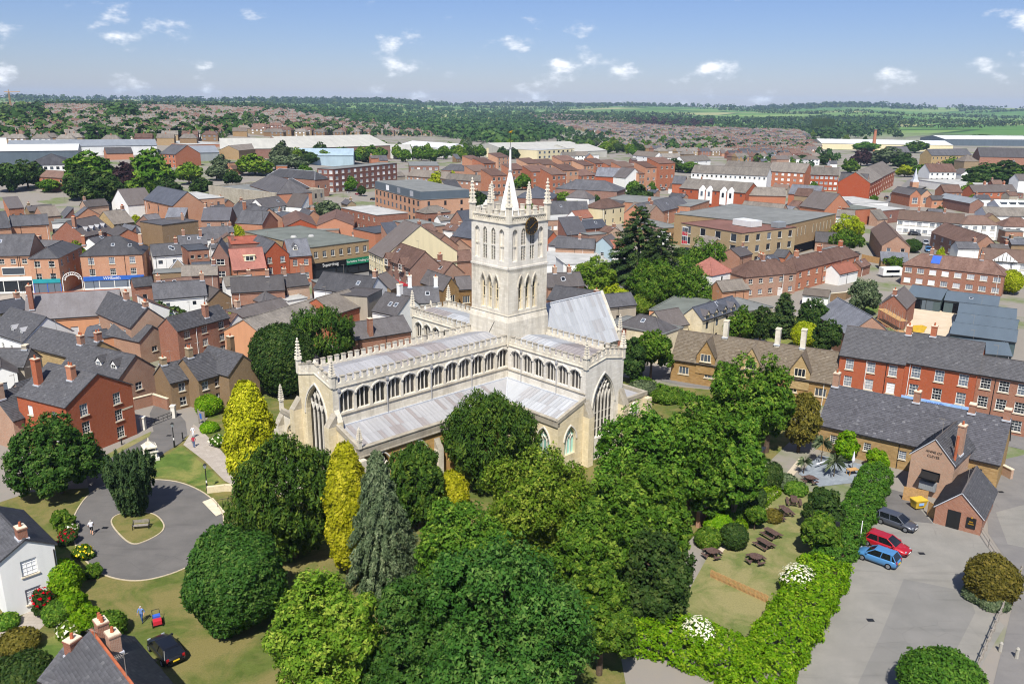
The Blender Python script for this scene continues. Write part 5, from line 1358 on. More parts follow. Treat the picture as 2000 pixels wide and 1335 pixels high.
bld('brick_terrace', 'second low brick terrace with grey tiled roof further right', (869, 350), (946, 355), 5.4, 341, wall='brick', roof='tile_grey', win='f:w2x8:1.4x1.1:u', cat='terrace')
bld('apartment_block', 'four-storey brick apartment block with cream panels and balconies', (651, 331), (775, 319), 11.3, typ='f', d=10, wall='brick_dark', roof='felt', win='f:w4x11:2.0x1.6 l:w4x3:2.0x1.6', cat='flats')
bld('apartment_block', 'smaller brick flats behind the long apartment block', (800, 324), (858, 324), 7.0, 316, typ='f', wall='brick_dark', roof='felt', win='f:w2x5:1.8x1.4', cat='flats')
bld('hipped_house', 'brick house with hipped slate roof among trees', (862, 332), (908, 334), 5.4, 321, typ='h', wall='brick', roof='slate')
bld('civic_hall', 'grey stone civic building with rows of windows and flat parapet', (541, 381), (633, 372), 8.0, 362, typ='f', wall='stone_grime', roof='felt', win='f:b2x8:1.1x1.9', par=.7, cat='building')
bld('civic_hall', 'red brick wing with long hipped slate roof left of the civic building', (488, 362), (541, 379), 8.0, 346, typ='h', pitch=34, wall='brick_red', roof='slate', win='f:p2x8:.9x1.6', cat='building')
bld('hipped_house', 'hipped slate roof with lead ridges behind the stone facade', (562, 370), (604, 366), 8.4, 349, typ='h', wall='brick', roof='slate', ridge='lead_flash')
bld('hipped_house', 'large hipped slate roof with brick walls in front of the trees', (522, 343), (615, 351), 7.4, 332, typ='h', wall='brick', roof='slate', ridge='lead_flash', win='r:p1x2:1.0x1.5')
bld('white_pub', 'white fronted building with slate roof below the civic hall', (517, 407), (561, 400), 6.0, 386, wall='white', win='f:b2x4:.9x1.2', cat='house')
bld('slate_house', 'low slate roof with brick wall left of the white pub', (480, 420), (516, 414), 5.0, 400, wall='brick_old')
bld('brick_house', 'orange brick gabled house with air units below the white pub', (512, 438), (542, 431), 5.5, typ='x', pitch=38, d=10, wall='brick_orange')
# left, behind the shops
bld('orange_store', 'plain orange brick store with slate roof behind the corner shop', (21, 442), (95, 438), 7.0, 420, pitch=30, wall='brick_orange', roof='slate', cat='building')
bld('slate_house', 'slate roof with lead valley left of the orange store', (-20, 447), (21, 444), 7.0, 414, wall='brick_orange')
r_, L_, d_, h_, z_ = bld('dormer_house', 'dark slate roof with four lead dormers and big brick chimney', (166, 462), (221, 449), 6.2, 427, wall='brick', roof='slate_blue', ch=((-.1, .3, 1.2, 4),))
for x in (.25, .45, .65, .85): dormer(r_, L_ * x, 1.2, h_ + .6, 1.1, 1.0, 1.6, 0, 'lead_flash', 'lead')
bld('stone_house', 'house with mossy yellow tiled roof and tall chimney', (222, 438), (262, 433), 7.6, 411, wall='ironstone', roof='tile_grey', win='f:s2x1:1.2x1.5', ch=((.95, .5, 1.0, 4),))
bld('brick_gable_house', 'plain orange brick gable wall above the blue fascia shop', (228, 462), (273, 458), 7.5, typ='x', pitch=30, d=9, wall='brick_orange', roof='slate')
bld('brown_wall_house', 'tall blank brown walled building with slate top', (273, 433), (316, 440), 8.5, typ='f', d=12, wall='brick_brown', roof='slate', cat='building')
bld('barn_hall', 'large barn-like hall with black slate roof and orange brick side', (281, 389), (337, 402), 9.0, 369, wall='brick_orange', roof='slate_blue', win='f:d2x3:1.0x2.0', cat='hall')
bld('barn_hall', 'flat-fronted brick hall extension with grey concrete coping', (338, 393), (438, 386), 9.0, 378, typ='f', wall='brick_orange', roof='felt_light', win='f:d2x4:.9x1.6:u', cat='hall')
bld('white_gable_house', 'white building with slate roof in front of the big trees', (218, 395), (250, 401), 6.0, typ='x', pitch=38, d=10, wall='white', win='f:p1x2:1.0x1.4')
bld('white_gable_house', 'white flat annexe with red brown fascia beside the barn hall', (250, 392), (281, 391), 6.0, 378, typ='h', pitch=28, wall='white')
bld('brick_house', 'brick house with new dark slate roof, two white windows and a downpipe', (393, 430), (448, 430), 6.5, 405, wall='brick', roof='slate_blue', win='f:t2x2:1.1x1.1', ch=((.02, .5, 1.0, 2),))
bld('slate_house', 'slate house with brick gable chimney below the barn hall', (330, 448), (366, 446), 6.0, 425, wall='brick', ch=((.8, .1, 1.2, 4),))
bld('slate_house', 'cluster of slate roofs with small gables behind the white shop', (350, 479), (405, 476), 6.0, 459, wall='brick', ch=((.2, .5), (.8, .4)))
bld('slate_house', 'grey slate roof right of the dark slate house', (440, 420), (500, 432), 5.5, 401, wall='brick_orange', ch=((.4, .3, 1.0, 0),))
bld('brick_flat_house', 'brick house with three small white windows under a flat dark roof', (368, 490), (408, 487), 7.0, 478, typ='f', wall='brick', roof='felt_dark', win='f:p2x3:.9x.8:u')
bld('white_shop', 'white house with dark slate roof right of the blue fascia shop', (298, 500), (355, 496), 7.2, 476, wall='white', win='f:b2x2:1.0x.9:u', ch=((.88, .5, 1.2, 1),), cat='shop')
bld('market_kiosk', 'low building with pyramid lead roof in the market place', (321, 541), (377, 538), 3.2, 505, typ='h', pitch=48, wall='brick_red', roof='stone_slate', ridge='lead_flash', cat='building')
bld('slate_house', 'low slate roof between the pyramid roof and the turret house', (376, 530), (412, 528), 4.0, 512, wall='brick', roof='slate_blue')
bld('slate_house', 'small slate house with round gable window behind the pale hall', (262, 560), (300, 556), 5.2, 542, wall='brick', win='f:p1x1:.9x1.1')
# right of the tower
bld('purple_slate_row', 'long purple slate roof with white cornice right of the tower', (1069, 584), (1150, 596), 5.2, 563, pitch=34, wall='brick', roof='slate', win='f:p1x4:1.0x1.3')
bld('grey_render_house', 'grey rendered house with stone gable beside the chancel', (1172, 601), (1243, 594), 5.2, 574, wall='render_grey', roof='slate', win='f:p1x1:.8x1.0', ch=((.05, .5, 1.0, 1),))
bld('slate_house', 'slate house with several brick chimneys right of the tower', (1070, 561), (1141, 557), 5.0, 533, wall='brick_old', ch=((.3, .5), (.7, .5)))
bld('white_store', 'low white walled store with slate roof behind the tower', (1071, 478), (1136, 487), 4.5, 464, pitch=24, wall='white', cat='building')
bld('white_flat_store', 'wide flat white roof with ventilators behind the tower', (1068, 518), (1198, 514), 3.6, 491, typ='f', wall='white', roof='felt_light', cat='building')
bld('slate_house', 'slate roof with old brick gable left of the big conifer', (1085, 483), (1160, 486), 5.0, 466, wall='brick_old', ch=((.6, .5, 1.0, 2),))
bld('blue_gable_house', 'grey-blue gabled house with white window left of the big conifer', (1158, 479), (1195, 482), 5.0, typ='x', pitch=40, d=8, wall='metal_blue', win='f:t1x1:1.0x1.0')
bld('tile_house', 'small red-brown roofed house against the conifer', (1185, 484), (1222, 486), 4.5, 470, wall='white', roof='tile_red', win='f:w1x2:1.4x1.0')
bld('brick_gable_house', 'small brick gable with white window beside the tower top', (1070, 466), (1091, 465), 5.0, typ='x', pitch=48, d=8, wall='brick_red', win='f:t1x1:.9x1.2')
bld('flat_brick_block', 'flat-roofed brick block with white windows right of the tower top', (1068, 431), (1137, 428), 5.5, 421, typ='f', wall='brick', roof='felt_light', win='f:w1x6:1.5x1.4', cat='building')
bld('slate_house', 'blue-grey slate roof with brick chimney right of the flat block', (1140, 447), (1186, 443), 5.0, 430, wall='brick', roof='slate_blue', ch=((.05, .5),))
bld('tile_house', 'small house with tan tiled roof and white gable windows', (1128, 427), (1158, 424), 5.5, 411, wall='white', roof='tile_red', win='f:t1x2:.9x.9')
bld('slate_row', 'wide low slate roofs left of the cream house', (1070, 418), (1150, 418), 5.0, 393, wall='brick', roof='slate')
bld('cream_house', 'cream rendered house with brown hipped roof', (1176, 408), (1220, 402), 6.6, 389, typ='h', pitch=32, wall='cream', roof='tile_brown', win='f:b2x3:.8x1.4')
bld('slate_row', 'dark hipped slate roofs of a low brick day centre', (1085, 368), (1205, 374), 5.0, 352, typ='h', pitch=26, wall='brick_dark', roof='slate')
bld('slate_row', 'lower dark slate roof with white corner building', (1105, 385), (1150, 388), 4.0, 372, typ='h', wall='white', roof='slate')
bld('slate_row', 'dark hipped roof just right of the spirelet', (1008, 386), (1080, 388), 5.0, 364, typ='h', pitch=28, wall='brick_dark', roof='slate_blue')
bld('grey_barn', 'red brick barn with mottled grey roof', (1163, 344), (1216, 346), 7.0, 328, wall='brick_red', roof='slate_light', win='f:t1x2:1.0x1.3', cat='building')
bld('white_gable_house', 'white gabled house beside the mottled grey roof', (1222, 348), (1256, 346), 7.0, typ='x', pitch=36, d=10, wall='white', win='f:p2x1:.9x1.2')
bld('brick_shop', 'brick shop with white bow windows and old tiled roof', (1262, 420), (1345, 400), 5.5, 390, wall='brick_red', roof='slate', win='f:t2x5:1.1x1.4', ch=((.3, .5),), cat='shop')
bld('tile_house', 'row of brown roofs with brick chimneys right of the cream house', (1220, 415), (1262, 422), 5.0, 398, wall='brick', roof='tile_grey', ch=((.8, .5, 1.2, 1),))
bld('brick_house', 'plain orange brick wall house with three small windows', (1348, 404), (1386, 392), 6.0, 386, typ='f', wall='brick_orange', roof='felt', win='f:b2x3:.7x1.0:u')
r_, L_, d_, h_, z_ = bld('white_bay_block', 'red brick shopping block with four white pointed bays', (1327, 367), (1456, 377), 8.2, 353, pitch=26, wall='brick_red', roof='tile_grey', win='f:b3x8:.8x.9:u', cat='shop')
for x in (.36, .47, .68, .79):
 m = MB(); x0 = L_ * x; m.extrude([(x0 - 1.4, -.5, 2.5), (x0 + 1.4, -.5, 2.5), (x0 + 1.4, -.5, 8.3), (x0, -.5, 10.0), (x0 - 1.4, -.5, 8.3)], (0, 1.6, 0), 'paint_white'); b_ = m.build('bay', r_)
 m = MB(); m.box(x0 - .5, -.55, 5.6, x0 + .5, -.502, 7.6, 'glass'); m.build('window', b_)
bld('brick_shop', 'brick block with grey roof and white arched dormers', (1456, 381), (1535, 383), 7.0, 366, pitch=34, wall='brick_red', roof='tile_grey', cat='shop')
bld('brick_gable_house', 'small brick gable house left of the white bays', (1313, 358), (1337, 359), 7.0, 344, wall='brick_red', roof='slate')
bld('white_terrace', 'long white three-storey terrace with grey tiled roof', (1350, 337), (1498, 344), 8.5, 325, pitch=30, wall='white', roof='tile_grey', win='f:p3x16:1.1x1.1:u', cat='terrace')
bld('brick_shop', 'low tiled buildings with brick gables behind the buff office', (1440, 416), (1520, 424), 5.0, 396, wall='brick', roof='tile_grey', cat='shop')
bld('slate_house', 'dark slate roof with satellite dish behind the buff office', (1405, 430), (1448, 432), 5.0, 408, wall='brick_dark', roof='slate')
for i, (A, B, ry, lab) in enumerate((((1500, 334), (1572, 338), 318, 'red brick flats with long grey roof behind the white terrace'), ((1583, 341), (1638, 343), 327, 'red brick flats with white window panels left of the chapel'), ((1414, 326), (1500, 331), 316, 'long grey flats roof above the white terrace'), ((1700, 358), (1723, 346), 331, 'red brick flats behind the chapel gable'), ((1722, 346), (1748, 333), 320, 'red brick flats at the road bend'))):
 bld('red_flats', lab, A, B, 8.5, ry, pitch=34, wall='brick_red', roof='tile_grey', win='f:w3x6:1.5x1.4', cat='flats', group='red brick flats with grey roofs')
r_, L_, d_, h_, z_ = bld('brick_chapel', 'old brick chapel with grey roof and three lancet windows', (1637, 358), (1691, 361), 7.5, 339, pitch=46, wall='brick_old', roof='slate', cat='chapel')
for x in (.22, .5, .78):
 m = MB(); x0 = L_ * x; m.extrude([(x0 - .9, -.06, 2.6), (x0 + .9, -.06, 2.6), (x0 + .9, -.06, 4.8), (x0, -.06, 6.4), (x0 - .9, -.06, 4.8)], (0, .055, 0), 'stone_cream'); w_ = m.build('window', r_)
 m = MB(); m.extrude([(x0 - .55, -.09, 2.9), (x0 + .55, -.09, 2.9), (x0 + .55, -.09, 4.7), (x0, -.09, 5.8), (x0 - .55, -.09, 4.7)], (0, .028, 0), 'glass'); m.build('pane', w_)
bld('slate_hall', 'big slate-roofed brick hall behind the buff library', (1562, 402), (1611, 409), 6.0, 376, wall='brick_red', roof='slate', cat='hall')
bld('slate_hall', 'grey-roofed brick gable building right of the slate hall', (1611, 409), (1646, 412), 5.0, typ='x', pitch=34, d=16, wall='brick_red', roof='slate_light', cat='hall')
bld('flat_brick_block', 'flat brick block below the chapel', (1669, 410), (1712, 407), 6.0, 400, typ='f', wall='brick_red', roof='felt_green', cat='building')
bld('flat_brick_block', 'flat brick block with pale roof and white window by the road', (1714, 413), (1768, 408), 5.0, 400, typ='f', wall='brick_dark', roof='felt_light', win='f:p1x3:1.2x1.2', cat='building')
bld('flat_brick_block', 'pale flat roofs with white parapet below the chapel', (1645, 398), (1735, 396), 4.0, 385, typ='f', wall='white', roof='felt_light', cat='building')
bld('slate_hall', 'brick buildings with slate gables left of the chapel', (1540, 378), (1600, 382), 5.5, 362, wall='brick_red', roof='slate_light', cat='hall')
# the buff office and library block
r_, L_, d_, h_, z_ = bld('buff_office', 'three-storey buff brick office with brown flat roof', (1331, 436), (1449, 456), 9.6, typ='f', C=(1531, 441), wall='brick_buff', roof='felt_brown', win='f:p3x4:2.2x2.2 r:p3x5:1.7x1.9', cat='office', edge='felt_brown')
m = MB(); m.box(.6, -.06, 3.4, 3.0, -.004, 8.8, 'frame_white'); wp = m.build('glazed_panel', r_)
for k in range(2):
 for i in range(3):
  m = MB(); m.box(.7 + i * .75, -.1, 3.6 + k * 2.6, 1.35 + i * .75, -.061, 4.6 + k * 2.6, 'red_paint'); m.build('panel', wp); m = MB(); m.box(.7 + i * .75, -.1, 4.7 + k * 2.6, 1.35 + i * .75, -.061, 5.9 + k * 2.6, 'glass'); m.build('pane', wp)
m = MB(); m.box(L_ * .45, d_ * .45, h_ + .2, L_ * .75, d_ * .65, h_ + 1.9, 'metal_white'); m.build('roof_plant_room', r_)
m = MB(); m.box(L_ * .85, d_ * .7, h_ + .2, L_ * .96, d_ * .85, h_ + 1.8, 'metal_grey'); m.build('roof_plant_unit', r_)
r_, L_, d_, h_, z_ = bld('library_block', 'windowless brown brick block with slit windows, raised over a dark open base', (1530, 441), (1632, 418), 9.8, 408, typ='f', wall='brick_buff', roof='felt', cat='office')
for i in range(10):
 x = L_ * (.2 + .07 * i + (.08 if i > 3 else 0)); m = MB(); m.box(x - .25, -.06, 5.6, x + .25, -.004, 8.2, 'sill'); w_ = m.build('window', r_); m = MB(); m.box(x - .13, -.08, 5.7, x + .13, -.061, 8.1, 'glass'); m.build('pane', w_)
m = MB(); m.box(.5, -.03, .2, L_ - .3, -.004, 2.9, 'painted_shade'); m.build('undercroft_shade', r_)  # dark sheet on the wall, painting the shade of the open space beneath
bld('flat_brick_block', 'low flat block with strip windows left of the buff office', (1296, 446), (1333, 444), 4.5, 428, typ='f', wall='brick_buff', roof='felt', win='f:w1x2:2.4x1.3', cat='building')
bld('white_villa', 'white house with pinkish-red hipped roof beside the limes', (1391, 538), (1431, 530), 5.4, 503, typ='h', pitch=40, wall='white', roof='tile_pink', win='f:p2x1:.8x1.2')
bld('brick_terrace', 'brick semi with brown hipped roof at the end of the left terrace', (1457, 541), (1556, 532), 5.2, 508, typ='h', wall='brick', roof='tile_brown', win='f:t2x5:1.2x1.2', ch=((.5, .5),), cat='terrace')
bld('brick_terrace', 'brick terrace with brown roof below the library block', (1556, 529), (1678, 498), 5.2, 491, typ='h', wall='brick_red', roof='tile_brown', win='f:t2x8:1.2x1.2', ch=((.15, .5), (.5, .5), (.85, .5)), cat='terrace')
r_, L_, d_, h_, z_ = bld('brick_terrace', 'brick terrace with brown hipped roof and blue solar panel', (1764, 516), (1962, 538), 5.2, 502, typ='h', wall='brick', roof='tile_brown', win='f:w2x8:1.6x1.3', ch=((.25, .5), (.75, .5)), cat='terrace')
m = MB(); m.slab([(L_ * .27, .9, h_ + .95), (L_ * .36, .9, h_ + .95), (L_ * .36, 3.0, h_ + 2.6), (L_ * .27, 3.0, h_ + 2.6)], .06, 'blue_paint'); m.build('solar_panel', r_)
bld('brick_row_house', 'row of brown gabled roofs with brick end wall, left side of the close', (1723, 479), (1778, 482), 5.0, typ='x', pitch=38, d=34, wall='brick', roof='tile_brown', win='f:p2x2:1.1x1.1', cat='terrace')
bld('brick_row_house', 'row of brown gabled roofs with brick end wall, right side of the close', (1899, 481), (1951, 482), 5.0, typ='x', pitch=40, d=28, wall='brick_old', roof='tile_brown', win='f:p2x1:1.0x1.0 l:w2x5:1.5x1.3', cat='terrace')
bld('white_row', 'long white terrace with brown roof at the end of the close', (1753, 428), (1880, 437), 5.2, 414, wall='white', roof='tile_brown', win='f:w2x10:1.6x1.3', ch=((.3, .5), (.7, .5)), cat='terrace')
bld('white_row', 'white terrace end with brown hipped roof right of the close', (1880, 438), (1949, 439), 5.2, 421, typ='h', wall='white', roof='tile_brown', win='f:w2x4:1.5x1.3', cat='terrace')
r_, L_, d_, h_, z_ = bld('mock_tudor_house', 'white mock-tudor house with black timbers at the right edge', (1918, 507), (2012, 514), 5.2, 487, wall='white', roof='tile_brown', win='f:w2x4:1.5x1.3')
m = MB(); m.extrude([(L_ * .2, -.5, 5.2), (L_ * .75, -.5, 5.2), (L_ * .475, -.5, 7.6)], (0, .49, 0), 'paint_white'); g_ = m.build('timbered_gable', r_)
for k in range(6):
 m = MB(); x = L_ * (.26 + .08 * k); zt = 5.2 + 2.3 * (1 - abs(x - L_ * .475) / (L_ * .275)); m.box(x - .06, -.54, 5.2, x + .06, -.502, zt, 'frame_dark'); m.build('timber', g_)
bld('white_semi', 'white hipped semi at the right edge above the close', (1960, 442), (2020, 443), 5.2, 425, typ='h', wall='white', roof='tile_brown', win='f:w2x3:1.5x1.3')
bld('grey_workshop', 'wide grey roofed workshop at the right edge', (1928, 421), (2020, 423), 4.5, 405, pitch=26, wall='white', roof='tile_grey', cat='building')
r_, L_, d_, h_, z_ = bld('skylight_shed', 'white roofed shed with three dark skylights', (1953, 404), (2012, 405), 5.0, 391, pitch=22, wall='white', roof='metal_white', cat='shed')
for x in (.2, .5, .8):
 m = MB(); m.box(L_ * x - 1.1, 1.6, h_ + .95, L_ * x + 1.1, 3.6, h_ + 1.75, 'glass'); m.build('skylight', r_)
bld('workshop', 'dark brick workshop gable with grey roof and blue doors', (1895, 397), (1922, 397), 4.2, typ='x', pitch=30, d=24, wall='brick_dark', roof='metal_grey', cat='building')
bld('slate_row', 'red brick terrace with slate roof and chimneys at the right', (1902, 375), (1986, 374), 5.4, 361, wall='brick_red', win='f:c2x6:1.1x1.3', ch=((.35, .5), (.8, .5)), cat='terrace')
for i, (x0, x1) in enumerate(((1778, 1799), (1799, 1820))):
 bld('orange_school', ('left' if i == 0 else 'right') + ' of the twin orange brick school gables', (x0, 381), (x1, 381), 5.2, typ='x', pitch=42, d=16, wall='brick_orange', roof='slate', win='f:t1x1:2.6x2.6', cat='school')
rt = empty('school_turret', G(1784, 392, 0)); tag(rt, 'brick turret with pointed white spirelet beside the orange school', 'turret')
m = MB(); m.box(-1.5, 0, 0, 1.5, 3, 9, 'brick_orange'); m.build('shaft', rt); m = MB(); m.frus(0, 1.5, 9, 10, 2.1, 1.7, 'lead_flash', 4); m.frus(0, 1.5, 10, 15.5, 1.4, .06, 'lead_flash', 4); m.build('spire', rt)
bld('orange_school', 'school wing with tiled roof behind the twin gables', (1845, 375), (1880, 375), 6.0, 361, wall='brick_orange', roof='tile_brown', win='f:t2x4:1.3x1.3', cat='school')
bld('orange_school', 'low brick school range with dark lean-to roof', (1821, 390), (1878, 389), 3.6, 382, wall='brick_red', roof='slate', win='f:t1x4:1.3x1.2', cat='school')
bld('white_flat_store', 'long white flat shed at the right below the trees', (1873, 362), (1962, 361), 4.0, 351, typ='f', wall='white', roof='felt_light', cat='shed')
bld('timbered_house', 'half-timbered house with brown roof at the road junction', (1816, 336), (1868, 336), 6.0, 320, wall='white', roof='tile_brown', win='f:b2x5:1.2x1.3', ch=((.5, .5),))
bld('college_block', 'yellow stone college range with slate roof and gables', (1820, 304), (1898, 303), 9.0, 291, wall='ironstone', roof='slate', win='f:p2x10:1.2x1.8', cat='college')
bld('college_block', 'yellow stone college wing left of the trees', (1738, 298), (1778, 298), 9.0, 286, wall='ironstone', roof='slate', win='f:p2x5:1.2x1.8', cat='college')
bld('grey_school', 'wide grey roofed school at the right edge', (1914, 306), (2015, 308), 8.0, 289, wall='brick', roof='slate', cat='school')
bld('hipped_house', 'dark hipped roof house left of the big dark trees', (1884, 315), (1912, 315), 7.0, 302, typ='h', wall='brick_brown', roof='tile_grey')
bld('white_gable_house', 'white gabled building in front of the dark trees', (1878, 340), (1907, 340), 4.0, typ='x', pitch=30, d=10, wall='white')
bld('white_gable_house', 'white building at the right edge by the parked vans', (1990, 352), (2020, 352), 7.0, 340, wall='white')
# pub, stone hall, red Georgian row on the right
r_, L_, d_, h_, z_ = bld('stone_pub', 'long ironstone inn with pale slate roof above the beer garden', (1599, 827), (1953, 906), 3.6, 784, pitch=42, wall='ironstone', roof='slate_light', win='f:s1x5:.9x1.1', ch=((.02, .5, 1.7, 1), (.5, .5, 1.3, 1), (.8, .5, 1.0, 0), (.985, .5, 1.2, 0)), chm='brick_old', slates='slates_pub', cat='pub')
bld('pub_extension', 'brick gabled pub extension with kitchen hood and painted lettering', (1780.6, 884), (1865, 907), 4.7, typ='x', pitch=46, d=7.5, wall='brick_old', roof='slate', win='f:b1x1:2.1x1.2', ch=((.35, .92, 1.4, 1),), slates='slates', cat='pub', edge='lead_flash')
r_, L_, d_, h_, z_ = HOUSES[-1]
text_on(r_, 'ANNE OF', L_ * .5, 5.5, .42, 'frame_dark', y=-.02); text_on(r_, 'CLEVES', L_ * .5, 4.95, .42, 'frame_dark', y=-.02)
m = MB(); m.extrude([(L_ * .3, -1.1, 2.4), (L_ * .3, -1.1, 2.55), (L_ * .3, -.01, 2.95), (L_ * .3, -.01, 2.4)], (L_ * .4, 0, 0), 'black_iron'); m.build('kitchen_hood', r_)
m = MB(); m.box(L_ * .31, -.6, .9, L_ * .69, -.01, 1.9, 'metal_grey'); m.build('kitchen_unit', r_)
m = MB(); m.bar((L_ * .95, .5, 5.0), (L_ * .95, .5, 8.0), .16, 'clay', 8); m.build('flue', r_)
r_, L_, d_, h_, z_ = bld('brick_outhouse', 'small brick outhouse with steep slate roof, black door and hanging sign board', (1828, 987), (1920, 1011.5), 2.05, typ='x', pitch=44, d=8.5, wall='brick', roof='slate', slates='slates', cat='outhouse', edge='lead_flash')
m = MB(); m.box(L_ * .27, -.06, 0, L_ * .55, -.004, 2.05, 'black_iron'); m.build('door', r_)
m = MB(); m.box(L_ * .68, -.09, .55, L_ * .88, -.004, 1.75, 'black_iron'); m.frus(L_ * .78, -.1, 1.75, 1.95, .12, .03, 'gold', 5); s_ = m.build('sign_board', r_)
m = MB(); m.box(L_ * .72, -.12, 1.0, L_ * .84, -.091, 1.12, 'gold'); m.box(L_ * .74, -.12, 1.25, L_ * .82, -.091, 1.38, 'gold'); m.build('sign_text', s_)
r_, L_, d_, h_, z_ = bld('stone_almshouse', 'long medieval stone hall with stone slate roof and gabled dormers', (1312, 699), (1634, 749), 3.8, 666, pitch=50, wall='ironstone', roof='stone_slate', win='f:k1x6:1.7x1.3', slates='slates_stone', ch=((.3, .5, 2.6, 0), (.62, .5, 2.4, 0), (.77, .5, 2.8, 0)), chm='stone', cat='hall', edge='stone_slate')
for x in (.22, .5, .79):
 m = MB(); x0 = L_ * x; m.extrude([(x0 - 1.5, -.14, 2.0), (x0 + 1.5, -.14, 2.0), (x0 + 1.5, -.14, 5.0), (x0, -.14, 7.6), (x0 - 1.5, -.14, 5.0)], (0, 2.2, 0), 'ironstone'); g_ = m.build('gable', r_)
 m = MB(); m.slab([(x0 - 1.65, -.3, 4.95), (x0, -.3, 7.75), (x0, 3.4, 7.75), (x0 - 1.65, 3.4, 4.95)], .1, 'stone_slate'); m.slab([(x0, -.3, 7.75), (x0 + 1.65, -.3, 4.95), (x0 + 1.65, 3.4, 4.95), (x0, 3.4, 7.75)], .1, 'stone_slate'); m.build('gable_roof', g_)
 add_win(g_, 'k', x0, -.2, 4.1, 1.7, 1.25)
r_, L_, d_, h_, z_ = bld('red_georgian_house', 'bright red brick Georgian house with white sash windows, left of the pair', (1641, 692), (1768, 711), 8.0, 645, pitch=40, wall='brick_red', roof='slate', win='f:n3x3:1.15x1.65:k', slates='slates', ch=((.98, .5, 1.2, 1),), cat='house', shop=('shop_grey', 2.2, .7, 'shop_grey'))
r_, L_, d_, h_, z_ = bld('red_georgian_house', 'bright red brick Georgian house with pale blue shopfront, right of the pair', (1769, 706), (1909, 729), 8.2, 660, pitch=40, wall='brick_red', roof='slate', win='f:s3x3:1.25x1.75:k', slates='slates', ch=((.28, .5, 1.4, 1),), cat='house', shop=('pale_blue', 2.3, .8, 'pale_blue'))
text_on(r_, 'MOMENTS', L_ * .5, 2.7, .5, 'blue_paint', y=-.25)
bld('brown_georgian_house', 'three-storey brown brick house with stone bands at the right edge', (1910, 729), (2020, 747), 8.0, 703, pitch=38, wall='brick', roof='slate', win='f:s3x3:1.3x1.6', slates='slates', cat='house')
bld('slate_barn', 'pale slate roof under repair with scaffold boards', (1655, 652), (1742, 652), 4.5, typ='x', pitch=38, d=15, wall='brick', roof='slate_light', cat='barn')
bld('slate_barn', 'slate gabled barn end beyond the roof under repair', (1717, 595), (1770, 602), 4.5, typ='x', pitch=42, d=11, wall='brick', roof='slate', cat='barn', ch=((.02, .5, 1.0, 1),))
for i, (A, B, ry, lab) in enumerate((((1770, 577), (1838, 586), 561, 'grey metal garage block with two openings at the back of the yard'), ((1845, 586), (1949, 598), 574, 'grey metal open garage facing the yard'), ((1871, 611), (1984, 624), 598, 'topmost of three grey metal sheds beside the yard'), ((1865, 630), (1984, 646), 618, 'middle of three grey metal sheds beside the yard'), ((1856, 651), (1984, 668), 637, 'nearest of three grey metal sheds beside the yard'), ((1880, 686), (1976, 695), 666, 'dark green clad shed behind the red Georgian house'))):
 r_, L_, d_, h_, z_ = bld('metal_shed', lab, A, B, 2.7, ry, pitch=14, wall='cladding_teal', roof='metal_dark', cat='shed', group='grey metal sheds round the yard')
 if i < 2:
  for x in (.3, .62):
   m = MB(); m.box(L_ * x - 1.3, -.05, 0, L_ * x + 1.3, -.004, 2.2, 'painted_shade' if x < .5 else 'metal_dark'); m.build('garage_shade_and_door', r_)  # left panel painted dark as a shaded opening, right one a metal door
# school with dormers and its neighbours behind the stone hall
r_, L_, d_, h_, z_ = bld('stone_school', 'cream stone school with dark slate roof and four gabled dormers', (1372, 625), (1448, 601), 5.6, 589, pitch=42, wall='stone_cream', roof='slate_blue', win='f:b2x4:.9x1.4', cat='school')
for x in (.12, .32, .55, .78): dormer(r_, L_ * x, -.05, h_ - .6, 1.6, 1.3, 2.2, 0, 'stone_cream', 'slate_blue', 'b')
bld('green_flat_hall', 'hall with flat green-grey roof behind the stone school', (1268, 606), (1340, 616), 4.4, 582, typ='f', wall='pinkish', roof='felt_green', cat='hall')
bld('slate_house', 'brick house with hipped slate roof between chancel and school', (1204, 636), (1292, 654), 5.2, 617, typ='h', pitch=34, wall='brick', roof='slate', win='f:p1x3:1.0x1.6')
bld('cream_extension', 'cream stone extension with flat grey roof beside the hipped slate house', (1292, 655), (1334, 640), 5.2, 624, typ='f', wall='stone_cream', roof='felt', win='f:p1x2:.9x1.3')
bld('slate_house', 'slate gabled roof joining the school from the left', (1300, 640), (1345, 632), 4.6, 605, wall='stone_cream', roof='slate')
bld('garden_shed', 'small cream roofed outbuilding in the gardens behind the hall', (1568, 575), (1618, 580), 2.6, 565, pitch=20, wall='white', roof='tile_grey', cat='shed')
bld('garden_shed', 'red tiled outbuilding with blue doors behind the brick terrace', (1640, 535), (1676, 527), 3.0, 514, wall='white', roof='tile_red', cat='shed')
bld('garden_shed', 'small brick garage near the caravan', (1682, 522), (1700, 516), 2.6, 508, wall='brick', roof='tile_brown', cat='shed')
bld('flat_grey_garage', 'low grey flat roof in the gardens beside the white walls', (1450, 610), (1510, 600), 2.8, 586, typ='f', wall='render_grey', roof='felt', cat='shed')
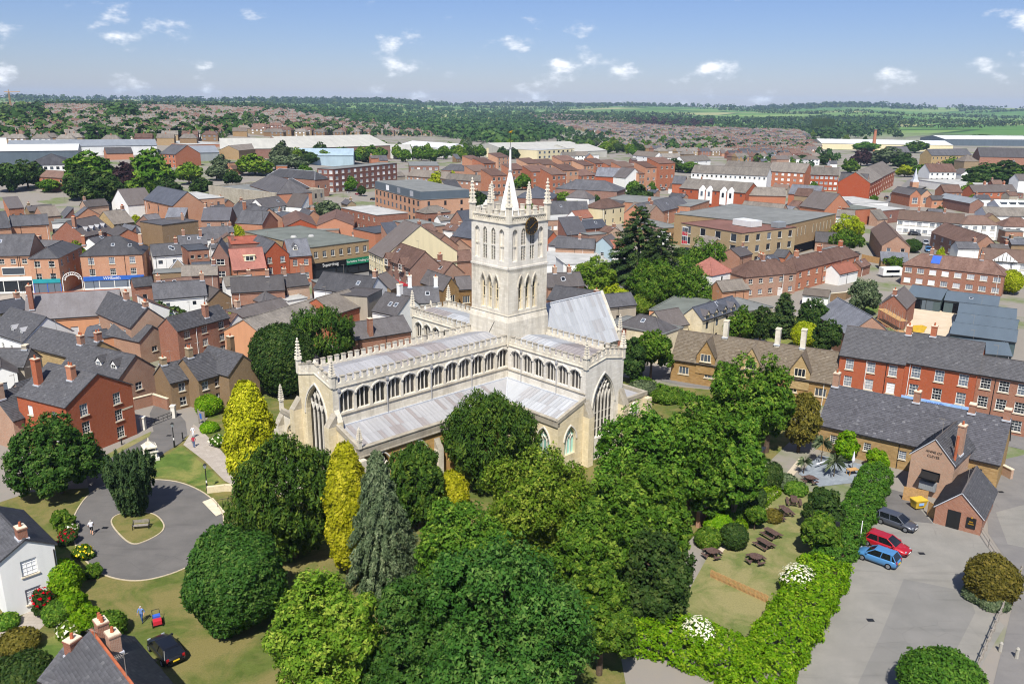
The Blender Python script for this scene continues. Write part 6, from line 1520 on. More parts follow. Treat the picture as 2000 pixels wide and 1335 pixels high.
# stepped orange flats behind the tower
SF = [(924, 944, 312, 9), (945, 968, 318, 11), (972, 995, 306, 8), (925, 958, 333, 8), (960, 990, 342, 10), (1000, 1028, 330, 9), (1030, 1055, 318, 10), (1038, 1078, 334, 9), (1078, 1106, 340, 10), (1060, 1090, 320, 9), (1098, 1128, 313, 11), (1100, 1130, 332, 11), (1140, 1160, 322, 9), (1133, 1163, 342, 7), (1162, 1185, 318, 9), (1188, 1216, 321, 8), (1215, 1242, 325, 9), (1262, 1294, 326, 12), (1288, 1319, 318, 14), (1248, 1266, 338, 9)]
WH = ['leftmost of the upper row', 'beside the brick terrace', 'under the green trees', 'at the left front', 'left of the spirelet', 'right of the spirelet', 'behind the spirelet tip', 'with balcony right of the spirelet', 'tall front one by the round tree', 'in the back row by the warehouse', 'tallest of the back row', 'with stacked balconies in the middle', 'with slanted roof near the centre', 'low one behind the dark slate roofs', 'small one in the back row', 'behind the grey barn', 'right of the grey barn roof', 'tall one beside the white gable house', 'tallest, at the right end', 'behind the white gable house']
for (x0, x1, y, hh), wh in zip(SF, WH):
 bld('stepped_flats', 'orange brick stepped flats block, ' + wh, (x0, y + 1.6), (x1, y), hh, typ='s', pitch=16, d=9, wall='brick_orange', roof='tile_brown', win='f:c3x3:1.5x1.5', cat='flats', group='stepped orange brick flats')
# warehouses and factories
def shed(label, A, B, he, ry, roof, wall, pitch=10, typ='g', **k): return bld(k.pop('name', 'warehouse'), label, A, B, he, ry, pitch=pitch, typ=typ, wall=wall, roof=roof, cat='warehouse', **k)
shed('long brick factory with ribbed pale roof', (570, 290), (762, 284), 7, 265, 'metal_pale', 'brick_dark', 14)
shed('long grey factory roof left of the ribbed one', (430, 291), (572, 290), 7, 270, 'metal_pale', 'brick_dark', 14)
shed('long white walled warehouse at the left', (12, 287), (306, 284), 8, 273, 'metal_grey', 'metal_white', 8)
shed('dark blue clad warehouse with white roof and small sign', (-20, 296), (152, 294), 9, 282, 'metal_white', 'metal_dark', 8)
shed('white walled hotel with large hipped slate roof', (46, 323), (142, 322), 9, 300, 'slate', 'white', 24, 'h', win='f:b3x8:1.4x1.4:u', name='hotel')
shed('brick gabled annexe of the hotel', (76, 345), (126, 348), 6, 334, 'tile_brown', 'brick_orange', 30, win='f:p2x3:1.4x1.2', name='hotel_annexe')
shed('white shed with open roller door and white roof', (868, 290), (923, 288), 8, 275, 'metal_white', 'metal_white', 12, 'x', d=70)
shed('pale blue roofed trade warehouse', (553, 304), (690, 304), 6, 290, 'metal_blue', 'metal_blue', 8)
shed('pale roofed trade unit right of the blue one', (694, 293), (804, 293), 6, 282, 'metal_pale', 'metal_white', 8)
shed('small gabled white shed in front of the blue roof', (638, 307), (690, 306), 5, 296, 'metal_pale', 'metal_white', 12)
shed('vast pale factory roof right of the weathervane', (985, 292), (1150, 288), 8, 262, 'metal_pale', 'metal_pale', 8)
shed('cream office front of the vast factory', (1050, 294), (1122, 290), 8, 284, 'felt_light', 'cream', 8, 'f', win='f:p2x8:3.0x2.0', name='factory_office')
shed('low grey sheds right of the factory', (1125, 296), (1186, 294), 6, 282, 'metal_pale', 'metal_pale', 10)
shed('long white warehouse at the right horizon', (1846, 272), (2025, 273), 9, 255, 'metal_white', 'metal_dark', 8)
shed('white sawtooth factory roofs left of the long white warehouse', (1605, 280), (1862, 284), 7, 264, 'metal_white', 'cream', 8)
shed('brick works with tan gable at the left', (428, 293), (466, 294), 7, 279, 'tile_grey', 'brick_buff', 22, 'x', d=40)
shed('pale low market hall beside the street at the left', (352, 299), (428, 298), 6, 285, 'metal_grey', 'metal_grey', 6)
shed('brick mill with rows of windows between the left trees', (312, 300), (342, 302), 8, 283, 'slate', 'brick_red', 30, win='f:p3x4:1.2x1.5', name='mill')
shed('low brick depot behind the left trees', (208, 300), (260, 299), 5, 288, 'slate', 'brick_red', 20)
shed('red and white flat shop units near the street', (368, 283), (440, 281), 4, 275, 'felt_light', 'brick_red', 8, 'f')
st = empty('factory_chimney', hit(1705, 296)); tag(st, 'tall tapering brick factory chimney among trees at the right', 'chimney')
m = MB(); m.frus(0, 0, 0, 24, 2.3, 1.5, 'brick_red', 10); m.frus(0, 0, 24, 25, 1.8, 1.8, 'brick_dark', 10); m.build('stack', st)
# white houses right of the orange flats
for (A, B, he, ry, lab) in (((1236, 303), (1278, 307), 5.5, 296, 'white gabled house left of the pair behind the orange flats'), ((1294, 308), (1330, 308), 5.5, 300, 'white gabled house behind the tall orange flats'), ((1272, 314), (1300, 315), 5.0, 307, 'low white gabled house beside the orange flats'), ((1098, 305), (1126, 305), 5, 297, 'white gabled house in front of the factory'), ((1126, 304), (1150, 304), 5, 296, 'second white gabled house in front of the factory'), ((1336, 316), (1388, 313), 5, 304, 'dark and white modern house with grey roof')):
 bld('white_gable_house', lab, A, B, he, ry, wall='white', roof='tile_grey', win='f:b2x3:1.0x1.0', group='white gabled houses beyond the flats')
# ------------------------------------------------------------------ ground sheets round the church
def gw(p): return (G(*p).x, G(*p).y)
sheet('churchyard_lawn', [(-90, 1430), (1240, 1430), (1200, 1215), (1370, 1030), (1560, 845), (1500, 772), (1300, 752), (1215, 735), (800, 700), (520, 720), (440, 770), (395, 830), (300, 900), (200, 950), (60, 960), (-90, 1010)], .0, 'grass')
ring = spline([(142, 1040), (146, 1005), (178, 962), (235, 940), (300, 936), (352, 942), (398, 962), (428, 990), (437, 1018), (428, 1052), (398, 1088), (345, 1116), (285, 1132), (235, 1131), (190, 1115), (155, 1078)], 5)
sheet('turning_circle', ring, .012, 'tarmac')
strip('kerb', [gw(p) for p in ring], .14, .06, 'kerb', closed=True)
sheet('lane', [(176, 975), (168, 920), (222, 884), (270, 862), (300, 842), (292, 808), (300, 792), (342, 800), (362, 822), (366, 850), (352, 866), (290, 902), (248, 940), (230, 960)], .018, 'tarmac')
sheet('lane_verge', [(176, 905), (262, 858), (296, 842), (292, 852), (240, 880), (180, 915)], .03, 'grass_dry')
isl = spline([(218, 1022), (228, 1006), (262, 1000), (300, 1004), (319, 1022), (316, 1038), (290, 1054), (262, 1062), (240, 1050)], 5)
sheet('island_grass', isl, .05, 'grass'); strip('kerb', [gw(p) for p in isl], .14, .08, 'kerb', closed=True)
sheet('church_path', [(358, 868), (372, 846), (378, 828), (396, 842), (440, 888), (470, 925), (470, 955), (438, 938), (400, 900)], .016, 'paving')
sheet('ramp', [(395, 980), (416, 972), (440, 1000), (422, 1008)], .05, 'sill')
sheet('green_lawn', [(293, 906), (354, 870), (440, 942), (432, 955), (404, 957), (352, 936), (300, 930)], .008, 'grass_green')
sheet('dry_verge', spline([(180, 1130), (240, 1145), (330, 1130), (410, 1092), (450, 1060), (500, 1180), (520, 1240), (440, 1300), (330, 1335), (250, 1300), (190, 1200)], 4), .006, 'grass')
sheet('cottage_lawn', [(-60, 1330), (60, 1262), (118, 1235), (140, 1262), (100, 1310), (20, 1380)], .01, 'grass_green')
sheet('cottage_patio', [(-40, 1262), (62, 1188), (92, 1215), (60, 1245), (-10, 1290)], .014, 'paving')
sheet('car_park', [(1722, 948), (1772, 962), (1825, 1022), (1908, 1044), (1950, 1092), (1902, 1160), (1962, 1222), (1905, 1320), (1880, 1440), (1470, 1440), (1545, 1310), (1640, 1112), (1700, 985)], .012, 'tarmac_pale')
sheet('hedge_verge', [(1712, 952), (1722, 958), (1648, 1120), (1560, 1300), (1490, 1430), (1462, 1430), (1540, 1300), (1630, 1110)], .024, 'soil')
sheet('tarmac_patch', [(1765, 1130), (1890, 1155), (1905, 1195), (1800, 1400), (1645, 1400), (1720, 1240)], .018, 'tarmac_strip')
sheet('tarmac_patch', [(1722, 950), (1770, 963), (1822, 1022), (1760, 1015), (1712, 985)], .018, 'tarmac')
sheet('back_road', [(1925, 905), (2120, 860), (2160, 1400), (1915, 1440), (1990, 1130), (1960, 1085), (1930, 1040)], .008, 'tarmac_road')
sheet('tarmac_patch', [(1945, 1000), (2000, 985), (2030, 1075), (1968, 1062)], .014, 'tarmac_pale')
sheet('high_street', [(1955, 868), (1820, 842), (1560, 780), (1330, 752), (1215, 726), (1225, 706), (1330, 730), (1600, 752), (1990, 850), (2100, 850), (2100, 900)], .016, 'tarmac_road')
sheet('beer_garden_lawn', [(1310, 1215), (1385, 1082), (1400, 1045), (1475, 1000), (1530, 950), (1600, 962), (1650, 1000), (1625, 1080), (1580, 1150), (1480, 1250), (1380, 1250)], .02, 'grass_dry')
sheet('slate_patio', [(1560, 925), (1600, 888), (1700, 910), (1690, 940), (1600, 950)], .03, 'slate_paving')
sheet('garden_path', [(1388, 1078), (1400, 1058), (1430, 1030), (1500, 968), (1560, 895), (1572, 902), (1510, 976), (1440, 1040), (1408, 1082)], .034, 'gravel')
sheet('builders_yard', [(1765, 588), (1870, 602), (1858, 650), (1835, 694), (1750, 684), (1768, 640)], .02, 'sand_yard')
sheet('market_square', [(-30, 582), (60, 570), (160, 562), (300, 556), (300, 575), (160, 590), (60, 600), (-30, 612)], .02, 'paving')
sheet('market_street', [(560, 545), (620, 532), (740, 520), (800, 545), (820, 580), (720, 575), (640, 562)], .02, 'tarmac_road')
sheet('left_car_park', [(-30, 362), (128, 360), (150, 388), (196, 420), (88, 432), (-30, 432)], .02, 'tarmac_pale')
sheet('left_road', [(104, 352), (138, 350), (160, 378), (205, 408), (250, 420), (205, 430), (150, 388)], .026, 'tarmac_road')
sheet('right_road', [(1690, 425), (1735, 388), (1772, 352), (1835, 330), (1870, 342), (1800, 368), (1765, 425)], .02, 'tarmac_road')
sheet('close_road', [(1788, 470), (1792, 445), (1905, 450), (1905, 462), (1848, 465), (1880, 508), (1806, 506)], .02, 'tarmac_road')
sheet('flats_car_park', [(630, 388), (700, 372), (742, 372), (735, 402), (690, 404)], .02, 'tarmac_pale')
sheet('flats_road', [(628, 392), (640, 385), (705, 402), (735, 412), (735, 424), (690, 412)], .026, 'tarmac_road')
sheet('back_gardens', [(1490, 668), (1530, 628), (1600, 600), (1690, 585), (1730, 600), (1660, 640), (1610, 690)], .02, 'grass_green')
sheet('back_gardens', [(1190, 600), (1250, 575), (1440, 570), (1460, 590), (1300, 590), (1250, 625)], .02, 'grass_green')
sheet('hotel_car_park', [(1290, 392), (1330, 376), (1345, 384), (1300, 400)], .02, 'tarmac_pale')
for x, y in ((1800, 1080), (1700, 1210), (1955, 960), (330, 850), (205, 1030)):
 m = MB(); m.box(-.3, -.22, 0, .3, .22, .012, 'black_iron'); dc = m.build('drain_cover'); dc.location = G(x, y, .03); tag(dc, kind='structure')
m = MB()                                                   # yellow lines of the close
p, q = G(1832, 468, .03), G(1846, 502, .03); m.bar(p, q, .06, 'yellow', 4); tag(m.build('road_marking'), kind='structure')
# ------------------------------------------------------------------ churchyard and garden trees
T_ = tree
T_('golden_conifer', 'tall golden conifer beside the church path', (478, 752), 13.4, 40, 'column', 'leaf_gold', 1, 1.5)
T_('golden_conifer', 'leaning golden conifer between the dark yew and the grey cypress', (672, 874), 13.2, 38, 'column', 'leaf_gold', 2, 1.4)
T_('irish_yew', 'dark many-pointed Irish yew on the traffic island', (246, 880), 7.5, 60, 'irish', 'leaf_irish', 3, 1.6)
T_('sycamore', 'broad green tree in front of the red brick house', (98, 812), 9.5, 84, 'broad', 'leaf_syc', 4, 1.25, z0=.8)
T_('holly', 'dense rounded evergreen on the dry lawn', (447, 1046), 8.6, 92, 'round', 'leaf_syc', 5, 1.6, leaf=.15, z0=.2)
T_('yew', 'large spreading dark yew left of the golden conifer', (560, 852), 13, 114, 'yew', 'leaf_yew', 6, 1.45, z0=.4)
T_('cypress', 'thin grey-green cypress with drooping branches', (735, 890), 13, 74, 'weep', 'leaf_grey', 7, 1.7, z0=.5)
T_('yew', 'dark yew just below the aisle parapet', (812, 862), 10, 62, 'yew', 'leaf_yew', 8, 1.2, z0=.3)
T_('yew', 'tall dark yew standing against the south aisle', (957, 768), 11.5, 96, 'yew', 'leaf_yew', 9, 1.45, z0=.3)
T_('golden_shrub', 'small golden shrub below the tall aisle yew', (882, 928), 5, 30, 'column', 'leaf_gold', 10, .8)
T_('lime', 'large light green lime below the south transept', (1050, 880), 13.5, 138, 'broad', 'leaf_lime', 11, 1.7, leaf=.15)
T_('lime', 'mid green lime left of the large lime', (905, 968), 12.5, 112, 'broad', 'leaf_mid', 12, 1.6, leaf=.15)
T_('lime', 'light green tree near the bottom left of the churchyard', (628, 1108), 13, 138, 'broad', 'leaf_lime', 13, 1.8, leaf=.14, z0=.6)
T_('sycamore', 'dark green sycamore filling the bottom centre', (985, 1050), 16, 205, 'broad', 'leaf_syc', 14, 2.1, leaf=.15, z0=.6)
T_('sycamore', 'darker tree between the light tree and the big sycamore', (800, 1120), 13, 110, 'broad', 'leaf_syc', 15, 1.7, leaf=.14, z0=.6)
T_('lime', 'rounded lime at the right corner of the transept', (1265, 800), 14, 118, 'broad', 'leaf_mid', 16, 1.35)
T_('lime', 'lime behind the rounded one by the churchyard wall', (1358, 770), 15, 88, 'broad', 'leaf_mid', 17, 1.25)
T_('lime', 'tall lime in front of the stone hall', (1450, 698), 16, 84, 'broad', 'leaf_mid', 18, 1.3)
T_('lime', 'slim lime in front of the stone hall dormers', (1516, 684), 14, 46, 'broad', 'leaf_mid', 19, 1.0)
T_('lime', 'small pointed lime left of the tall lime', (1420, 690), 12.5, 28, 'broad', 'leaf_mid', 20, .9)
T_('lime', 'spreading lime overhanging the garden wall', (1272, 893), 13, 92, 'broad', 'leaf_mid', 21, 1.35)
T_('lime', 'lime nearest the stone inn', (1452, 790), 14, 62, 'broad', 'leaf_mid', 22, 1.25)
T_('lime', 'lime left of the spreading one with deep shade below', (1205, 930), 12, 100, 'broad', 'leaf_mid', 23, 1.25)
T_('lime', 'lime filling the gap above the larch', (1150, 985), 12, 92, 'broad', 'leaf_mid', 62, 1.4, leaf=.16)
T_('sycamore', 'lower green tree between the sycamore and the larch', (1180, 1100), 10, 80, 'broad', 'leaf_mid', 63, 1.4, leaf=.15)
T_('larch', 'sparse dark drooping larch beside the beer garden', (1280, 1032), 9, 94, 'broad', 'leaf_dark', 24, 1.3, leaf=.17, z0=.4)
T_('brown_yew', 'olive-brown yew against the inn roof end', (1572, 764), 8.5, 36, 'yew', 'leaf_brown', 25, .9)
T_('yew', 'large dark yew behind the nave', (622, 600), 11, 72, 'yew', 'leaf_yew', 26, 1.2)
T_('holly', 'dense dark green holly beside the yew behind the nave', (546, 636), 11, 54, 'round', 'leaf_dark', 27, 1.4, z0=.3)
T_('street_tree', 'round street tree beside the chancel', (1276, 645), 8.5, 50, 'broad', 'leaf_mid', 28, 1.0, z0=2.2)
T_('street_tree', 'narrow tree close to the chancel end', (1236, 655), 8, 30, 'broad', 'leaf_dark', 29, .9)
T_('cedar', 'huge dark cedar right of the tower', (1252, 402), 21, 84, 'cone', 'leaf_cedar', 30, 1.2, z0=1.0)
T_('cedar', 'second lower top of dark conifer beside the huge cedar', (1294, 445), 17, 66, 'cone', 'leaf_cedar', 31, 1.0, z0=1.0)
T_('lime', 'bright green tree left of the huge cedar', (1168, 500), 10, 46, 'broad', 'leaf_lime', 32, 1.1)
T_('lime', 'broad green trees below the huge cedar', (1280, 500), 12, 60, 'broad', 'leaf_mid', 33, 1.2)
T_('lime', 'green tree in front of the white villa', (1345, 505), 12, 52, 'broad', 'leaf_mid', 34, 1.1)
T_('elder', 'twiggy shrub tree in front of the buff office', (1375, 465), 11, 42, 'broad', 'leaf_mid', 35, 1.0)
T_('shrub_tree', 'small leafy tree below the bright green tree', (1200, 555), 6, 40, 'broad', 'leaf_yellow', 36, .8)
T_('shrub_tree', 'clipped bush beside the green flat roof', (1253, 578), 4, 26, 'round', 'leaf_lime', 37, .7)
T_('apple_tree', 'leafy garden tree behind the stone hall chimneys', (1450, 598), 8, 32, 'broad', 'leaf_mid', 38, .9)
T_('apple_tree', 'round garden tree right of the stone school', (1490, 597), 8, 30, 'broad', 'leaf_dark', 39, .9)
T_('cypress', 'dark pointed conifer in the gardens behind the stone hall', (1535, 570), 9, 26, 'cone', 'leaf_cedar', 40, .7)
T_('apple_tree', 'green garden tree between the pointed conifer and the yard', (1595, 580), 8, 32, 'broad', 'leaf_dark', 41, .9)
T_('apple_tree', 'dark garden tree against the roof under repair', (1620, 620), 8, 28, 'broad', 'leaf_dark', 42, .9)
T_('willow', 'pale feathery tree near the slate barn', (1695, 545), 8, 32, 'broad', 'leaf_grey', 43, .9)
T_('apple_tree', 'bright shrub in the gardens behind the stone hall', (1575, 632), 5, 22, 'round', 'leaf_yellow', 44, .7)
T_('yellow_acacia', 'yellow-green tree beside the library block', (1660, 415), 11, 34, 'broad', 'leaf_yellow', 45, 1.0)
T_('garden_tree', 'dark tree below the yellow-green tree', (1655, 445), 8, 34, 'broad', 'leaf_mid', 46, .9)
T_('garden_tree', 'small tree below the library gardens', (1745, 500), 4, 18, 'broad', 'leaf_mid', 47, .6)
T_('garden_tree', 'golden shrub at the end of the brick terrace', (1975, 530), 5.5, 20, 'round', 'leaf_yellow', 48, .7)
T_('garden_tree', 'clipped dark hedge tree in the close', (1784, 468), 4, 14, 'round', 'leaf_dark', 49, .6)
# beer garden trees and shrubs
T_('garden_tree', 'ragged dark tree against the car park hedge', (1615, 955), 5, 44, 'broad', 'leaf_dark', 50, 1.0, leaf=.2)
T_('garden_tree', 'second ragged tree lower along the car park hedge', (1610, 1000), 5, 44, 'broad', 'leaf_mid', 51, 1.0, leaf=.2)
T_('bay_tree', 'clipped round bay bush beside the garden path', (1435, 1030), 2.3, 24, 'round', 'leaf_dark', 52, .8, leaf=.12, trunk=False, cat='bush')
T_('garden_tree', 'small tree between the two clipped box hedges', (1478, 985), 3, 22, 'broad', 'leaf_mid', 53, .7, leaf=.16)
T_('climber', 'leafy climber on the inn wall beside the window', (1660, 838), 4.4, 24, 'broad', 'leaf_hedge', 54, .8, leaf=.18, cat='climber')
T_('climber', 'wide climber beside the inn archway', (1718, 878), 2.6, 26, 'broad', 'leaf_hedge', 55, .7, leaf=.18, cat='climber')
for i, (x, y, h, r, lab) in enumerate(((1632, 905, 2.0, 1.6, 'cordyline palm on the slate patio'), (1608, 868, 3.0, 1.5, 'taller cordyline palm against the inn wall'), (1572, 905, 1.6, 1.1, 'small spiky palm beside the garden path'))):
 T_('cordyline', lab, (x, y - 4), h, None, 'palm', 'leaf_grey', 60 + i, 1.6, r=r, cat='palm')
for i, (x, y, h, r, mt, lab) in enumerate(((1432, 975, 2.4, 30, 'leaf_mid', 'shrub against the churchyard wall'), (1470, 952, 2.2, 26, 'leaf_dark', 'dark shrub near the wall corner'), (1500, 905, 3.0, 30, 'leaf_dark', 'tall shrub at the end of the wall'), (1405, 1010, 1.8, 24, 'leaf_hedge', 'light green shrub under the wall'), (1385, 1035, 1.8, 22, 'leaf_mid', 'low shrub at the wall foot'), (1535, 930, 1.4, 20, 'leaf_grey', 'grey-leaved shrub by the patio'), (1510, 1000, 1.0, 14, 'leaf_brown', 'bronze shrub among the tables'), (1555, 945, 1.2, 18, 'leaf_mid', 'green shrub by the round table'), (1460, 1000, 1.0, 14, 'leaf_grey', 'lavender bush by the path'), (1945, 1090, 4.2, 42, 'leaf_brown', 'domed dark bush in the car park corner'), (1850, 1285, 4.2, 72, 'leaf_privet', 'big light bush at the bottom right'), (1915, 1152, .9, 24, 'leaf_grey', 'pale variegated shrub beside the traffic cone'), (1940, 1165, .9, 22, 'leaf_grey', 'second pale shrub by the rail fence'))):
 T_('shrub', lab, (x, y), h, r, 'round', mt, 70 + i, .8, leaf=.14, trunk=False, cat='shrub', z0=0.0)
# bottom-left garden
for i, (x, y, h, r, kd, mt, lab) in enumerate(((118, 1098, 3.4, 27, 'round', 'leaf_hedge', 'tall clipped hedge bush beside the white cottage'), (118, 995, 2.6, 24, 'broad', 'leaf_mid', 'leafy bush behind the white cottage'), (140, 1150, 2.6, 30, 'broad', 'leaf_hedge', 'bright leafy shrub below the clipped bush'), (165, 1185, 2.4, 34, 'broad', 'leaf_hedge', 'leafy shrub above the chimney house'), (210, 1200, 2.0, 26, 'round', 'leaf_mid', 'low shrub beside the dry lawn'), (130, 1215, 1.6, 24, 'broad', 'leaf_lime', 'pale flowering shrub by the patio'), (110, 1180, 1.6, 22, 'round', 'leaf_mid', 'shrub by the cottage patio'), (35, 1238, 1.4, 30, 'round', 'leaf_brown', 'russet bush on the cottage lawn edge'), (40, 1290, 2.4, 46, 'round', 'leaf_dark', 'dark bush in the bottom left corner'), (12, 1205, .8, 16, 'round', 'leaf_mid', 'low plants under the cottage window'), (160, 1065, 1.4, 20, 'broad', 'leaf_mid', 'rose bush with yellow blooms'), (180, 1100, 1.4, 18, 'broad', 'leaf_mid', 'small bush at the edge of the tarmac'), (130, 1035, 1.5, 18, 'broad', 'leaf_dark', 'rose bush with red blooms'), (135, 1020, 1.2, 16, 'broad', 'leaf_mid', 'rose bush with white blooms'), (78, 1148, 2.6, 20, 'broad', 'leaf_dark', 'red flowering climber on the cottage wall'), (405, 775, 2.6, 22, 'round', 'leaf_hedge', 'round bush in front of the brown cottage'), (425, 850, 1.4, 20, 'broad', 'leaf_mid', 'flower border along the church path'), (408, 828, 1.0, 14, 'round', 'leaf_hedge', 'small plants by the notice board'), (1255, 748, 1.6, 26, 'round', 'leaf_grey', 'white flowering border by the chancel'), (1300, 762, 1.8, 26, 'round', 'leaf_mid', 'green border beside the east path'))):
 o = T_('flower_bush' if 'bloom' in lab or 'flower' in lab else 'shrub', lab, (x, y), h, r, kd, mt, 100 + i, .7, leaf=.14, trunk=False, cat='bush', z0=0.0)
 fm = 'flower_red' if 'red ' in lab else 'flower_yellow' if 'yellow' in lab else 'flower_white' if ('white bl' in lab or 'white fl' in lab or 'pale fl' in lab or 'flower border' in lab) else None
 if fm:
  rg = np.random.default_rng(i); n = 38; s_ = sph(n, rg); s_[:, 2] = np.abs(s_[:, 2]); R_ = r * math.hypot(o.location.x, o.location.y) / FPX
  v_, f_, t__ = leaf_quads(s_ * np.array([R_, R_, h * .52]) * 1.02 + [0, 0, h * .48], unit(s_ + rg.normal(0, .3, s_.shape)), .12, 1.0, rg.random(n), rg)
  link('blossom', np_mesh('blossom', v_, f_, t__, fm), o)
def hedge(name, label, pts, w, h, mat, seed, dens=58, leaf=.13, wob=.25):
 P = [Vector((*gw(p), 0)) for p in pts]; r = np.random.default_rng(seed); C, N = [], []
 for a, b in zip(P, P[1:]):
  L = (b - a).length; u = (b - a) / L; s = Vector((-u.y, u.x, 0)); n = int(L * (w + 2 * h) * dens / 4)
  t = r.random(n) * L; k = r.random(n) * (w + 2 * h)
  off = np.where(k < h, -w / 2, np.where(k < h + w, k - h - w / 2, w / 2)); z = np.where(k < h, k, np.where(k < h + w, h, h - (k - h - w)))
  nn = np.where((k < h)[:, None], -np.array([s.x, s.y, 0]), np.where((k < h + w)[:, None], [0, 0, 1], np.array([s.x, s.y, 0])))
  wb = wob * np.sin(t * 1.7 + seed) * np.sin(k * 2.1) + r.normal(0, wob * .3, n)
  edge = np.clip(np.minimum(np.abs(off) / (w / 2), 1), 0, 1) ** 4 * np.clip(z / h, 0, 1) ** 4
  p = np.array([a.x, a.y, 0]) + np.outer(t, [u.x, u.y, 0]) + np.outer(off, [s.x, s.y, 0]) + np.outer(z, [0, 0, 1]) + nn * wb[:, None] - np.outer(edge * .35, [0, 0, 1])
  C.append(p); N.append(nn)
 C, N = np.concatenate(C), np.concatenate(N)
 o0 = P[len(P) // 2]
 root = empty(name, o0); tag(root, label, 'hedge')
 v, f, t = clumps(C - np.array(o0), unit(N.astype(float)), 10, .26, leaf, .55, r)
 link('foliage', np_mesh('foliage', v, f, t, mat), root)
 m = MB()
 for a, b in zip(P, P[1:]):
  for k in range(max(1, int((b - a).length / 1.2))): q = a + (b - a) * (k + .5) / max(1, int((b - a).length / 1.2)) - o0; m.bar((q.x, q.y, 0), (q.x, q.y, h * .8), .06, 'bark', 4)
 st_ = m.build('stems', root); st_['kind'] = 'stuff'
 return root
hedge('hedge', 'tall dark hedge along the upper edge of the car park', [(1712, 935), (1690, 985), (1655, 1050), (1612, 1120)], 3.2, 2.0, 'leaf_privet', 1)
hedge('hedge', 'bright lime green hedge along the lower edge of the car park', [(1612, 1125), (1560, 1215), (1500, 1310), (1450, 1420)], 4.2, 2.2, 'leaf_hedge', 2)
hedge('hedge', 'bright green hedge at the foot of the garden', [(1180, 1232), (1290, 1255), (1400, 1290), (1480, 1335)], 5.0, 2.0, 'leaf_hedge', 3)
hedge('box_hedge', 'upper clipped box hedge beside the garden path', [(1468, 1000), (1512, 962)], 1.5, 1.0, 'leaf_hedge', 4, leaf=.09, wob=.06)
hedge('box_hedge', 'lower clipped box hedge beside the garden path', [(1430, 1050), (1456, 1012)], 1.5, 1.0, 'leaf_hedge', 5, leaf=.09, wob=.06)
hedge('hedge', 'row of shrubs along the churchyard path near the chancel', [(1240, 748), (1290, 768), (1350, 785)], 1.8, 1.3, 'leaf_mid', 6)
for i, (x, y, lab) in enumerate(((1560, 1128, 'white flowering elder in the car park hedge'), (1365, 1232, 'white flowering elder at the foot of the garden'), (1500, 928, 'white flowering shrub near the wall end'))):
 o = T_('elder', lab, (x, y - 22), 3.0, 34 if i < 2 else 20, 'broad', 'leaf_hedge', 140 + i, .8, leaf=.16, cat='shrub', trunk=False, z0=0.2)
 rg = np.random.default_rng(i + 9); n = 220; s_ = sph(n, rg); s_[:, 2] = np.abs(s_[:, 2]); R_ = (34 if i < 2 else 20) * math.hypot(o.location.x, o.location.y) / FPX
 v_, f_, t__ = leaf_quads(s_ * np.array([R_, R_, 1.5]) + [0, 0, 1.6] + rg.normal(0, .1, s_.shape), unit(s_ + [0, 0, .8]), .11, 1.0, rg.random(n), rg)
 link('blossom', np_mesh('blossom', v_, f_, t__, 'flower_white'), o)
